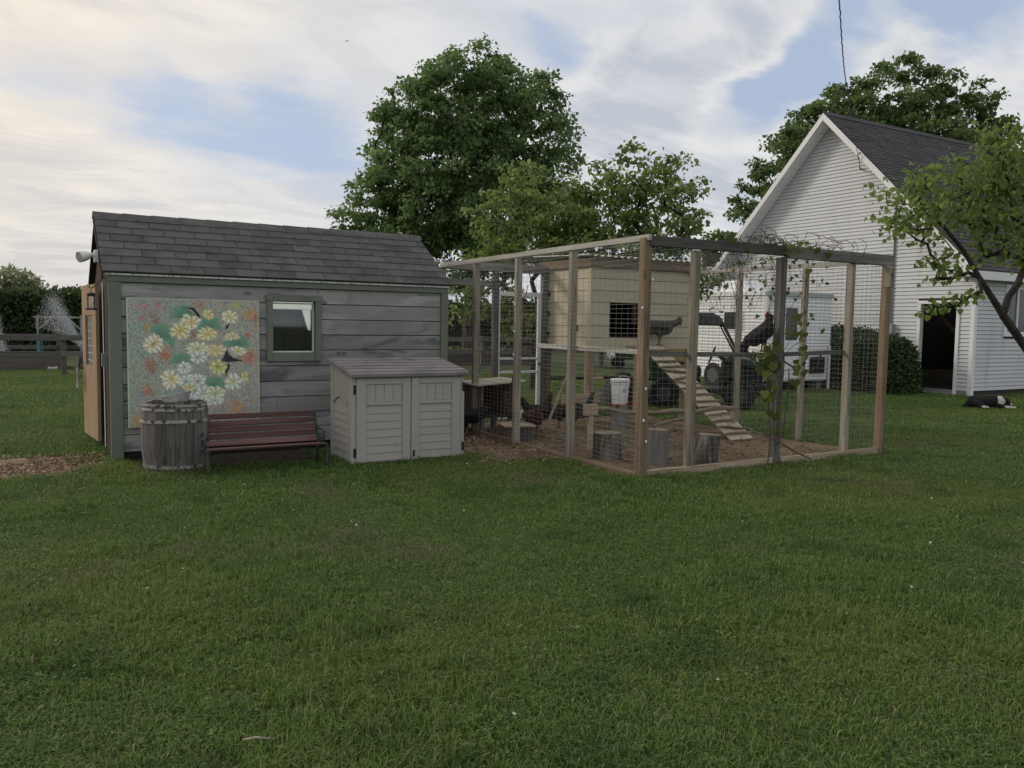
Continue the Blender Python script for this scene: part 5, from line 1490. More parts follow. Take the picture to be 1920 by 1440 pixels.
m_hen_g = mat('barred_feathers', (1, 1, 1), 0.85, [dict(type='wave', scale=26.0, dir='Z', dist=6.0, col=(0.10, 0.098, 0.095), lo=0.5, hi=0.75, fac=0.55)], bump=(70.0, 0.8, 0.02), attr='Col')
m_hen = mat('dark_feathers', (1, 1, 1), 0.75, [dict(scale=55.0, col=(0.035, 0.028, 0.026), lo=0.55, hi=0.7, fac=0.5)], bump=(70.0, 0.8, 0.02), attr='Col')
m_hen_w = mat('speckled_feathers', (1, 1, 1), 0.8, [dict(scale=38.0, col=(0.35, 0.34, 0.32), lo=0.62, hi=0.68, fac=0.8)], bump=(70.0, 0.8, 0.02), attr='Col')
SKIN_RED, LEG = (0.32, 0.035, 0.025), (0.24, 0.17, 0.07)


def hen_prims(body, neckc, tailc, neck=(0.19, 0.0, 0.40), tail=(-0.28, 0, 0.40), look=(1, 0, 0), rooster=False, legs=True, ht=0.0):
    n = np.array(neck, float)
    lk = unit(np.array(look, float)); z = np.array((0, 0, 1.0))
    P = [((-0.10, 0, 0.245), (0.09, 0, 0.24), 0.098, 0.098, body), ((0.06, 0, 0.22), (0.12, 0, 0.255), 0.085, 0.075, body), ((-0.10, 0, 0.26), (-0.17, 0, 0.285), 0.085, 0.055, body),
         ((-0.13, 0.075, 0.265), (0.06, 0.085, 0.265), 0.028, 0.05, body), ((-0.13, -0.075, 0.265), (0.06, -0.085, 0.265), 0.028, 0.05, body),
         ((0.10, 0, 0.27), tuple(n - z * 0.02), 0.07, 0.038, neckc), (tuple(n), tuple(n + lk * 0.02 + z * 0.012), 0.036, 0.034, neckc),
         (tuple(n + lk * 0.045 + z * 0.008), tuple(n + lk * 0.078 + z * 0.0), 0.013, 0.004, (0.25, 0.20, 0.10)), (tuple(n + lk * 0.03), tuple(n + lk * 0.042 + z * 0.004), 0.022, 0.018, SKIN_RED),
         (tuple(n + lk * 0.0 + z * 0.05), tuple(n + lk * 0.035 + z * 0.045), 0.016 if rooster else 0.010, 0.013 if rooster else 0.009, SKIN_RED), (tuple(n + lk * 0.04 - z * 0.03), tuple(n + lk * 0.04 - z * 0.05), 0.013, 0.011, SKIN_RED)]
    tl = np.array(tail, float); b = np.array((-0.15, 0, 0.29))
    for dy, k, dz in ((0, 1, 0), (0.022, 0.92, -0.03), (-0.022, 0.92, -0.03), (0.0, 0.85, -0.06), (0.015, 0.8, 0.035), (-0.015, 0.8, 0.035)):
        P.append((tuple(b + (0, dy * 0.5, 0)), tuple(b + (tl - b) * k + np.array((0, dy, dz))), 0.048, 0.016, tailc))
    for s in (-1, 1):
        y = 0.05 * s
        P += [((0.0, y, 0.205), (0.012, y, 0.115), 0.05, 0.022, body), ((0.012, y, 0.115), (0.0, y, 0.014), 0.012, 0.010, LEG)]
        for a in (-0.45, 0.0, 0.45):
            P.append(((0.0, y, 0.010), (0.055 * math.cos(a), y + 0.055 * math.sin(a), 0.008), 0.009, 0.007, LEG))
        P.append(((0.0, y, 0.010), (-0.03, y, 0.008), 0.009, 0.007, LEG))
    return P


def place_bird(name, label, prims, m, loc, rotz, s=1.0, cat='chicken'):
    me = body_mesh(name, prims, 0.0075)
    o = link(name, me, m)
    o.location = loc; o.rotation_euler = (0, 0, rotz); o.scale = (s, s, s)
    return tag(o, label, cat, 'chickens in the run')


BLK, BRN, GRY, COP = (0.018, 0.016, 0.017), (0.055, 0.022, 0.014), (0.075, 0.070, 0.064), (0.10, 0.035, 0.015)
RIGHT, LEFT, AWAY = rad(-30.5), rad(149.5), rad(59.5)
place_bird('hen', 'grey barred hen stepping out at the top of the ramp', hen_prims(GRY, (0.085, 0.075, 0.055), (0.05, 0.047, 0.044), neck=(0.255, 0, 0.335), tail=(-0.25, 0, 0.30)), m_hen_g, (8.63, 10.08, 1.291), RIGHT, 1.18)
rp = hen_prims(BLK, (0.022, 0.016, 0.015), BLK, neck=(0.22, 0.0, 0.36), tail=(-0.33, 0.02, 0.22), look=(-0.75, 0.55, -0.35), rooster=True)


def rear_up(prims, ang, piv=(0.0, 0, 0.20)):
    """tip the body up about the hips, leaving the lower legs where they stand"""
    c, s = math.cos(ang), math.sin(ang)
    def r(p):
        if p[2] < 0.125: return p
        x, z = p[0] - piv[0], p[2] - piv[2]
        return (piv[0] + x * c - z * s, p[1], piv[2] + x * s + z * c)
    return [(r(p), r(q), r0 * 1.08, r1 * 1.08, col) for p, q, r0, r1, col in prims]


rp = rear_up(rp, rad(38))
place_bird('rooster', 'black rooster with red comb perched on the middle rail', rp, m_hen, (7.30, 6.71, 1.318), rad(-30.5), 0.9)
place_bird('hen', 'dark brown hen seen from behind beside the crate', hen_prims(BRN, BRN, BRN, neck=(0.22, 0, 0.24), tail=(-0.22, 0, 0.33)), m_hen, (6.08, 9.72, 0.02), AWAY + 0.25, 1.12)
place_bird('hen', 'black hen standing tall in front of the white door', hen_prims(BLK, (0.035, 0.014, 0.012), BLK, neck=(0.16, 0, 0.44), tail=(-0.27, 0, 0.42)), m_hen, (6.52, 10.28, 0.02), RIGHT + 0.5, 1.15)
place_bird('hen', 'black and white speckled hen in the middle of the flock', hen_prims((0.05, 0.048, 0.05), COP, BLK, neck=(0.20, 0, 0.34), tail=(-0.28, 0, 0.36)), m_hen_w, (6.98, 10.36, 0.02), LEFT + 0.4, 1.05)
place_bird('hen', 'dark hen with raised tail nearest the coop leg', hen_prims(BLK, (0.06, 0.02, 0.012), (0.03, 0.03, 0.03), neck=(0.20, 0, 0.30), tail=(-0.24, 0, 0.50)), m_hen_w, (7.12, 10.18, 0.02), LEFT, 1.12)
place_bird('hen', 'black hen half hidden behind the storage box', hen_prims(BLK, BLK, BLK, neck=(0.20, 0, 0.30), tail=(-0.27, 0, 0.36)), m_hen, (5.34, 10.30, 0.02), LEFT, 1.1)

# border collie lying on the grass by the barn
K, Wt = (0.012, 0.012, 0.013), (0.60, 0.58, 0.54)
dogp = [((-0.30, 0, 0.12), (0.0, 0.01, 0.125), 0.135, 0.135, K), ((0.0, 0.01, 0.13), (0.20, 0, 0.145), 0.135, 0.125, K), ((-0.30, -0.05, 0.11), (-0.42, -0.04, 0.09), 0.115, 0.07, K), ((-0.42, -0.05, 0.08), (-0.56, -0.10, 0.035), 0.05, 0.025, K),
        ((-0.30, -0.13, 0.09), (-0.14, -0.17, 0.06), 0.085, 0.05, K), ((-0.14, -0.18, 0.04), (-0.28, -0.22, 0.03), 0.035, 0.028, K), ((-0.18, -0.21, 0.03), (-0.05, -0.22, 0.025), 0.026, 0.024, Wt),
        ((0.20, 0, 0.15), (0.285, -0.01, 0.17), 0.118, 0.105, K), ((0.275, -0.03, 0.155), (0.305, -0.03, 0.155), 0.115, 0.108, Wt), ((0.33, -0.01, 0.16), (0.42, -0.03, 0.15), 0.098, 0.09, K), ((0.42, -0.04, 0.13), (0.52, -0.06, 0.085), 0.075, 0.035, K), ((0.51, -0.065, 0.09), (0.535, -0.068, 0.075), 0.034, 0.026, Wt), ((0.55, -0.07, 0.085), (0.555, -0.07, 0.083), 0.018, 0.016, K),
        ((0.36, 0.06, 0.22), (0.34, 0.07, 0.26), 0.035, 0.018, K), ((0.36, -0.09, 0.215), (0.335, -0.10, 0.25), 0.035, 0.018, K),
        ((0.22, -0.12, 0.06), (0.34, -0.15, 0.035), 0.05, 0.034, K), ((0.33, -0.15, 0.032), (0.58, -0.17, 0.026), 0.030, 0.026, Wt), ((0.24, 0.10, 0.06), (0.34, 0.10, 0.035), 0.05, 0.034, K), ((0.33, 0.08, 0.032), (0.54, 0.02, 0.026), 0.030, 0.026, Wt)]
me = body_mesh('dog', dogp, 0.014)
dog = link('dog', me, mat('dog_fur', (1, 1, 1), 0.85, bump=(60.0, 0.7, 0.02), attr='Col'))
dog.location = (16.95, 9.55, 0.03); dog.rotation_euler = (0, 0, RIGHT - 0.12); dog.scale = (0.86, 0.9, 0.95)
tag(dog, 'black and white dog lying on the grass in front of the white barn', 'dog')
# ------------------------------------------------------------------ white barn
m_side = mat('white_vinyl_siding', (0.56, 0.575, 0.59), 0.6, [dict(scale=0.8, col=(0.50, 0.515, 0.53), lo=0.45, hi=0.65, fac=0.6), dict(scale=(2.5, 2.5, 0.35), col=(0.44, 0.44, 0.43), lo=0.52, hi=0.74, fac=0.6)], spec=0.25)
m_trimw = mat('white_trim_metal', (0.74, 0.74, 0.75), 0.5, [dict(scale=1.0, col=(0.66, 0.66, 0.66), lo=0.45, hi=0.65, fac=0.5)])
m_roofb = mat('asphalt_shingle_roof', (0.070, 0.068, 0.074), 0.95, [dict(scale=90.0, col=(0.13, 0.125, 0.13), lo=0.5, hi=0.7, fac=0.6), dict(scale=(1.2, 9, 9), col=(0.048, 0.047, 0.052), lo=0.45, hi=0.62, fac=0.7)], bump=(120.0, 0.4, 0.006))
BX, BY0, BY1, RB, ZB, EVZ = 19.70, 11.50, 20.10, 15.80, 7.60, 2.98
BXE = 34.0
barn = thing('barn', 'white clapboard barn with a steep grey shingle roof and open side door', 'barn', (BX, BY0, 0))
ztop = lambda y: ZB - 0.16 - abs(y - RB) * 1.0
dY0, dY1, dZ1 = 11.93, 12.87, 2.26
g = MB()
cz = 0.0985
z = 0.14
while z < ZB - 0.3:
    z1 = min(z + cz - 0.008, ZB - 0.2)
    half = ZB - 0.16 - (z + cz * 0.6)
    a, b = max(BY0 + 0.08, RB - half), min(BY1 - 0.08, RB + half)
    segs = [(a, b)]
    if z < dZ1 + 0.08: segs = [(a, dY0 - 0.09), (dY1 + 0.09, b)]
    for (p, q) in segs:
        cuts = [p] + sorted(random.uniform(p, q) for _ in range(int((q - p) / 3.2))) + [q]
        for p_, q_ in zip(cuts, cuts[1:]):
            if q_ - p_ > 0.05:
                dx = random.uniform(-0.002, 0.002)
                g.prism([(BX - 0.024 + dx, p_ + 0.0015, z), (BX + 0.002, p_ + 0.0015, z), (BX + 0.002, p_ + 0.0015, z1), (BX - 0.004 + dx, p_ + 0.0015, z1)], (0, q_ - p_ - 0.003, 0))
    z += cz
g.build('siding', m_side, barn, kind='stuff', label='white horizontal lap siding of the gable end')
g = MB()
wX0, wX1, wZ0, wZ1 = 20.98, 22.10, 1.50, 2.74
z = 0.14
while z < 2.88:
    segs = [(BX + 0.09, BXE)]
    if z + cz > wZ0 and z < wZ1: segs = [(BX + 0.09, wX0), (wX1, BXE)]
    for (p, q) in segs:
        g.prism([(p, BY0 - 0.020, z), (p, BY0 + 0.002, z), (p, BY0 + 0.002, z + cz - 0.008), (p, BY0 - 0.004, z + cz - 0.008)], (q - p, 0, 0))
    z += cz
g.build('siding', m_side, barn, kind='stuff', label='white horizontal lap siding of the long side wall')
inner = MB()
inner.prism([(BX + 0.004, BY0 + 0.004, 0.0), (BX + 0.004, dY0 - 0.001, 0.0), (BX + 0.004, dY0 - 0.001, dZ1), (BX + 0.004, BY0 + 0.004, dZ1)], (0.1, 0, 0))
inner.prism([(BX + 0.004, dY1 + 0.001, 0.0), (BX + 0.004, BY1, 0.0), (BX + 0.004, BY1, dZ1), (BX + 0.004, dY1 + 0.001, dZ1)], (0.1, 0, 0))
inner.prism([(BX + 0.004, BY0 + 0.004, dZ1 + 0.001), (BX + 0.004, BY1, dZ1 + 0.001), (BX + 0.004, BY1, EVZ), (BX + 0.004, RB, ZB - 0.2), (BX + 0.004, BY0 + 0.004, EVZ)], (0.1, 0, 0))
inner.box(BX + 0.105, BXE, BY0 + 0.004, BY0 + 0.1, 0, 2.95); inner.box(BX + 0.105, BXE, BY1 - 0.1, BY1, 0, 2.95); inner.box(BXE - 0.1, BXE, BY0 + 0.101, BY1 - 0.101, 0, 2.95)
inner.build('inner_wall', mat('barn_inner_boards', (0.045, 0.038, 0.032), 0.9), barn)
MB().box(BX + 0.105, BXE - 0.1, BY0 + 0.101, BY1 - 0.101, 0.005, 0.03).build('barn_floor', m_dirt, barn)
MB().box(BX + 0.08, BX + 0.02 + 0.2, BY0 - 0.022 + 0.0, BY0 - 0.004, 0.0, 0.02).build('base_flashing', m_trimw, barn)
for q in ((BX + 1.2, 12.35), (BX + 2.6, 13.1)):
    MB().box(q[0], q[0] + 0.14, q[1], q[1] + 0.14, 0.03, 2.9).build('inner_post', m_new, barn)
MB().bar((BX + 1.27, 12.36, 1.2), (BX + 1.27, 13.2, 2.1), 0.1, 0.1).build('brace', m_new, barn)
MB().box(BX - 0.03, BX + 0.09, BY0 - 0.03, BY0 + 0.08, 0.02, 2.92).build('corner_trim', m_trimw, barn, bevel=0.01)
MB().box(BX - 0.03, BX + 0.05, BY1 - 0.08, BY1 + 0.02, 0.02, 2.92).build('corner_trim', m_trimw, barn)
MB().box(BX - 0.025, BX + 0.02, BY0 + 0.081, BY1 - 0.081, 0.02, 0.138).build('base_trim', mat('damp_base_board', (0.22, 0.22, 0.21), 0.8), barn)
# door surround
fr = MB().box(BX - 0.045, BX + 0.1, dY0 - 0.088, dY0, 0.02, dZ1).build('door_frame', m_trimw, barn, bevel=0.01)
MB().box(BX - 0.045, BX + 0.1, dY1, dY1 + 0.088, 0.02, dZ1).build('door_frame', m_trimw, barn, bevel=0.01)
MB().box(BX - 0.05, BX + 0.1, dY0 - 0.088, dY1 + 0.088, dZ1 + 0.001, dZ1 + 0.085).build('door_frame', m_trimw, barn, bevel=0.01)
MB().box(BX - 0.09, BX + 0.12, dY0 + 0.001, dY1 - 0.001, 0.0, 0.05).build('threshold', mat('grey_sill', (0.35, 0.35, 0.34), 0.7), barn)
# sash window in the long wall
wn = MB()
wn.box(wX0 - 0.03, wX0 + 0.09, BY0 - 0.05, BY0 + 0.05, wZ0 - 0.03, wZ1 + 0.04); wn.box(wX1 - 0.09, wX1 + 0.03, BY0 - 0.05, BY0 + 0.05, wZ0 - 0.03, wZ1 + 0.04)
wn.box(wX0 + 0.091, wX1 - 0.091, BY0 - 0.048, BY0 + 0.05, wZ1 - 0.09, wZ1 + 0.04); wn.box(wX0 + 0.091, wX1 - 0.091, BY0 - 0.052, BY0 + 0.05, wZ0 - 0.03, wZ0 + 0.09)
wn.box((wX0 + wX1) / 2 - 0.03, (wX0 + wX1) / 2 + 0.03, BY0 - 0.03, BY0 + 0.05, wZ0 + 0.091, wZ1 - 0.091)
wn = wn.build('window', m_trimw, barn, bevel=0.006)
m_darkglass = mat('dark_pane', (0.035, 0.042, 0.045), 0.12, spec=0.6)
for a, b in ((wX0 + 0.09, (wX0 + wX1) / 2 - 0.03), ((wX0 + wX1) / 2 + 0.03, wX1 - 0.09)):
    MB().box(a, b, BY0 + 0.0, BY0 + 0.01, wZ0 + 0.09, wZ1 - 0.09).build('window_pane', m_darkglass, wn)
# roof
OH = 0.46
rx0 = BX - OH
roofb = MB()
for sg in (-1, 1):
    e = RB + sg * (RB - BY0 + 0.22)
    ze = ZB - abs(e - RB)
    roofb.prism([(rx0 + 0.02, RB, ZB - 0.03), (rx0 + 0.02, e, ze - 0.03), (rx0 + 0.02, e, ze - 0.13), (rx0 + 0.02, RB, ZB - 0.13)], (BXE + 0.3 - rx0, 0, 0))
roofb = roofb.build('roof', mat('roof_boards', (0.12, 0.11, 0.10), 0.9), barn)
cr_ = MB()
L = (RB - BY0 + 0.26) * math.sqrt(2)
n = int(L / 0.142)
q2 = math.sqrt(0.5)
for sg in (-1, 1):
    for r in range(n + 1):
        s0 = L - r * 0.142; s1 = max(s0 - 0.165, 0)
        p0 = (RB + sg * s0 * q2, ZB - s0 * q2); p1 = (RB + sg * s1 * q2, ZB - s1 * q2)
        up = (sg * q2, q2)
        x = rx0 - 0.01
        k = r % 3
        while x < BXE + 0.3:
            w_ = 0.30 if x > rx0 else 0.12 + 0.1 * k
            t = random.choice((0.012, 0.018, 0.022))
            x2 = min(x + w_, BXE + 0.32)
            vs = [(x + .004, p0[0] + up[0] * t, p0[1] + up[1] * t), (x2 - .004, p0[0] + up[0] * t, p0[1] + up[1] * t), (x2 - .004, p1[0] + up[0] * 0.004, p1[1] + up[1] * 0.004), (x + .004, p1[0] + up[0] * 0.004, p1[1] + up[1] * 0.004),
                  (x + .004, p0[0] - up[0] * .02, p0[1] - up[1] * .02), (x2 - .004, p0[0] - up[0] * .02, p0[1] - up[1] * .02)]
            cr_.add(vs, [(0, 1, 2, 3), (0, 4, 5, 1)])
            x = x2
cr_.build('shingles', m_roofb, roofb, kind='stuff', fix=False)
MB().prism([(rx0 - 0.01, RB - 0.14, ZB - 0.10), (rx0 - 0.01, RB, ZB + 0.045), (rx0 - 0.01, RB + 0.14, ZB - 0.10), (rx0 - 0.01, RB, ZB + 0.02)], (BXE + 0.3 - rx0, 0, 0)).build('ridge_cap', m_roofb, roofb)
for sg in (-1, 1):
    e = RB + sg * (RB - BY0 + 0.25); ze = ZB - abs(e - RB)
    # rake board facing the yard, soffit behind it
    MB().prism([(rx0 - 0.02, RB, ZB - 0.012), (rx0 - 0.02, e, ze - 0.012), (rx0 - 0.02, e, ze - 0.21), (rx0 - 0.02, RB, ZB - 0.21)], (0.035, 0, 0)).build('rake_board', m_trimw, barn)
    ns = 16
    for i in range(ns):
        y0, y1 = RB + (e - RB) * (i + 0.02) / ns, RB + (e - RB) * (i + 0.98) / ns
        z0_, z1_ = ZB - abs(y0 - RB) - 0.205, ZB - abs(y1 - RB) - 0.205
        MB().prism([(rx0 + 0.016, y0, z0_), (rx0 + 0.016, y1, z1_), (rx0 + 0.016, y1, z1_ + 0.02), (rx0 + 0.016, y0, z0_ + 0.02)], (OH - 0.04, 0, 0)).build('soffit_panel', m_trimw, barn)
MB().box(rx0 + 0.0, BXE + 0.3, BY0 - 0.27, BY0 - 0.245, 2.82, 3.02).build('fascia', m_trimw, barn)
MB().box(BX - 0.02, BXE, BY0 - 0.243, BY0 - 0.005, 2.86, 2.88).build('soffit', m_trimw, barn)
MB().prism([(rx0 + 0.016, BY0 - 0.26, 2.90), (rx0 + 0.016, BY0 + 0.25, 2.90), (rx0 + 0.016, BY0 + 0.25, 3.28)], (OH - 0.02, 0, 0)).build('eave_return', m_trimw, barn)
# conduit, meter box, cable bracket
MB().tube([(BX - 0.045, 13.70, 4.35), (BX - 0.045, 13.70, 1.75)], 0.024, 6).build('conduit', mat('grey_conduit', (0.16, 0.16, 0.17), 0.6), barn)
MB().box(BX - 0.16, BX - 0.021, 13.58, 13.82, 1.45, 1.75).build('meter_box', mat('meter_grey', (0.30, 0.31, 0.31), 0.6), barn, bevel=0.01)
MB().tube([(rx0 - 0.02, 14.55, 6.30), (rx0 - 0.10, 14.55, 6.22), (rx0 - 0.05, 14.55, 6.10)], 0.014, 6).build('cable_bracket', m_iron, barn)
MB().tube([(rx0 - 0.05, 14.55, 6.12), (rx0 + 0.1, 14.6, 5.85), (BX - 0.03, 14.7, 5.9), (BX - 0.03, 14.9, 6.0)], 0.010, 5).build('cable_tail', m_iron, barn)

# power cable sweeping up from the barn to a pole out of frame
cp0 = np.array((rx0 - 0.10, 14.55, 6.24)); cpt = far_point(1583, 130, 13.0); cp1 = far_point(1574, 0, 9.5); cp2 = far_point(1545, -420, 5.5)
pts = []
for seg in ((cp0, cpt), (cpt, cp1), (cp1, cp2)):
    for t in np.linspace(0, 1, 24, endpoint=False):
        pts.append(seg[0] * (1 - t) + seg[1] * t + np.array((0.006 * math.sin(t * 60), 0.006 * math.cos(t * 60), -0.05 * math.sin(math.pi * t))))
one('power_cable', mat('cable_blue_black', (0.025, 0.03, 0.05), 0.6), MB().tube([tuple(p) for p in pts], 0.0085, 5), 'twisted black power cable rising from the barn gable into the sky', 'cable', smooth=True)

# ------------------------------------------------------------------ white camper
m_camp = mat('white_camper_skin', (0.86, 0.87, 0.88), 0.4, [dict(scale=0.9, col=(0.80, 0.82, 0.83), lo=0.45, hi=0.65, fac=0.6)], spec=0.4)
CMX, CMY, CMX2, CMY2, CM0, CM1 = 15.6, 14.27, 18.02, 17.35, 0.26, 2.46
cm = thing('camper', 'white corrugated camper trailer parked beside the barn', 'camper', (CMX, CMY, 0))
MB().box(CMX + 0.02, CMX2, CMY + 0.02, CMY2, CM0, CM1).build('body', m_camp, cm)
ribs = MB()
k = int((CM1 - CM0) / 0.085)
for i in range(k):
    z0 = CM0 + 0.01 + i * 0.085
    for a, b in ((CMX + 0.06, CMX2),):
        ribs.prism([(a, CMY + 0.018, z0), (a, CMY + 0.002, z0 + 0.02), (a, CMY + 0.002, z0 + 0.055), (a, CMY + 0.018, z0 + 0.078)], (b - a, 0, 0))
    ribs.prism([(CMX + 0.018, CMY + 0.06, z0), (CMX + 0.002, CMY + 0.06, z0 + 0.02), (CMX + 0.002, CMY + 0.06, z0 + 0.055), (CMX + 0.018, CMY + 0.06, z0 + 0.078)], (0, CMY2 - CMY - 0.06, 0))
ribs.build('corrugated_cladding', m_camp, cm, kind='stuff')
m_teal = mat('grey_green_trim', (0.38, 0.43, 0.415), 0.5)
MB().box(CMX - 0.03, CMX2 + 0.03, CMY - 0.03, CMY + 0.03, CM1 - 0.07, CM1 + 0.03).build('roof_trim', m_teal, cm); MB().box(CMX - 0.03, CMX + 0.03, CMY + 0.031, CMY2, CM1 - 0.06, CM1 + 0.03).build('roof_trim', m_camp, cm)
MB().box(CMX - 0.01, CMX + 0.055, CMY - 0.008, CMY + 0.055, CM0, CM1 - 0.071).build('corner_trim', m_camp, cm)
MB().box(CMX, CMX2, CMY, CMY2, CM1 + 0.031, CM1 + 0.06).build('roof', m_camp, cm, bevel=0.02)
MB().prism([(16.0, 15.2, CM1 + 0.061), (16.0, 16.3, CM1 + 0.061), (16.0, 16.2, CM1 + 0.36), (16.0, 15.5, CM1 + 0.36)], (0.7, 0, 0)).build('roof_unit', m_camp, cm, bevel=0.03)
m_roofp_w = mat('dull_grey_hub', (0.10, 0.10, 0.10), 0.5)
def rwin(a0, a1, z0, z1, face):
    if face == 'x':
        fr = MB().box(CMX - 0.012, CMX + 0.0, a0 - 0.03, a1 + 0.03, z0 - 0.03, z1 + 0.03).build('window', m_camp, cm, bevel=0.005)
        MB().box(CMX - 0.016, CMX - 0.0122, a0, a1, z0, z1).build('window_pane', m_darkglass, fr, bevel=0.004)
    else:
        fr = MB().box(a0 - 0.03, a1 + 0.03, CMY - 0.012, CMY + 0.0, z0 - 0.03, z1 + 0.03).build('window', m_camp, cm, bevel=0.005)
        MB().box(a0, a1, CMY - 0.016, CMY - 0.0122, z0, z1).build('window_pane', m_darkglass, fr, bevel=0.004)
rwin(15.05, 15.66, 1.55, 1.99, 'x'); rwin(16.30, 16.72, 1.30, 2.10, 'y')
MB().box(16.12, 16.90, CMY - 0.011, CMY + 0.0015, 0.34, 2.2).build('door', m_camp, cm, bevel=0.006)
MB().box(15.9, 16.05, CMY - 0.02, CMY - 0.001, 1.18, 1.30).build('porch_light', m_blackp, cm)
MB().box(17.25, 17.80, CMY - 0.03, CMY + 0.0, 0.45, 0.86).build('hatch', m_blackp, cm)
MB().tube([(17.92, CMY - 0.06, 0.0), (17.92, CMY - 0.06, 1.15)], 0.035, 8).build('jack_post', m_white, cm)
for y in (16.0,):
    w_ = MB().tube([(CMX - 0.02, y, 0.33), (CMX + 0.22, y, 0.33)], 0.33, 20).build('wheel', m_blackp, cm, smooth=False)
    MB().tube([(CMX - 0.03, y, 0.33), (CMX - 0.021, y, 0.33)], 0.19, 16).build('hub', m_roofp_w, w_)
for (x, y) in ((CMX + 0.2, CMY + 0.25), (CMX2 - 0.2, CMY + 0.25)):
    MB().box(x - 0.1, x + 0.1, y - 0.1, y + 0.1, 0, CM0).build('support_block', m_pgrey, cm)
one('garden_hose', m_iron, MB().tube([(17.55, 14.15, 1.0), (17.2, 14.0, 0.62), (16.8, 13.9, 0.52), (16.3, 13.9, 0.60), (15.9, 13.95, 0.80), (15.7, 14.05, 1.05)], 0.022, 7), 'dark hose drooping across the front of the camper', 'hose', smooth=True)

# ------------------------------------------------------------------ utility cart
m_cartg = mat('dark_green_body', (0.010, 0.036, 0.021), 0.45, spec=0.4)
m_cartk = mat('matt_black_cart', (0.010, 0.011, 0.012), 0.6)
m_roofp = mat('grey_cart_roof', (0.055, 0.058, 0.065), 0.5)
cart = thing('utility_cart', 'dark green utility cart with a grey roof parked behind the run', 'utility vehicle', (11.40, 12.30, 0), rotz=rad(-42), local=True)
def L_(mb, name, m, par=cart, **k): return mb.build(name, m, par, **k)
L_(MB().prism([(-0.80, -0.62, 0.55), (-0.80, -0.62, 0.98), (-0.30, -0.62, 0.98), (-0.30, -0.62, 0.55)], (0, 1.24, 0)), 'cargo_bed', m_cartg, bevel=0.03)
L_(MB().prism([(-0.80, -0.58, 0.30), (-0.80, -0.58, 0.42), (0.70, -0.58, 0.40), (0.70, -0.58, 0.30)], (0, 1.16, 0)), 'floor_pan', m_cartk, bevel=0.02)
L_(MB().prism([(-0.30, -0.55, 0.421), (-0.30, -0.55, 0.625), (0.15, -0.55, 0.625), (0.20, -0.55, 0.421)], (0, 1.10, 0)), 'seat_base', m_cartk, bevel=0.02)
L_(MB().prism([(0.55, -0.56, 0.50), (0.60, -0.56, 0.90), (0.95, -0.56, 0.84), (1.18, -0.56, 0.79), (1.33, -0.56, 0.70), (1.33, -0.56, 0.50), (1.1, -0.56, 0.62), (0.75, -0.56, 0.62)], (0, 1.12, 0)), 'cowl', m_cartk, bevel=0.02)
L_(MB().prism([(0.62, -0.52, 0.90), (0.48, -0.52, 1.02), (0.56, -0.52, 1.05), (0.66, -0.52, 0.98)], (0, 1.04, 0)), 'dashboard', m_cartk, bevel=0.02)
L_(MB().prism([(0.58, -0.61, 0.92), (0.70, -0.61, 1.06), (1.12, -0.61, 0.98), (1.35, -0.61, 0.74), (1.20, -0.61, 0.80), (0.95, -0.61, 0.86)], (0, 1.22, 0)), 'hood', m_cartg, bevel=0.03)
L_(MB().prism([(-0.28, -0.5, 0.63), (-0.28, -0.5, 0.82), (0.18, -0.5, 0.82), (0.18, -0.5, 0.63)], (0, 1.0, 0)), 'seat', m_cartk, bevel=0.04)
L_(MB().prism([(-0.30, -0.5, 0.83), (-0.38, -0.5, 1.25), (-0.26, -0.5, 1.25), (-0.16, -0.5, 0.83)], (0, 1.0, 0)), 'seat_back', m_cartk, bevel=0.03)
L_(MB().prism([(-0.62, -0.62, 1.70), (-0.60, -0.62, 1.84), (-0.40, -0.62, 1.87), (0.36, -0.62, 1.87), (0.50, -0.62, 1.80), (0.58, -0.62, 1.66), (0.5, -0.62, 1.62), (-0.5, -0.62, 1.64)], (0, 1.24, 0)), 'roof', m_roofp, bevel=0.03)
for s in (-1, 1):
    L_(MB().tube([(0.54, 0.57 * s, 1.68), (0.82, 0.57 * s, 1.15), (0.90, 0.57 * s, 0.95)], 0.028, 8), 'front_pillar', m_cartk, smooth=True)
    L_(MB().tube([(-0.52, 0.57 * s, 1.66), (-0.46, 0.57 * s, 1.1), (-0.32, 0.57 * s, 0.6)], 0.028, 8), 'rear_pillar', m_cartk, smooth=True)
    for x in (-0.52, 0.90):
        w_ = L_(MB().tube([(x, 0.44 * s, 0.30), (x, 0.47 * s, 0.30), (x, 0.63 * s, 0.30), (x, 0.66 * s, 0.30)], [0.26, 0.30, 0.30, 0.26], 20), 'wheel', m_cartk)
        L_(MB().tube([(x, 0.655 * s, 0.30), (x, 0.668 * s, 0.30)], 0.14, 14), 'hub', m_roofp, w_)
L_(MB().bar((0.88, -0.57, 1.0), (0.88, 0.57, 1.0), 0.05, 0.05), 'windshield_rail', m_cartk); L_(MB().bar((0.56, -0.57, 1.63), (0.56, 0.57, 1.63), 0.05, 0.05), 'windshield_rail', m_cartk)
L_(MB().prism([(0.885, -0.54, 1.02), (0.565, -0.54, 1.60), (0.57, -0.54, 1.603), (0.89, -0.54, 1.023)], (0, 1.08, 0)), 'windshield', glass('clear_windshield', (0.97, 0.98, 0.98)))
L_(MB().prism([(-0.50, -0.55, 1.0), (-0.53, -0.55, 1.62), (-0.524, -0.55, 1.62), (-0.494, -0.55, 1.0)], (0, 1.1, 0)), 'rear_panel', m_roofp)
L_(MB().tube([(0.38 + 0.06 * math.sin(t), -0.25 + 0.17 * math.cos(t), 1.05 + 0.16 * math.sin(t)) for t in np.linspace(0, 6.28, 15)], 0.014, 6), 'steering_wheel', m_cartk)
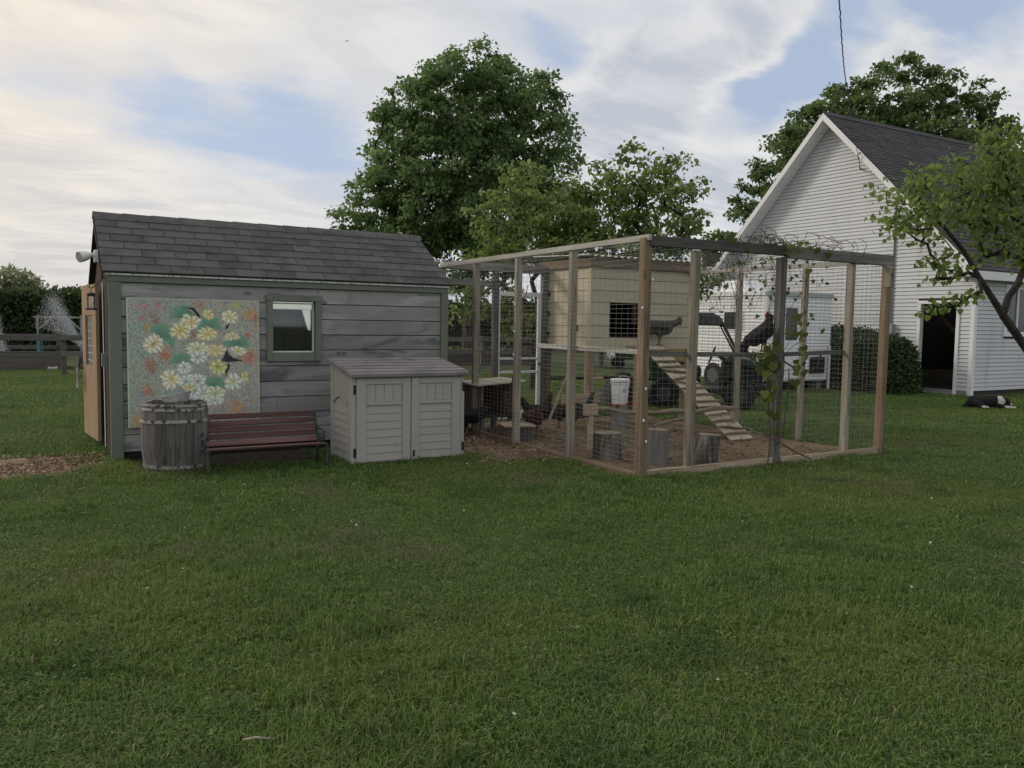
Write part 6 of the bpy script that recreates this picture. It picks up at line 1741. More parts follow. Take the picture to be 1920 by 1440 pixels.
for s in (-0.45, 0.45):
    L_(MB().tube([(1.31, s, 0.66), (1.35, s, 0.66)], 0.055, 10), 'headlight', mat('headlight_glass', (0.5, 0.5, 0.48), 0.2))
L_(MB().bar((1.38, -0.5, 0.45), (1.38, 0.5, 0.45), 0.05, 0.06), 'bumper', m_cartk)

# small garden tractor far behind the coop legs
p = EYE + ray(1168, 690) * (-EYE[2] / ray(1168, 690)[2])
tr_ = thing('garden_tractor', 'dark green garden tractor with a white round end, far behind the coop', 'tractor', (float(p[0]), float(p[1]), 0), rotz=RIGHT, local=True)
MB().prism([(-0.45, -0.3, 0.30), (-0.42, -0.3, 0.72), (0.50, -0.3, 0.66), (0.62, -0.3, 0.35)], (0, 0.6, 0)).build('hood', m_cartg, tr_, bevel=0.05)
MB().prism([(0.62, -0.4, 0.25), (0.62, -0.4, 0.6), (1.5, -0.4, 0.62), (1.5, -0.4, 0.25)], (0, 0.8, 0)).build('rear_body', m_cartk, tr_, bevel=0.05)
MB().prism([(0.9, -0.25, 0.63), (0.85, -0.25, 1.0), (0.97, -0.25, 1.0), (1.3, -0.25, 0.68), (1.3, -0.25, 0.63)], (0, 0.5, 0)).build('seat', m_cartk, tr_, bevel=0.03)
MB().tube([(-0.53, -0.32, 0.48), (-0.47, -0.3, 0.48), (-0.46, 0.3, 0.48), (-0.52, 0.32, 0.48)], [0.1, 0.14, 0.14, 0.1], 16).build('white_drum', m_white, tr_)
for x, r in ((-0.2, 0.2), (1.1, 0.28)):
    for s in (-1, 1):
        MB().tube([(x, 0.36 * s, r), (x, 0.52 * s, r)], r, 16).build('wheel', m_cartk, tr_)
# dark rails and a tarp heap seen under the coop
m_railk = wood('dark_log_rail', (0.055, 0.045, 0.035), (0.02, 0.017, 0.015), (0.09, 0.078, 0.06), 'X', rnd=0.2, knots=0)
one('log_rail', m_railk, MB().tube([(8.1, 12.6, 0.62), (9.6, 12.6, 0.60), (11.0, 12.4, 0.55)], [0.035, 0.04, 0.035], 8).tube([(8.2, 12.66, 0.0), (8.2, 12.66, 0.7)], 0.04, 7).tube([(10.9, 12.47, 0.0), (10.9, 12.47, 0.64)], 0.04, 7), 'dark rail on stakes crossing behind the coop legs at knee height', 'rail', smooth=True)
log('low dark log on the grass behind the bucket', [(7.9, 12.2, 0.06), (8.6, 11.9, 0.06), (9.3, 12.0, 0.05), (10.3, 12.7, 0.05)], [0.04, 0.05, 0.045, 0.035], m_railk, 'log', 'ground_log')
hv, hf = [], []
for i in range(9):
    for j in range(9):
        hv.append((9.75 + 1.3 * i / 8, 12.9 + 0.8 * j / 8, 0.02 + 0.55 * math.sin(math.pi * i / 8) ** 0.8 * math.sin(math.pi * j / 8) ** 0.6 * (1 + 0.25 * math.sin(i * 2.1 + j * 1.3))))
hf = [(i * 9 + j, i * 9 + j + 1, (i + 1) * 9 + j + 1, (i + 1) * 9 + j) for i in range(8) for j in range(8)]
one('tarp_heap', mat('black_tarp', (0.025, 0.025, 0.028), 0.6, [dict(scale=7.0, col=(0.3, 0.3, 0.29), lo=0.68, hi=0.72, fac=0.8)], bump=(9.0, 0.8, 0.06)), MB().add(hv, hf), 'crumpled dark tarp heap on the grass beyond the ramp', 'tarp', smooth=True, fix=False)
# ------------------------------------------------------------------ trees
m_barkt = mat('grey_brown_bark', (0.085, 0.072, 0.058), 0.95, [dict(scale=(12, 12, 2.5), col=(0.035, 0.03, 0.025), lo=0.45, hi=0.6)], bump=((20, 20, 4), 0.7, 0.03), world_co=True)
m_bark_r = mat('dark_redbud_bark', (0.052, 0.045, 0.040), 0.95, [dict(scale=(18, 18, 6), col=(0.028, 0.024, 0.021), lo=0.45, hi=0.6)], bump=(40.0, 0.6, 0.01), world_co=True)
m_maple = leafmat('maple_leaves', (0.085, 0.160, 0.058), (0.250, 0.355, 0.130), 0.52)
m_maple2 = leafmat('maple_leaves_behind_barn', (0.080, 0.140, 0.050), (0.220, 0.295, 0.105), 0.5)
m_redbud = leafmat('redbud_leaves', (0.115, 0.180, 0.050), (0.31, 0.375, 0.125), 0.55)
m_redbud_n = leafmat('near_redbud_leaves', (0.095, 0.165, 0.042), (0.29, 0.365, 0.11), 0.55, vary=0.5)
m_hedge = leafmat('evergreen_sprays', (0.035, 0.060, 0.024), (0.095, 0.135, 0.045), 0.2)
m_pale = leafmat('haze_pale_leaves', (0.20, 0.235, 0.13), (0.34, 0.37, 0.22), 0.5)  # leaf colour paled to stand in for haze and backlight


def far_base(x, d):
    p = far_point(x, 620, d)
    return np.array((p[0], p[1], 0.0))


def px_lobe(x, y, d, rx, ry, rd=None):
    """an ellipsoid of foliage: centre seen at pixel x, y, d metres off, radii given in pixels"""
    k = d / FPX
    rx, ry = rx * k, ry * k
    rd = rx if rd is None else rd
    c = far_point(x, y, d)
    return (c, np.array(((rx + rd) / 2, (rx + rd) / 2, ry)))


# big maple
D = 34.0
b = far_base(880, D)
tree('maple_tree', 'tall rounded dark green maple behind the shed and run', b, [b, b + (0, 0, 1.4), b + (0.1, 0, 2.6), b + (0.1, 0.1, 4.2), b + (0.0, 0, 6.0), b + (0.1, 0.0, 8.0)],
     [px_lobe(885, 190, D, 110, 95), px_lobe(840, 250, D, 130, 110), px_lobe(960, 230, D, 95, 110), px_lobe(780, 310, D, 85, 90), px_lobe(1020, 300, D, 70, 100), px_lobe(870, 350, D, 165, 110),
      px_lobe(730, 370, D, 65, 60), px_lobe(690, 402, D, 55, 32), px_lobe(770, 420, D, 100, 60), px_lobe(960, 420, D, 140, 80), px_lobe(860, 480, D, 110, 60)],
     900, 92, 0.165, m_barkt, m_maple, spread=0.36, r_trunk=0.34, r_tip=0.016, seg=0.55, seed=3, shell=0.68, droop=0.7, spikes=90, spike=0.35)
# maple behind the barn
D = 36.0
b = far_base(1640, D)
tree('maple_tree', 'broad green maple rising behind the white barn', b, [b, b + (0, 0, 2.0), b + (0.1, 0, 4.2), b + (0.0, 0, 6.5), b + (0, 0, 8.0)],
     [px_lobe(1690, 200, D, 85, 85), px_lobe(1620, 220, D, 75, 65), px_lobe(1540, 265, D, 80, 65), px_lobe(1480, 330, D, 60, 70), px_lobe(1435, 390, D, 38, 55), px_lobe(1770, 225, D, 75, 60), px_lobe(1835, 245, D, 48, 42), px_lobe(1650, 320, D, 150, 95), px_lobe(1820, 300, D, 60, 50)],
     500, 95, 0.18, m_barkt, m_maple2, spread=0.34, r_trunk=0.32, r_tip=0.016, seg=0.55, seed=8, shell=0.7, droop=0.7, spikes=120, spike=0.8)
# redbuds between run and maple
for i, (bx, D, lob, n, sd, lab) in enumerate((
        (1000, 20.0, [(985, 335, 36, 24), (950, 375, 55, 22), (1020, 385, 75, 22), (955, 420, 75, 24), (1040, 435, 85, 24), (1000, 475, 100, 30), (925, 480, 55, 24), (1075, 395, 45, 20), (1085, 435, 55, 22), (1065, 355, 26, 14), (930, 560, 55, 40), (985, 590, 60, 40), (880, 560, 40, 45)], 360, 31, 'yellow green young redbud in front of the big maple'),
        (1195, 19.0, [(1190, 290, 30, 20), (1262, 315, 30, 16), (1200, 335, 70, 20), (1145, 365, 80, 20), (1245, 370, 75, 20), (1292, 398, 34, 16), (1115, 410, 95, 24), (1235, 420, 85, 22), (1180, 462, 120, 28), (1320, 520, 30, 18)], 330, 32, 'spreading light green redbud directly behind the hen house'))):
    b = far_base(bx, D)
    tree('redbud_tree', lab, b, [b, b + (0.05, 0, 0.8), b + (0.1, 0.05, 1.5), b + (0.15, 0.1, 2.2)], [px_lobe(x, y, D, rx, ry) for x, y, rx, ry in lob], n, 24, 0.10, m_bark_r, m_redbud,
         spread=0.20, r_trunk=0.09, r_tip=0.007, seg=0.3, shape=OVATE, seed=sd, shell=0.3, droop=0.35, flat=0.45, spikes=90, spike=0.4)
# distant trees over the hedge
for (x, y, D, rx, ry, n, sd, lab) in ((30, 522, 75, 38, 18, 60, 41, 'pale round tree beyond the hedge at the left edge'), (1352, 470, 40, 34, 34, 60, 43, 'small tree top showing left of the barn roof')):
    b = far_base(x, D)
    c = far_point(x, y, D)
    tree('far_tree', lab, b, [b, b + (0, 0, c[2] * 0.5), b + (0, 0, c[2] * 0.8)], [px_lobe(x, y, D, rx, ry), px_lobe(x - 20, y + 12, D, rx * 0.6, ry * 0.7), px_lobe(x + 30, y + 14, D, rx * 0.5, ry * 0.6)], n, 40, 0.30 if D > 60 else 0.2, m_barkt, m_pale if D > 60 else m_maple2,
         spread=0.55 if D > 60 else 0.3, r_trunk=0.2, r_tip=0.02, seg=0.6, seed=sd, shell=0.3)


# clipped hedges
def hedge(name, label, x0, x1, y0, y1, h, n, size, m, seed, lump=0.25, round_=0.0, cat='hedge'):
    rg = np.random.default_rng(seed)
    t = thing(name, label, cat, ((x0 + x1) / 2, (y0 + y1) / 2, 0))
    org = np.array(((x0 + x1) / 2, (y0 + y1) / 2, 0))
    rx, ry = (x1 - x0) / 2, (y1 - y0) / 2
    ins = 0.42 if round_ else 0.25
    MB().box(x0 + ins * min(rx, 1), x1 - ins * min(rx, 1), y0 + ins * min(ry, 1), y1 - ins * min(ry, 1), 0, h * (0.82 if round_ else 0.95)).build('stems', mat('hedge_shade', (0.010, 0.014, 0.008), 1.0), t)  # solid core box, near-black colour standing in for shade inside the hedge
    # leaves over the shell: front, left, right and top
    area = np.array([2 * rx * h, 2 * rx * h * 0.3, 2 * ry * h, 2 * ry * h, 4 * rx * ry])
    f = rg.choice(5, n, p=area / area.sum())
    u, v = rg.random(n), rg.random(n)
    X = np.where(f < 2, x0 + u * 2 * rx, np.where(f == 2, x0, np.where(f == 3, x1, x0 + u * 2 * rx)))
    Y = np.where(f == 0, y0, np.where(f == 1, y1, y0 + (np.where(f == 4, v, u)) * 2 * ry))
    Z = np.where(f == 4, h, v * h)
    if round_:
        kx = (X - org[0]) / rx; ky = (Y - org[1]) / ry; kz = Z / h
        s = 1 / np.maximum(1, (np.abs(kx) ** 3 + np.abs(ky) ** 3 + (np.maximum(kz, 0)) ** 4) ** (1 / 3.0))
        X = org[0] + (X - org[0]) * (1 - round_ + round_ * s); Y = org[1] + (Y - org[1]) * (1 - round_ + round_ * s); Z = Z * (1 - round_ + round_ * s)
    lum = value_noise(X + Y * 0.7 + 50, Z + 50, 0.8, seed) * 2 - 1
    nor = np.stack([np.where(f == 2, -1, np.where(f == 3, 1, 0)), np.where(f == 0, -1, np.where(f == 1, 1, 0)), np.where(f == 4, 1, 0)], 1).astype(float)
    c = np.stack([X, Y, Z], 1) + nor * (lum * lump)[:, None] + rg.normal(0, size * 0.6, (n, 3))
    c[:, 2] = np.maximum(c[:, 2], 0.03)
    tip = nor * 0.8 + rg.normal(size=(n, 3)) * 0.6 + np.array((0, 0, 0.5))
    vv, ff = leaves(c, size * rg.uniform(0.6, 1.4, n), tip, nor + rg.normal(size=(n, 3)) * 0.8, RHOMB)
    o = link('foliage', np_mesh('foliage', vv - org, ff, attr=np.repeat(np.clip(rg.normal(0.4, 0.25, n) + 0.25 * (f == 4).astype(float), 0, 1), 4)), m, t)
    o['kind'] = 'stuff'
    return t


hedge('tall_hedge', 'long dark evergreen hedge closing off the garden beyond the fence', -22, 34, 43.5, 46, 2.62, 90000, 0.17, m_hedge, 51, 0.2)
hedge('clipped_hedge', 'dark clipped hedge standing against the barn wall', 18.05, 19.35, 12.35, 16.6, 1.52, 15000, 0.075, m_hedge, 52, 0.10, 0.75)
hedge('grape_bush', 'dark shrub with tangled stems left of the camper', 13.9, 14.7, 13.2, 13.9, 0.95, 1800, 0.07, m_hedge, 53, 0.12, 0.9, cat='shrub')

# ------------------------------------------------------------------ redbud at the right edge, close to the camera
rg = np.random.default_rng(77)
limb = [far_point(x, y, d) for x, y, d in ((2090, 925, 8.3), (2050, 850, 8.3), (1990, 752, 8.2), (1925, 655, 8.1), (1880, 590, 8.0), (1836, 520, 7.9), (1808, 472, 7.85), (1770, 425, 7.75), (1740, 400, 7.7))]
limb[0][2] = 0.0
rbase = limb[0].copy()
rt_ = thing('redbud_tree', 'near redbud reaching in from the right edge with heart shaped leaves', 'tree', tuple(rbase))
lob = [(1850, 385, 7.9, 75, 62), (1745, 372, 7.7, 55, 40), (1700, 375, 7.6, 38, 34), (1765, 320, 7.8, 45, 34), (1835, 310, 8.0, 60, 40), (1895, 300, 7.9, 55, 52), (1900, 400, 8.1, 70, 60), (1980, 350, 8.1, 90, 110), (1720, 425, 7.7, 36, 24), (1905, 250, 7.9, 34, 22), (1880, 465, 8.0, 50, 26), (1960, 470, 8.1, 60, 40)]
cl, out = crown_points([px_lobe(x, y, d, rx, ry, 0.34) for x, y, d, rx, ry in lob], 270, rg, 0.4)
spray = []
for (x0, y0, x1, y1, n) in ((1800, 470, 1745, 480, 7), (1800, 470, 1722, 490, 9), (1815, 500, 1755, 500, 8), (1830, 505, 1735, 520, 9), (1850, 540, 1790, 555, 5), (1850, 540, 1745, 572, 9), (1850, 545, 1722, 582, 12), (1780, 440, 1718, 448, 6)):
    for t in np.linspace(0.15, 1, n):
        spray.append(far_point(x0 + (x1 - x0) * t, y0 + (y1 - y0) * t + 8 * math.sin(t * 3) + rg.normal(0, 3), 7.85 + rg.normal(0, 0.05)))
spray = np.array(spray)
start = limb
v, f = skeleton(start, list(cl) + list(spray), 0.040, 0.0032, 0.14, rg=rg)
# the limb itself, thick and smooth
mb = MB().tube([tuple(p) for p in limb], [0.06, 0.048, 0.037, 0.030, 0.027, 0.024, 0.021, 0.016, 0.010], 9)
o = mb.build('trunk', m_bark_r, rt_, smooth=True)
# bare second limb crossing the barn roof
l2 = [far_point(x, y, d) for x, y, d in ((1838, 522, 7.9), (1790, 505, 7.85), (1835, 497, 7.9))]
o = link('branch', np_mesh('branch', v - rbase, f, smooth=True), m_bark_r, rt_)
per = 15
N = len(cl) * per
c = np.repeat(cl, per, 0) + rg.normal(size=(N, 3)) * 0.085 * np.array((1, 1, 0.7))
tip = rg.normal(size=(N, 3)) * 0.7; tip[:, 2] -= 0.75
nor = rg.normal(size=(N, 3)) * 0.6 + np.array((-0.25, -0.35, 0.75))
c2 = np.repeat(spray, 3, 0) + rg.normal(size=(len(spray) * 3, 3)) * 0.035
tip2 = rg.normal(size=(len(c2), 3)) * 0.5; tip2[:, 2] -= 0.9
nor2 = rg.normal(size=(len(c2), 3)) * 0.5 + np.array((-0.5, -0.6, 0.5))
C_, T_, N_ = np.concatenate([c2, c]), np.concatenate([tip2, tip]), np.concatenate([nor2, nor])
S_ = rg.uniform(0.034, 0.066, len(C_))
dep = (C_ - EYE) @ FWD
order = np.argsort(dep - 0.4 * (np.arange(len(C_)) < len(c2)))
sel, rest = order[:300], order[300:]
vv, ff = leaves(C_[rest], S_[rest], T_[rest], N_[rest], HEART)
o = link('crown', np_mesh('crown', vv - rbase, ff, attr=np.repeat(np.clip(rg.normal(0.5, 0.25, len(rest)), 0, 1), len(HEART))), m_redbud_n, rt_)
o['kind'] = 'stuff'
leaf_meshes = []
for k in range(6):
    hv = HEART * np.array((1 + 0.1 * math.sin(k), 1, 1.0 + 0.5 * math.cos(k * 2)))
    leaf_meshes.append(np_mesh('leaf', hv, np.arange(8).reshape(1, 8), attr=np.full(8, 0.1 + 0.15 * k)))
    leaf_meshes[-1].materials.append(m_redbud_n)


def leaf_part(parent, org, c, s, t, n, meshes):
    t = unit(np.array(t)); b = unit(np.cross(n, t)); nn = np.cross(t, b)
    o = bpy.data.objects.new('leaf', random.choice(meshes))
    COL.objects.link(o)
    o.parent = parent
    p = np.array(c) - org
    o.matrix_local = Matrix(((b[0] * s, t[0] * s, nn[0] * s, p[0]), (b[1] * s, t[1] * s, nn[1] * s, p[1]), (b[2] * s, t[2] * s, nn[2] * s, p[2]), (0, 0, 0, 1)))
    return o


for i in sel:
    leaf_part(rt_, rbase, C_[i], float(S_[i]), T_[i], N_[i], leaf_meshes)

# ------------------------------------------------------------------ vines on the run
m_vine = mat('vine_stem', (0.075, 0.06, 0.045), 0.9)
m_vleaf = leafmat('vine_leaves', (0.060, 0.090, 0.018), (0.200, 0.220, 0.060), 0.4, vary=0.1)
vorg = np.array((7.42, 6.56, 0.0))
vine = thing('climbing_vine', 'leafy green vine climbing the dark grey front post of the run', 'vine', tuple(vorg))
vl_meshes = []
for k in range(5):
    me = np_mesh('leaf', HEART * np.array((1.1, 1, 1.2)), np.arange(8).reshape(1, 8), attr=np.full(8, 0.1 + 0.2 * k))
    me.materials.append(m_vleaf); vl_meshes.append(me)
vs = MB()
for k in range(4):
    p = [(7.30 + 0.08 * k + 0.03 * math.sin(z * 5 + k), 6.575 - 0.01 * k, z) for z in np.linspace(0.03 + 0.1 * k, 1.75 - 0.2 * k, 14)]
    vs.tube(p, [0.007] * 13 + [0.003], 5)
for (x0, z0, x1, z1) in ((7.42, 1.2, 7.85, 1.45), (7.5, 1.35, 8.0, 1.75), (7.5, 1.1, 7.9, 1.0), (7.2, 1.0, 7.05, 0.75), (7.45, 1.6, 7.75, 2.0)):
    vs.tube([(x0 + (x1 - x0) * t, 6.57, z0 + (z1 - z0) * t + 0.06 * math.sin(3 * t)) for t in np.linspace(0, 1, 7)], 0.004, 4)
vs.build('stem', m_vine, vine)
rg = np.random.default_rng(88)
spots = [(7.22 + rg.normal(0, 0.09), 1.26 + rg.normal(0, 0.10)) for _ in range(26)] + [(7.25 + rg.normal(0, 0.06), 0.98 + rg.normal(0, 0.12)) for _ in range(12)] + \
        [(7.7 + rg.normal(0, 0.14), 1.62 + rg.normal(0, 0.17)) for _ in range(14)] + [(7.75 + rg.normal(0, 0.1), 1.15 + rg.normal(0, 0.1)) for _ in range(9)] + [(7.4 + rg.normal(0, 0.07), 0.62 + rg.normal(0, 0.14)) for _ in range(6)]
for (x, z) in spots:
    t = rg.normal(size=3) * 0.4 + np.array((0, 0, -1.0)); n = rg.normal(size=3) * 0.5 + np.array((-0.4, -0.9, 0.35))
    leaf_part(vine, vorg, (x, 6.55 + rg.normal(0, 0.035), z), float(rg.uniform(0.06, 0.115)), t, n, vl_meshes)
# dry tangle over the front beam and hanging inside
dorg = np.array((8.0, 6.7, 2.45))
dry = thing('dry_vine', 'tangled dry vine stems trailing over the front beam of the run', 'vine', tuple(dorg))
ds = MB()
for k in range(70):
    x = rg.choice((rg.uniform(7.2, 8.3), rg.uniform(6.9, 8.8))); y = 6.62 + rg.uniform(-0.06, 0.5); z = 2.53 + rg.uniform(0, 0.06)
    p = [np.array((x, y, z))]
    dirv = np.array((rg.normal(0, 1), rg.normal(0, 0.25), rg.normal(0.0, 0.15)))
    for q in range(9):
        dirv = dirv * 0.75 + np.array((rg.normal(0, 0.5), rg.normal(0, 0.2), rg.normal(0, 0.3) - 2.5 * (p[-1][2] - 2.57)))
        p.append(p[-1] + unit(dirv) * 0.07)
    p = [np.array((a[0], a[1], max(a[2], 2.535) if abs(a[1] - 6.64) < 0.08 else a[2])) for a in p]
    ds.tube([tuple(a) for a in p], 0.0035, 4)
for k in range(30):
    x = rg.uniform(7.0, 8.5); y = 6.75 + rg.uniform(0, 1.2)
    p = [(x, y, 2.50)]
    for q in range(10):
        p.append((p[-1][0] + rg.normal(0, 0.035), p[-1][1] + rg.normal(0, 0.02), p[-1][2] - rg.uniform(0.03, 0.11)))
    ds.tube(p, 0.003, 4)
ds.build('stem', m_vine, dry)
n = 170
c = np.stack([rg.uniform(7.0, 8.6, n), 6.7 + rg.uniform(0, 1.2, n), 2.5 - np.abs(rg.normal(0, 0.38, n))], 1)
vv, ff = leaves(c, rg.uniform(0.025, 0.06, n), rg.normal(size=(n, 3)) + np.array((0, 0, -0.8)), rg.normal(size=(n, 3)) + np.array((-0.2, -0.5, 0.3)), HEART)
o = link('foliage', np_mesh('foliage', vv - dorg, ff, attr=np.repeat(np.clip(rg.normal(0.2, 0.2, n), 0, 1), 8)), m_vleaf, dry); o['kind'] = 'stuff'
for (x, z) in [(7.55 + rg.normal(0, 0.35), 2.50 + rg.normal(0, 0.06)) for _ in range(16)]:
    leaf_part(dry, dorg, (x, 6.56, z), float(rg.uniform(0.05, 0.085)), rg.normal(size=3) * 0.5 + np.array((0, 0, -1.0)), rg.normal(size=3) * 0.5 + np.array((-0.4, -0.9, 0.3)), vl_meshes)
# thin bare vine on the left side of the run
lv = MB()
lorg = np.array((5.43, 9.0, 0.0))
left_v = thing('bare_vine', 'thin dark vine stem rising inside the left side of the run', 'vine', tuple(lorg))
lv.tube([(5.60, 10.0, 0.05), (5.62, 9.75, 0.35), (5.62, 9.6, 0.62), (5.62, 9.48, 1.0), (5.62, 9.42, 1.5), (5.60, 9.38, 1.85), (5.56, 9.3, 2.2), (5.52, 9.15, 2.45)], [0.011, 0.011, 0.010, 0.010, 0.009, 0.008, 0.006, 0.004], 6)
lv.tube([(5.60, 9.38, 1.85), (5.58, 9.5, 2.1), (5.56, 9.65, 2.35)], 0.005, 5); lv.tube([(5.62, 9.42, 1.5), (5.6, 9.3, 1.75), (5.55, 9.05, 2.1)], 0.005, 5)
lv.tube([(5.58, 10.5, 0.75), (5.58, 10.3, 1.1), (5.56, 10.2, 1.3)], 0.006, 5)
lv.build('stem', m_vine, left_v)
m_dleaf = leafmat('dull_vine_leaves', (0.05, 0.06, 0.035), (0.10, 0.115, 0.07), 0.3)
dl = []
for k in range(3):
    me = np_mesh('leaf', HEART, np.arange(8).reshape(1, 8), attr=np.full(8, 0.2 + 0.3 * k)); me.materials.append(m_dleaf); dl.append(me)
for k in range(16):
    leaf_part(left_v, lorg, (5.60, 9.66 + rg.normal(0, 0.07), 0.52 + rg.normal(0, 0.09)), float(rg.uniform(0.04, 0.08)), rg.normal(size=3) + np.array((0, 0, -0.6)), rg.normal(size=3) * 0.6 + np.array((-0.6, -0.6, 0.3)), dl)
# ------------------------------------------------------------------ garden on the left: rail fence, beds, arbours, sprinklers
m_fence = wood('grey_fence_rail', (0.125, 0.118, 0.115), (0.06, 0.056, 0.054), (0.175, 0.168, 0.162), 'X', rnd=0.18, knots=0.3)
m_bed = wood('raised_bed_board', (0.115, 0.098, 0.092), (0.055, 0.047, 0.044), (0.165, 0.145, 0.135), 'X', rnd=0.25, knots=0)
fence = thing('rail_fence', 'long grey two rail timber fence across the back of the yard', 'fence', (3, 25.5, 0))
xs = np.arange(-10.0, 24.1, 2.6)
for i, x in enumerate(xs + 0.42):
    MB().box(x - 0.07, x + 0.07, 25.48, 25.62, 0, 1.13).build('post', m_fence, fence, bevel=0.01)
    if i < len(xs) - 1:
        for z, h in ((1.03, 0.155), (0.60, 0.145)):
            dz = random.uniform(-0.012, 0.012)
            MB().bar((x - 0.068, 25.455, z + dz), (x + 2.6 - 0.073, 25.455, z - dz), 0.045, h).build('rail', m_fence, fence, bevel=0.006)
far_fence = thing('rail_fence', 'far weathered rail fence standing behind the raised beds', 'fence', (3, 36.5, 0))
for i, x in enumerate(np.arange(-11, 30, 3.0)):
    MB().box(x - 0.07, x + 0.07, 36.48, 36.6, 0, 1.15).build('post', m_bed, far_fence)
    for z in (0.42, 0.85):
        MB().bar((x - 0.068, 36.45, z), (x + 2.93, 36.45, z), 0.045, 0.15).build('rail', m_bed, far_fence)


def raised_bed(label, x0, x1, y0, y1, h, plants=True):
    t = thing('raised_bed', label, 'garden bed', ((x0 + x1) / 2, (y0 + y1) / 2, 0), 'raised beds in the garden behind the fence')
    n = 2
    for k in range(n):
        z0, z1 = h * k / n + 0.004, h * (k + 1) / n - 0.004
        MB().box(x0, x1, y0, y0 + 0.05, z0, z1).build('board', m_bed, t); MB().box(x0, x1, y1 - 0.05, y1, z0, z1).build('board', m_bed, t)
        MB().box(x0, x0 + 0.05, y0 + 0.051, y1 - 0.051, z0, z1).build('board', m_bed, t); MB().box(x1 - 0.05, x1, y0 + 0.051, y1 - 0.051, z0, z1).build('board', m_bed, t)
    MB().box(x0 + 0.051, x1 - 0.051, y0 + 0.051, y1 - 0.051, 0.01, h - 0.05).build('soil', mat('bed_soil', (0.05, 0.036, 0.026), 0.95), t)
    if plants:
        rg = np.random.default_rng(int(abs(x0 * 10) + y0))
        n = 260
        c = np.stack([rg.uniform(x0 + 0.1, x1 - 0.1, n), rg.uniform(y0 + 0.1, y1 - 0.1, n), h + rg.uniform(0, 0.18, n)], 1)
        vv, ff = leaves(c, rg.uniform(0.05, 0.13, n), rg.normal(size=(n, 3)) + np.array((0, 0, 0.5)), rg.normal(size=(n, 3)) + np.array((0, 0, 0.6)), OVATE)
        o = link('seedlings', np_mesh('seedlings', vv - np.array(((x0 + x1) / 2, (y0 + y1) / 2, 0)), ff, attr=np.repeat(rg.random(n), 6)), m_redbud, t); o['kind'] = 'stuff'


raised_bed('long weathered raised bed at the left behind the fence', -2.2, 0.9, 28.2, 29.6, 0.42, False)
raised_bed('weathered raised bed just left of the shed door', 1.3, 4.2, 28.2, 29.6, 0.42, False)
raised_bed('far raised bed with seedlings seen through the run', 9.0, 12.6, 28.2, 29.8, 0.42)
raised_bed('right hand raised bed with seedlings beyond the run', 13.4, 18.0, 28.0, 29.6, 0.42)

# pale sacks lying on the bed
one('white_sack', mat('white_sack', (0.45, 0.45, 0.42), 0.8, [dict(scale=12.0, col=(0.3, 0.3, 0.28), lo=0.5, hi=0.7)]), MB().prism([(0.45, 27.9, 0.0), (0.75, 27.9, 0.0), (0.73, 27.9, 0.13), (0.62, 27.9, 0.09), (0.48, 27.9, 0.12)], (0, 0.2, 0)), 'pale sack lying in front of the garden beds', 'sack', bevel=0.03)

m_arb = wood('pale_arbour_wood', (0.30, 0.29, 0.27), (0.16, 0.15, 0.14), (0.38, 0.37, 0.35), 'Z', rnd=0.1, knots=0)


def arbour(label, x, y):
    t = thing('garden_arbour', label, 'arbour', (x, y, 0), 'wooden arbours in the garden')
    W_, D_, H_ = 1.45, 0.55, 1.55
    for a in (0, W_):
        for b_ in (0, D_):
            MB().box(x + a - 0.03, x + a + 0.03, y + b_ - 0.03, y + b_ + 0.03, 0, H_).build('post', m_arb, t)
    for b_ in (0, D_):
        MB().bar((x - 0.12, y + b_, H_ + 0.03), (x + W_ + 0.12, y + b_, H_ + 0.03), 0.045, 0.06).build('beam', m_arb, t)
        MB().bar((x + 0.03, y + b_, H_ - 0.42), (x + 0.45, y + b_, H_ - 0.01), 0.035, 0.045).build('brace', m_arb, t)
        MB().bar((x + W_ - 0.03, y + b_, H_ - 0.42), (x + W_ - 0.45, y + b_, H_ - 0.01), 0.035, 0.045).build('brace', m_arb, t)
    for a in (0.0, 0.5, 1.0):
        MB().bar((x + W_ * a, y - 0.12, H_ + 0.085), (x + W_ * a, y + D_ + 0.12, H_ + 0.085), 0.04, 0.05).build('cross_beam', m_arb, t)
    return t


arbour('square wooden arbour frame left of the sprinkler jet', 0.30, 35.2)
arbour('second wooden arbour frame beside the shed door', 2.10, 35.2)
# turquoise chair
ch = thing('garden_chair', 'turquoise slatted chair behind the fence', 'chair', (0.35, 31.0, 0))
m_turq = mat('turquoise_paint', (0.02, 0.17, 0.18), 0.5)
cx, cy = 0.30, 31.0
for k in range(3):
    MB().box(cx - 0.08 + 0.07 * k, cx - 0.04 + 0.07 * k, cy + 0.25, cy + 0.28, 0.42, 1.02).build('back_slat', m_turq, ch)
MB().box(cx - 0.11, cx + 0.15, cy + 0.235, cy + 0.249, 0.92, 1.02).build('top_rail', m_turq, ch)
MB().box(cx - 0.13, cx + 0.17, cy - 0.15, cy + 0.234, 0.36, 0.41).build('seat', m_turq, ch)
for a in (-0.10, 0.14):
    for b_ in (-0.17, 0.2):
        MB().box(cx + a - 0.025, cx + a + 0.025, cy + b_ - 0.025, cy + b_ + 0.025, 0, 0.359).build('leg', m_turq, ch)


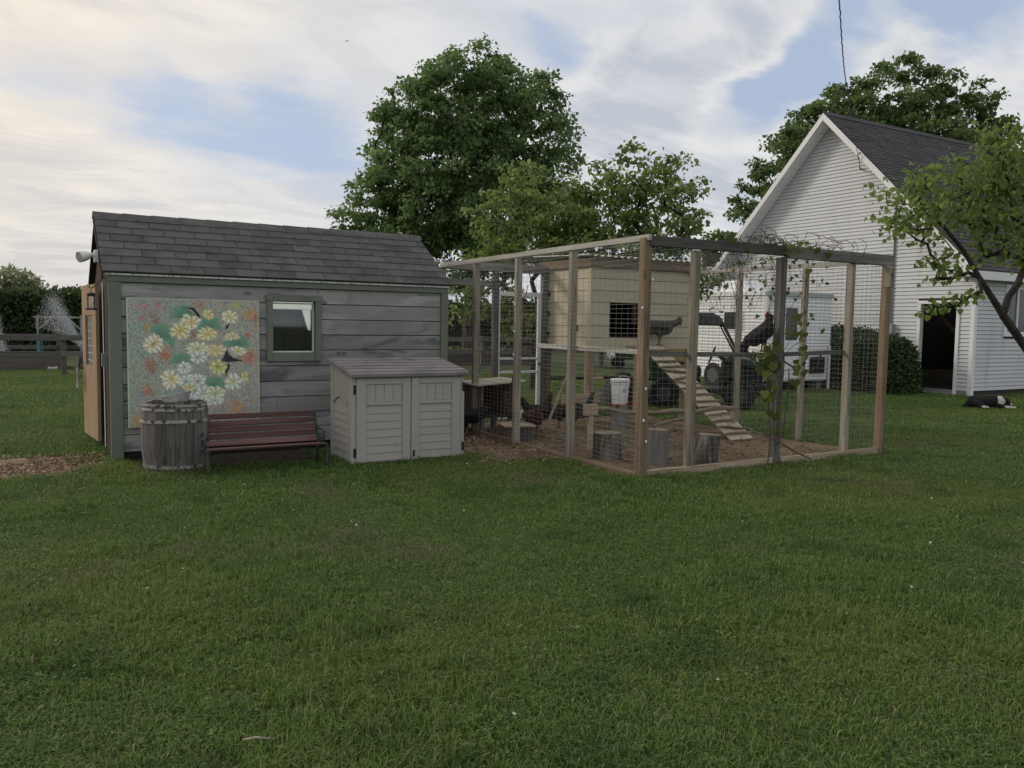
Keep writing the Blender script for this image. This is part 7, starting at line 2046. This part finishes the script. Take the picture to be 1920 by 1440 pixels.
# sprinkler water: thousands of drops thrown along an arc
def water_jet(name, label, p0, p1, n, spread0, spread1, seed, sag=0.0, fall=0.0):
    rg = np.random.default_rng(seed)
    t = rg.random(n) ** 0.8
    c = p0 + (p1 - p0) * t[:, None]
    c[:, 2] -= sag * (t - 1) * t * -1
    sp = spread0 + (spread1 - spread0) * t ** 1.4
    c += rg.normal(size=(n, 3)) * sp[:, None] * np.array((1, 1, 0.6))
    hang = rg.random(n) ** 2 * fall * t ** 1.5
    c[:, 0] += -hang * 0.55 * RGT[0]; c[:, 1] += -hang * 0.55 * RGT[1]; c[:, 2] -= hang
    c[:, 2] = np.maximum(c[:, 2], 0.02)
    s = rg.uniform(0.005, 0.0105, n) * (1.25 - 0.5 * t)
    tet = np.array(((1, 1, 1), (1, -1, -1), (-1, 1, -1), (-1, -1, 1.0))) * np.array((0.6, 0.6, 1.0))
    v = (c[:, None] + s[:, None, None] * tet[None]).reshape(-1, 3)
    f = np.array(((0, 1, 2), (0, 3, 1), (0, 2, 3), (1, 3, 2)))
    f = ((np.arange(n) * 4)[:, None, None] + f[None]).reshape(-1, 3)
    o = link(name, np_mesh(name, v, f), m_drop)
    return tag(o, label, 'water', kind='stuff')


m_drop = mat('water_drops', (0.85, 0.87, 0.88), 0.15, spec=0.6, trans=0.5)
water_jet('water_spray', 'fan of sprinkler water thrown up in front of the hedge', far_point(166, 668, 27.5), far_point(97, 552, 28.5), 9000, 0.010, 0.15, 61, sag=-0.1, fall=1.1)
water_jet('water_spray', 'jet of sprinkler water falling at the left edge', far_point(22, 705, 24.3), far_point(-18, 590, 24.0), 7000, 0.025, 0.13, 62, fall=0.5)

# small things lying on the near lawn
rg = np.random.default_rng(91)
g0 = lambda x, y: EYE + ray(x, y) * (-EYE[2] / ray(x, y)[2])
tp = g0(455, 1412); tq = g0(507, 1409)
one('twig', mat('pale_twig', (0.34, 0.30, 0.22), 0.8), MB().tube([tuple(tp + (0, 0, 0.05)), tuple((tp + tq) / 2 + (0, 0.004, 0.055)), tuple(tq + (0, 0, 0.05))], [0.004, 0.005, 0.003], 6), 'pale straight twig lying on the grass at the bottom left', 'twig', smooth=True)
# a bird far up
bp = far_point(650, 77, 60)
bird = MB().add([tuple(bp), tuple(bp + RGT * 0.14 + UPV * 0.05), tuple(bp + RGT * 0.02 + FWD * 0.12), tuple(bp - RGT * 0.14 + UPV * 0.05), tuple(bp - FWD * 0.12 - UPV * 0.02)], [(0, 1, 2), (0, 2, 3), (0, 3, 4), (0, 4, 1)])
one('bird', mat('bird_black', (0.03, 0.03, 0.03), 0.8), bird, 'tiny dark bird flying high over the shed', 'bird', fix=False)
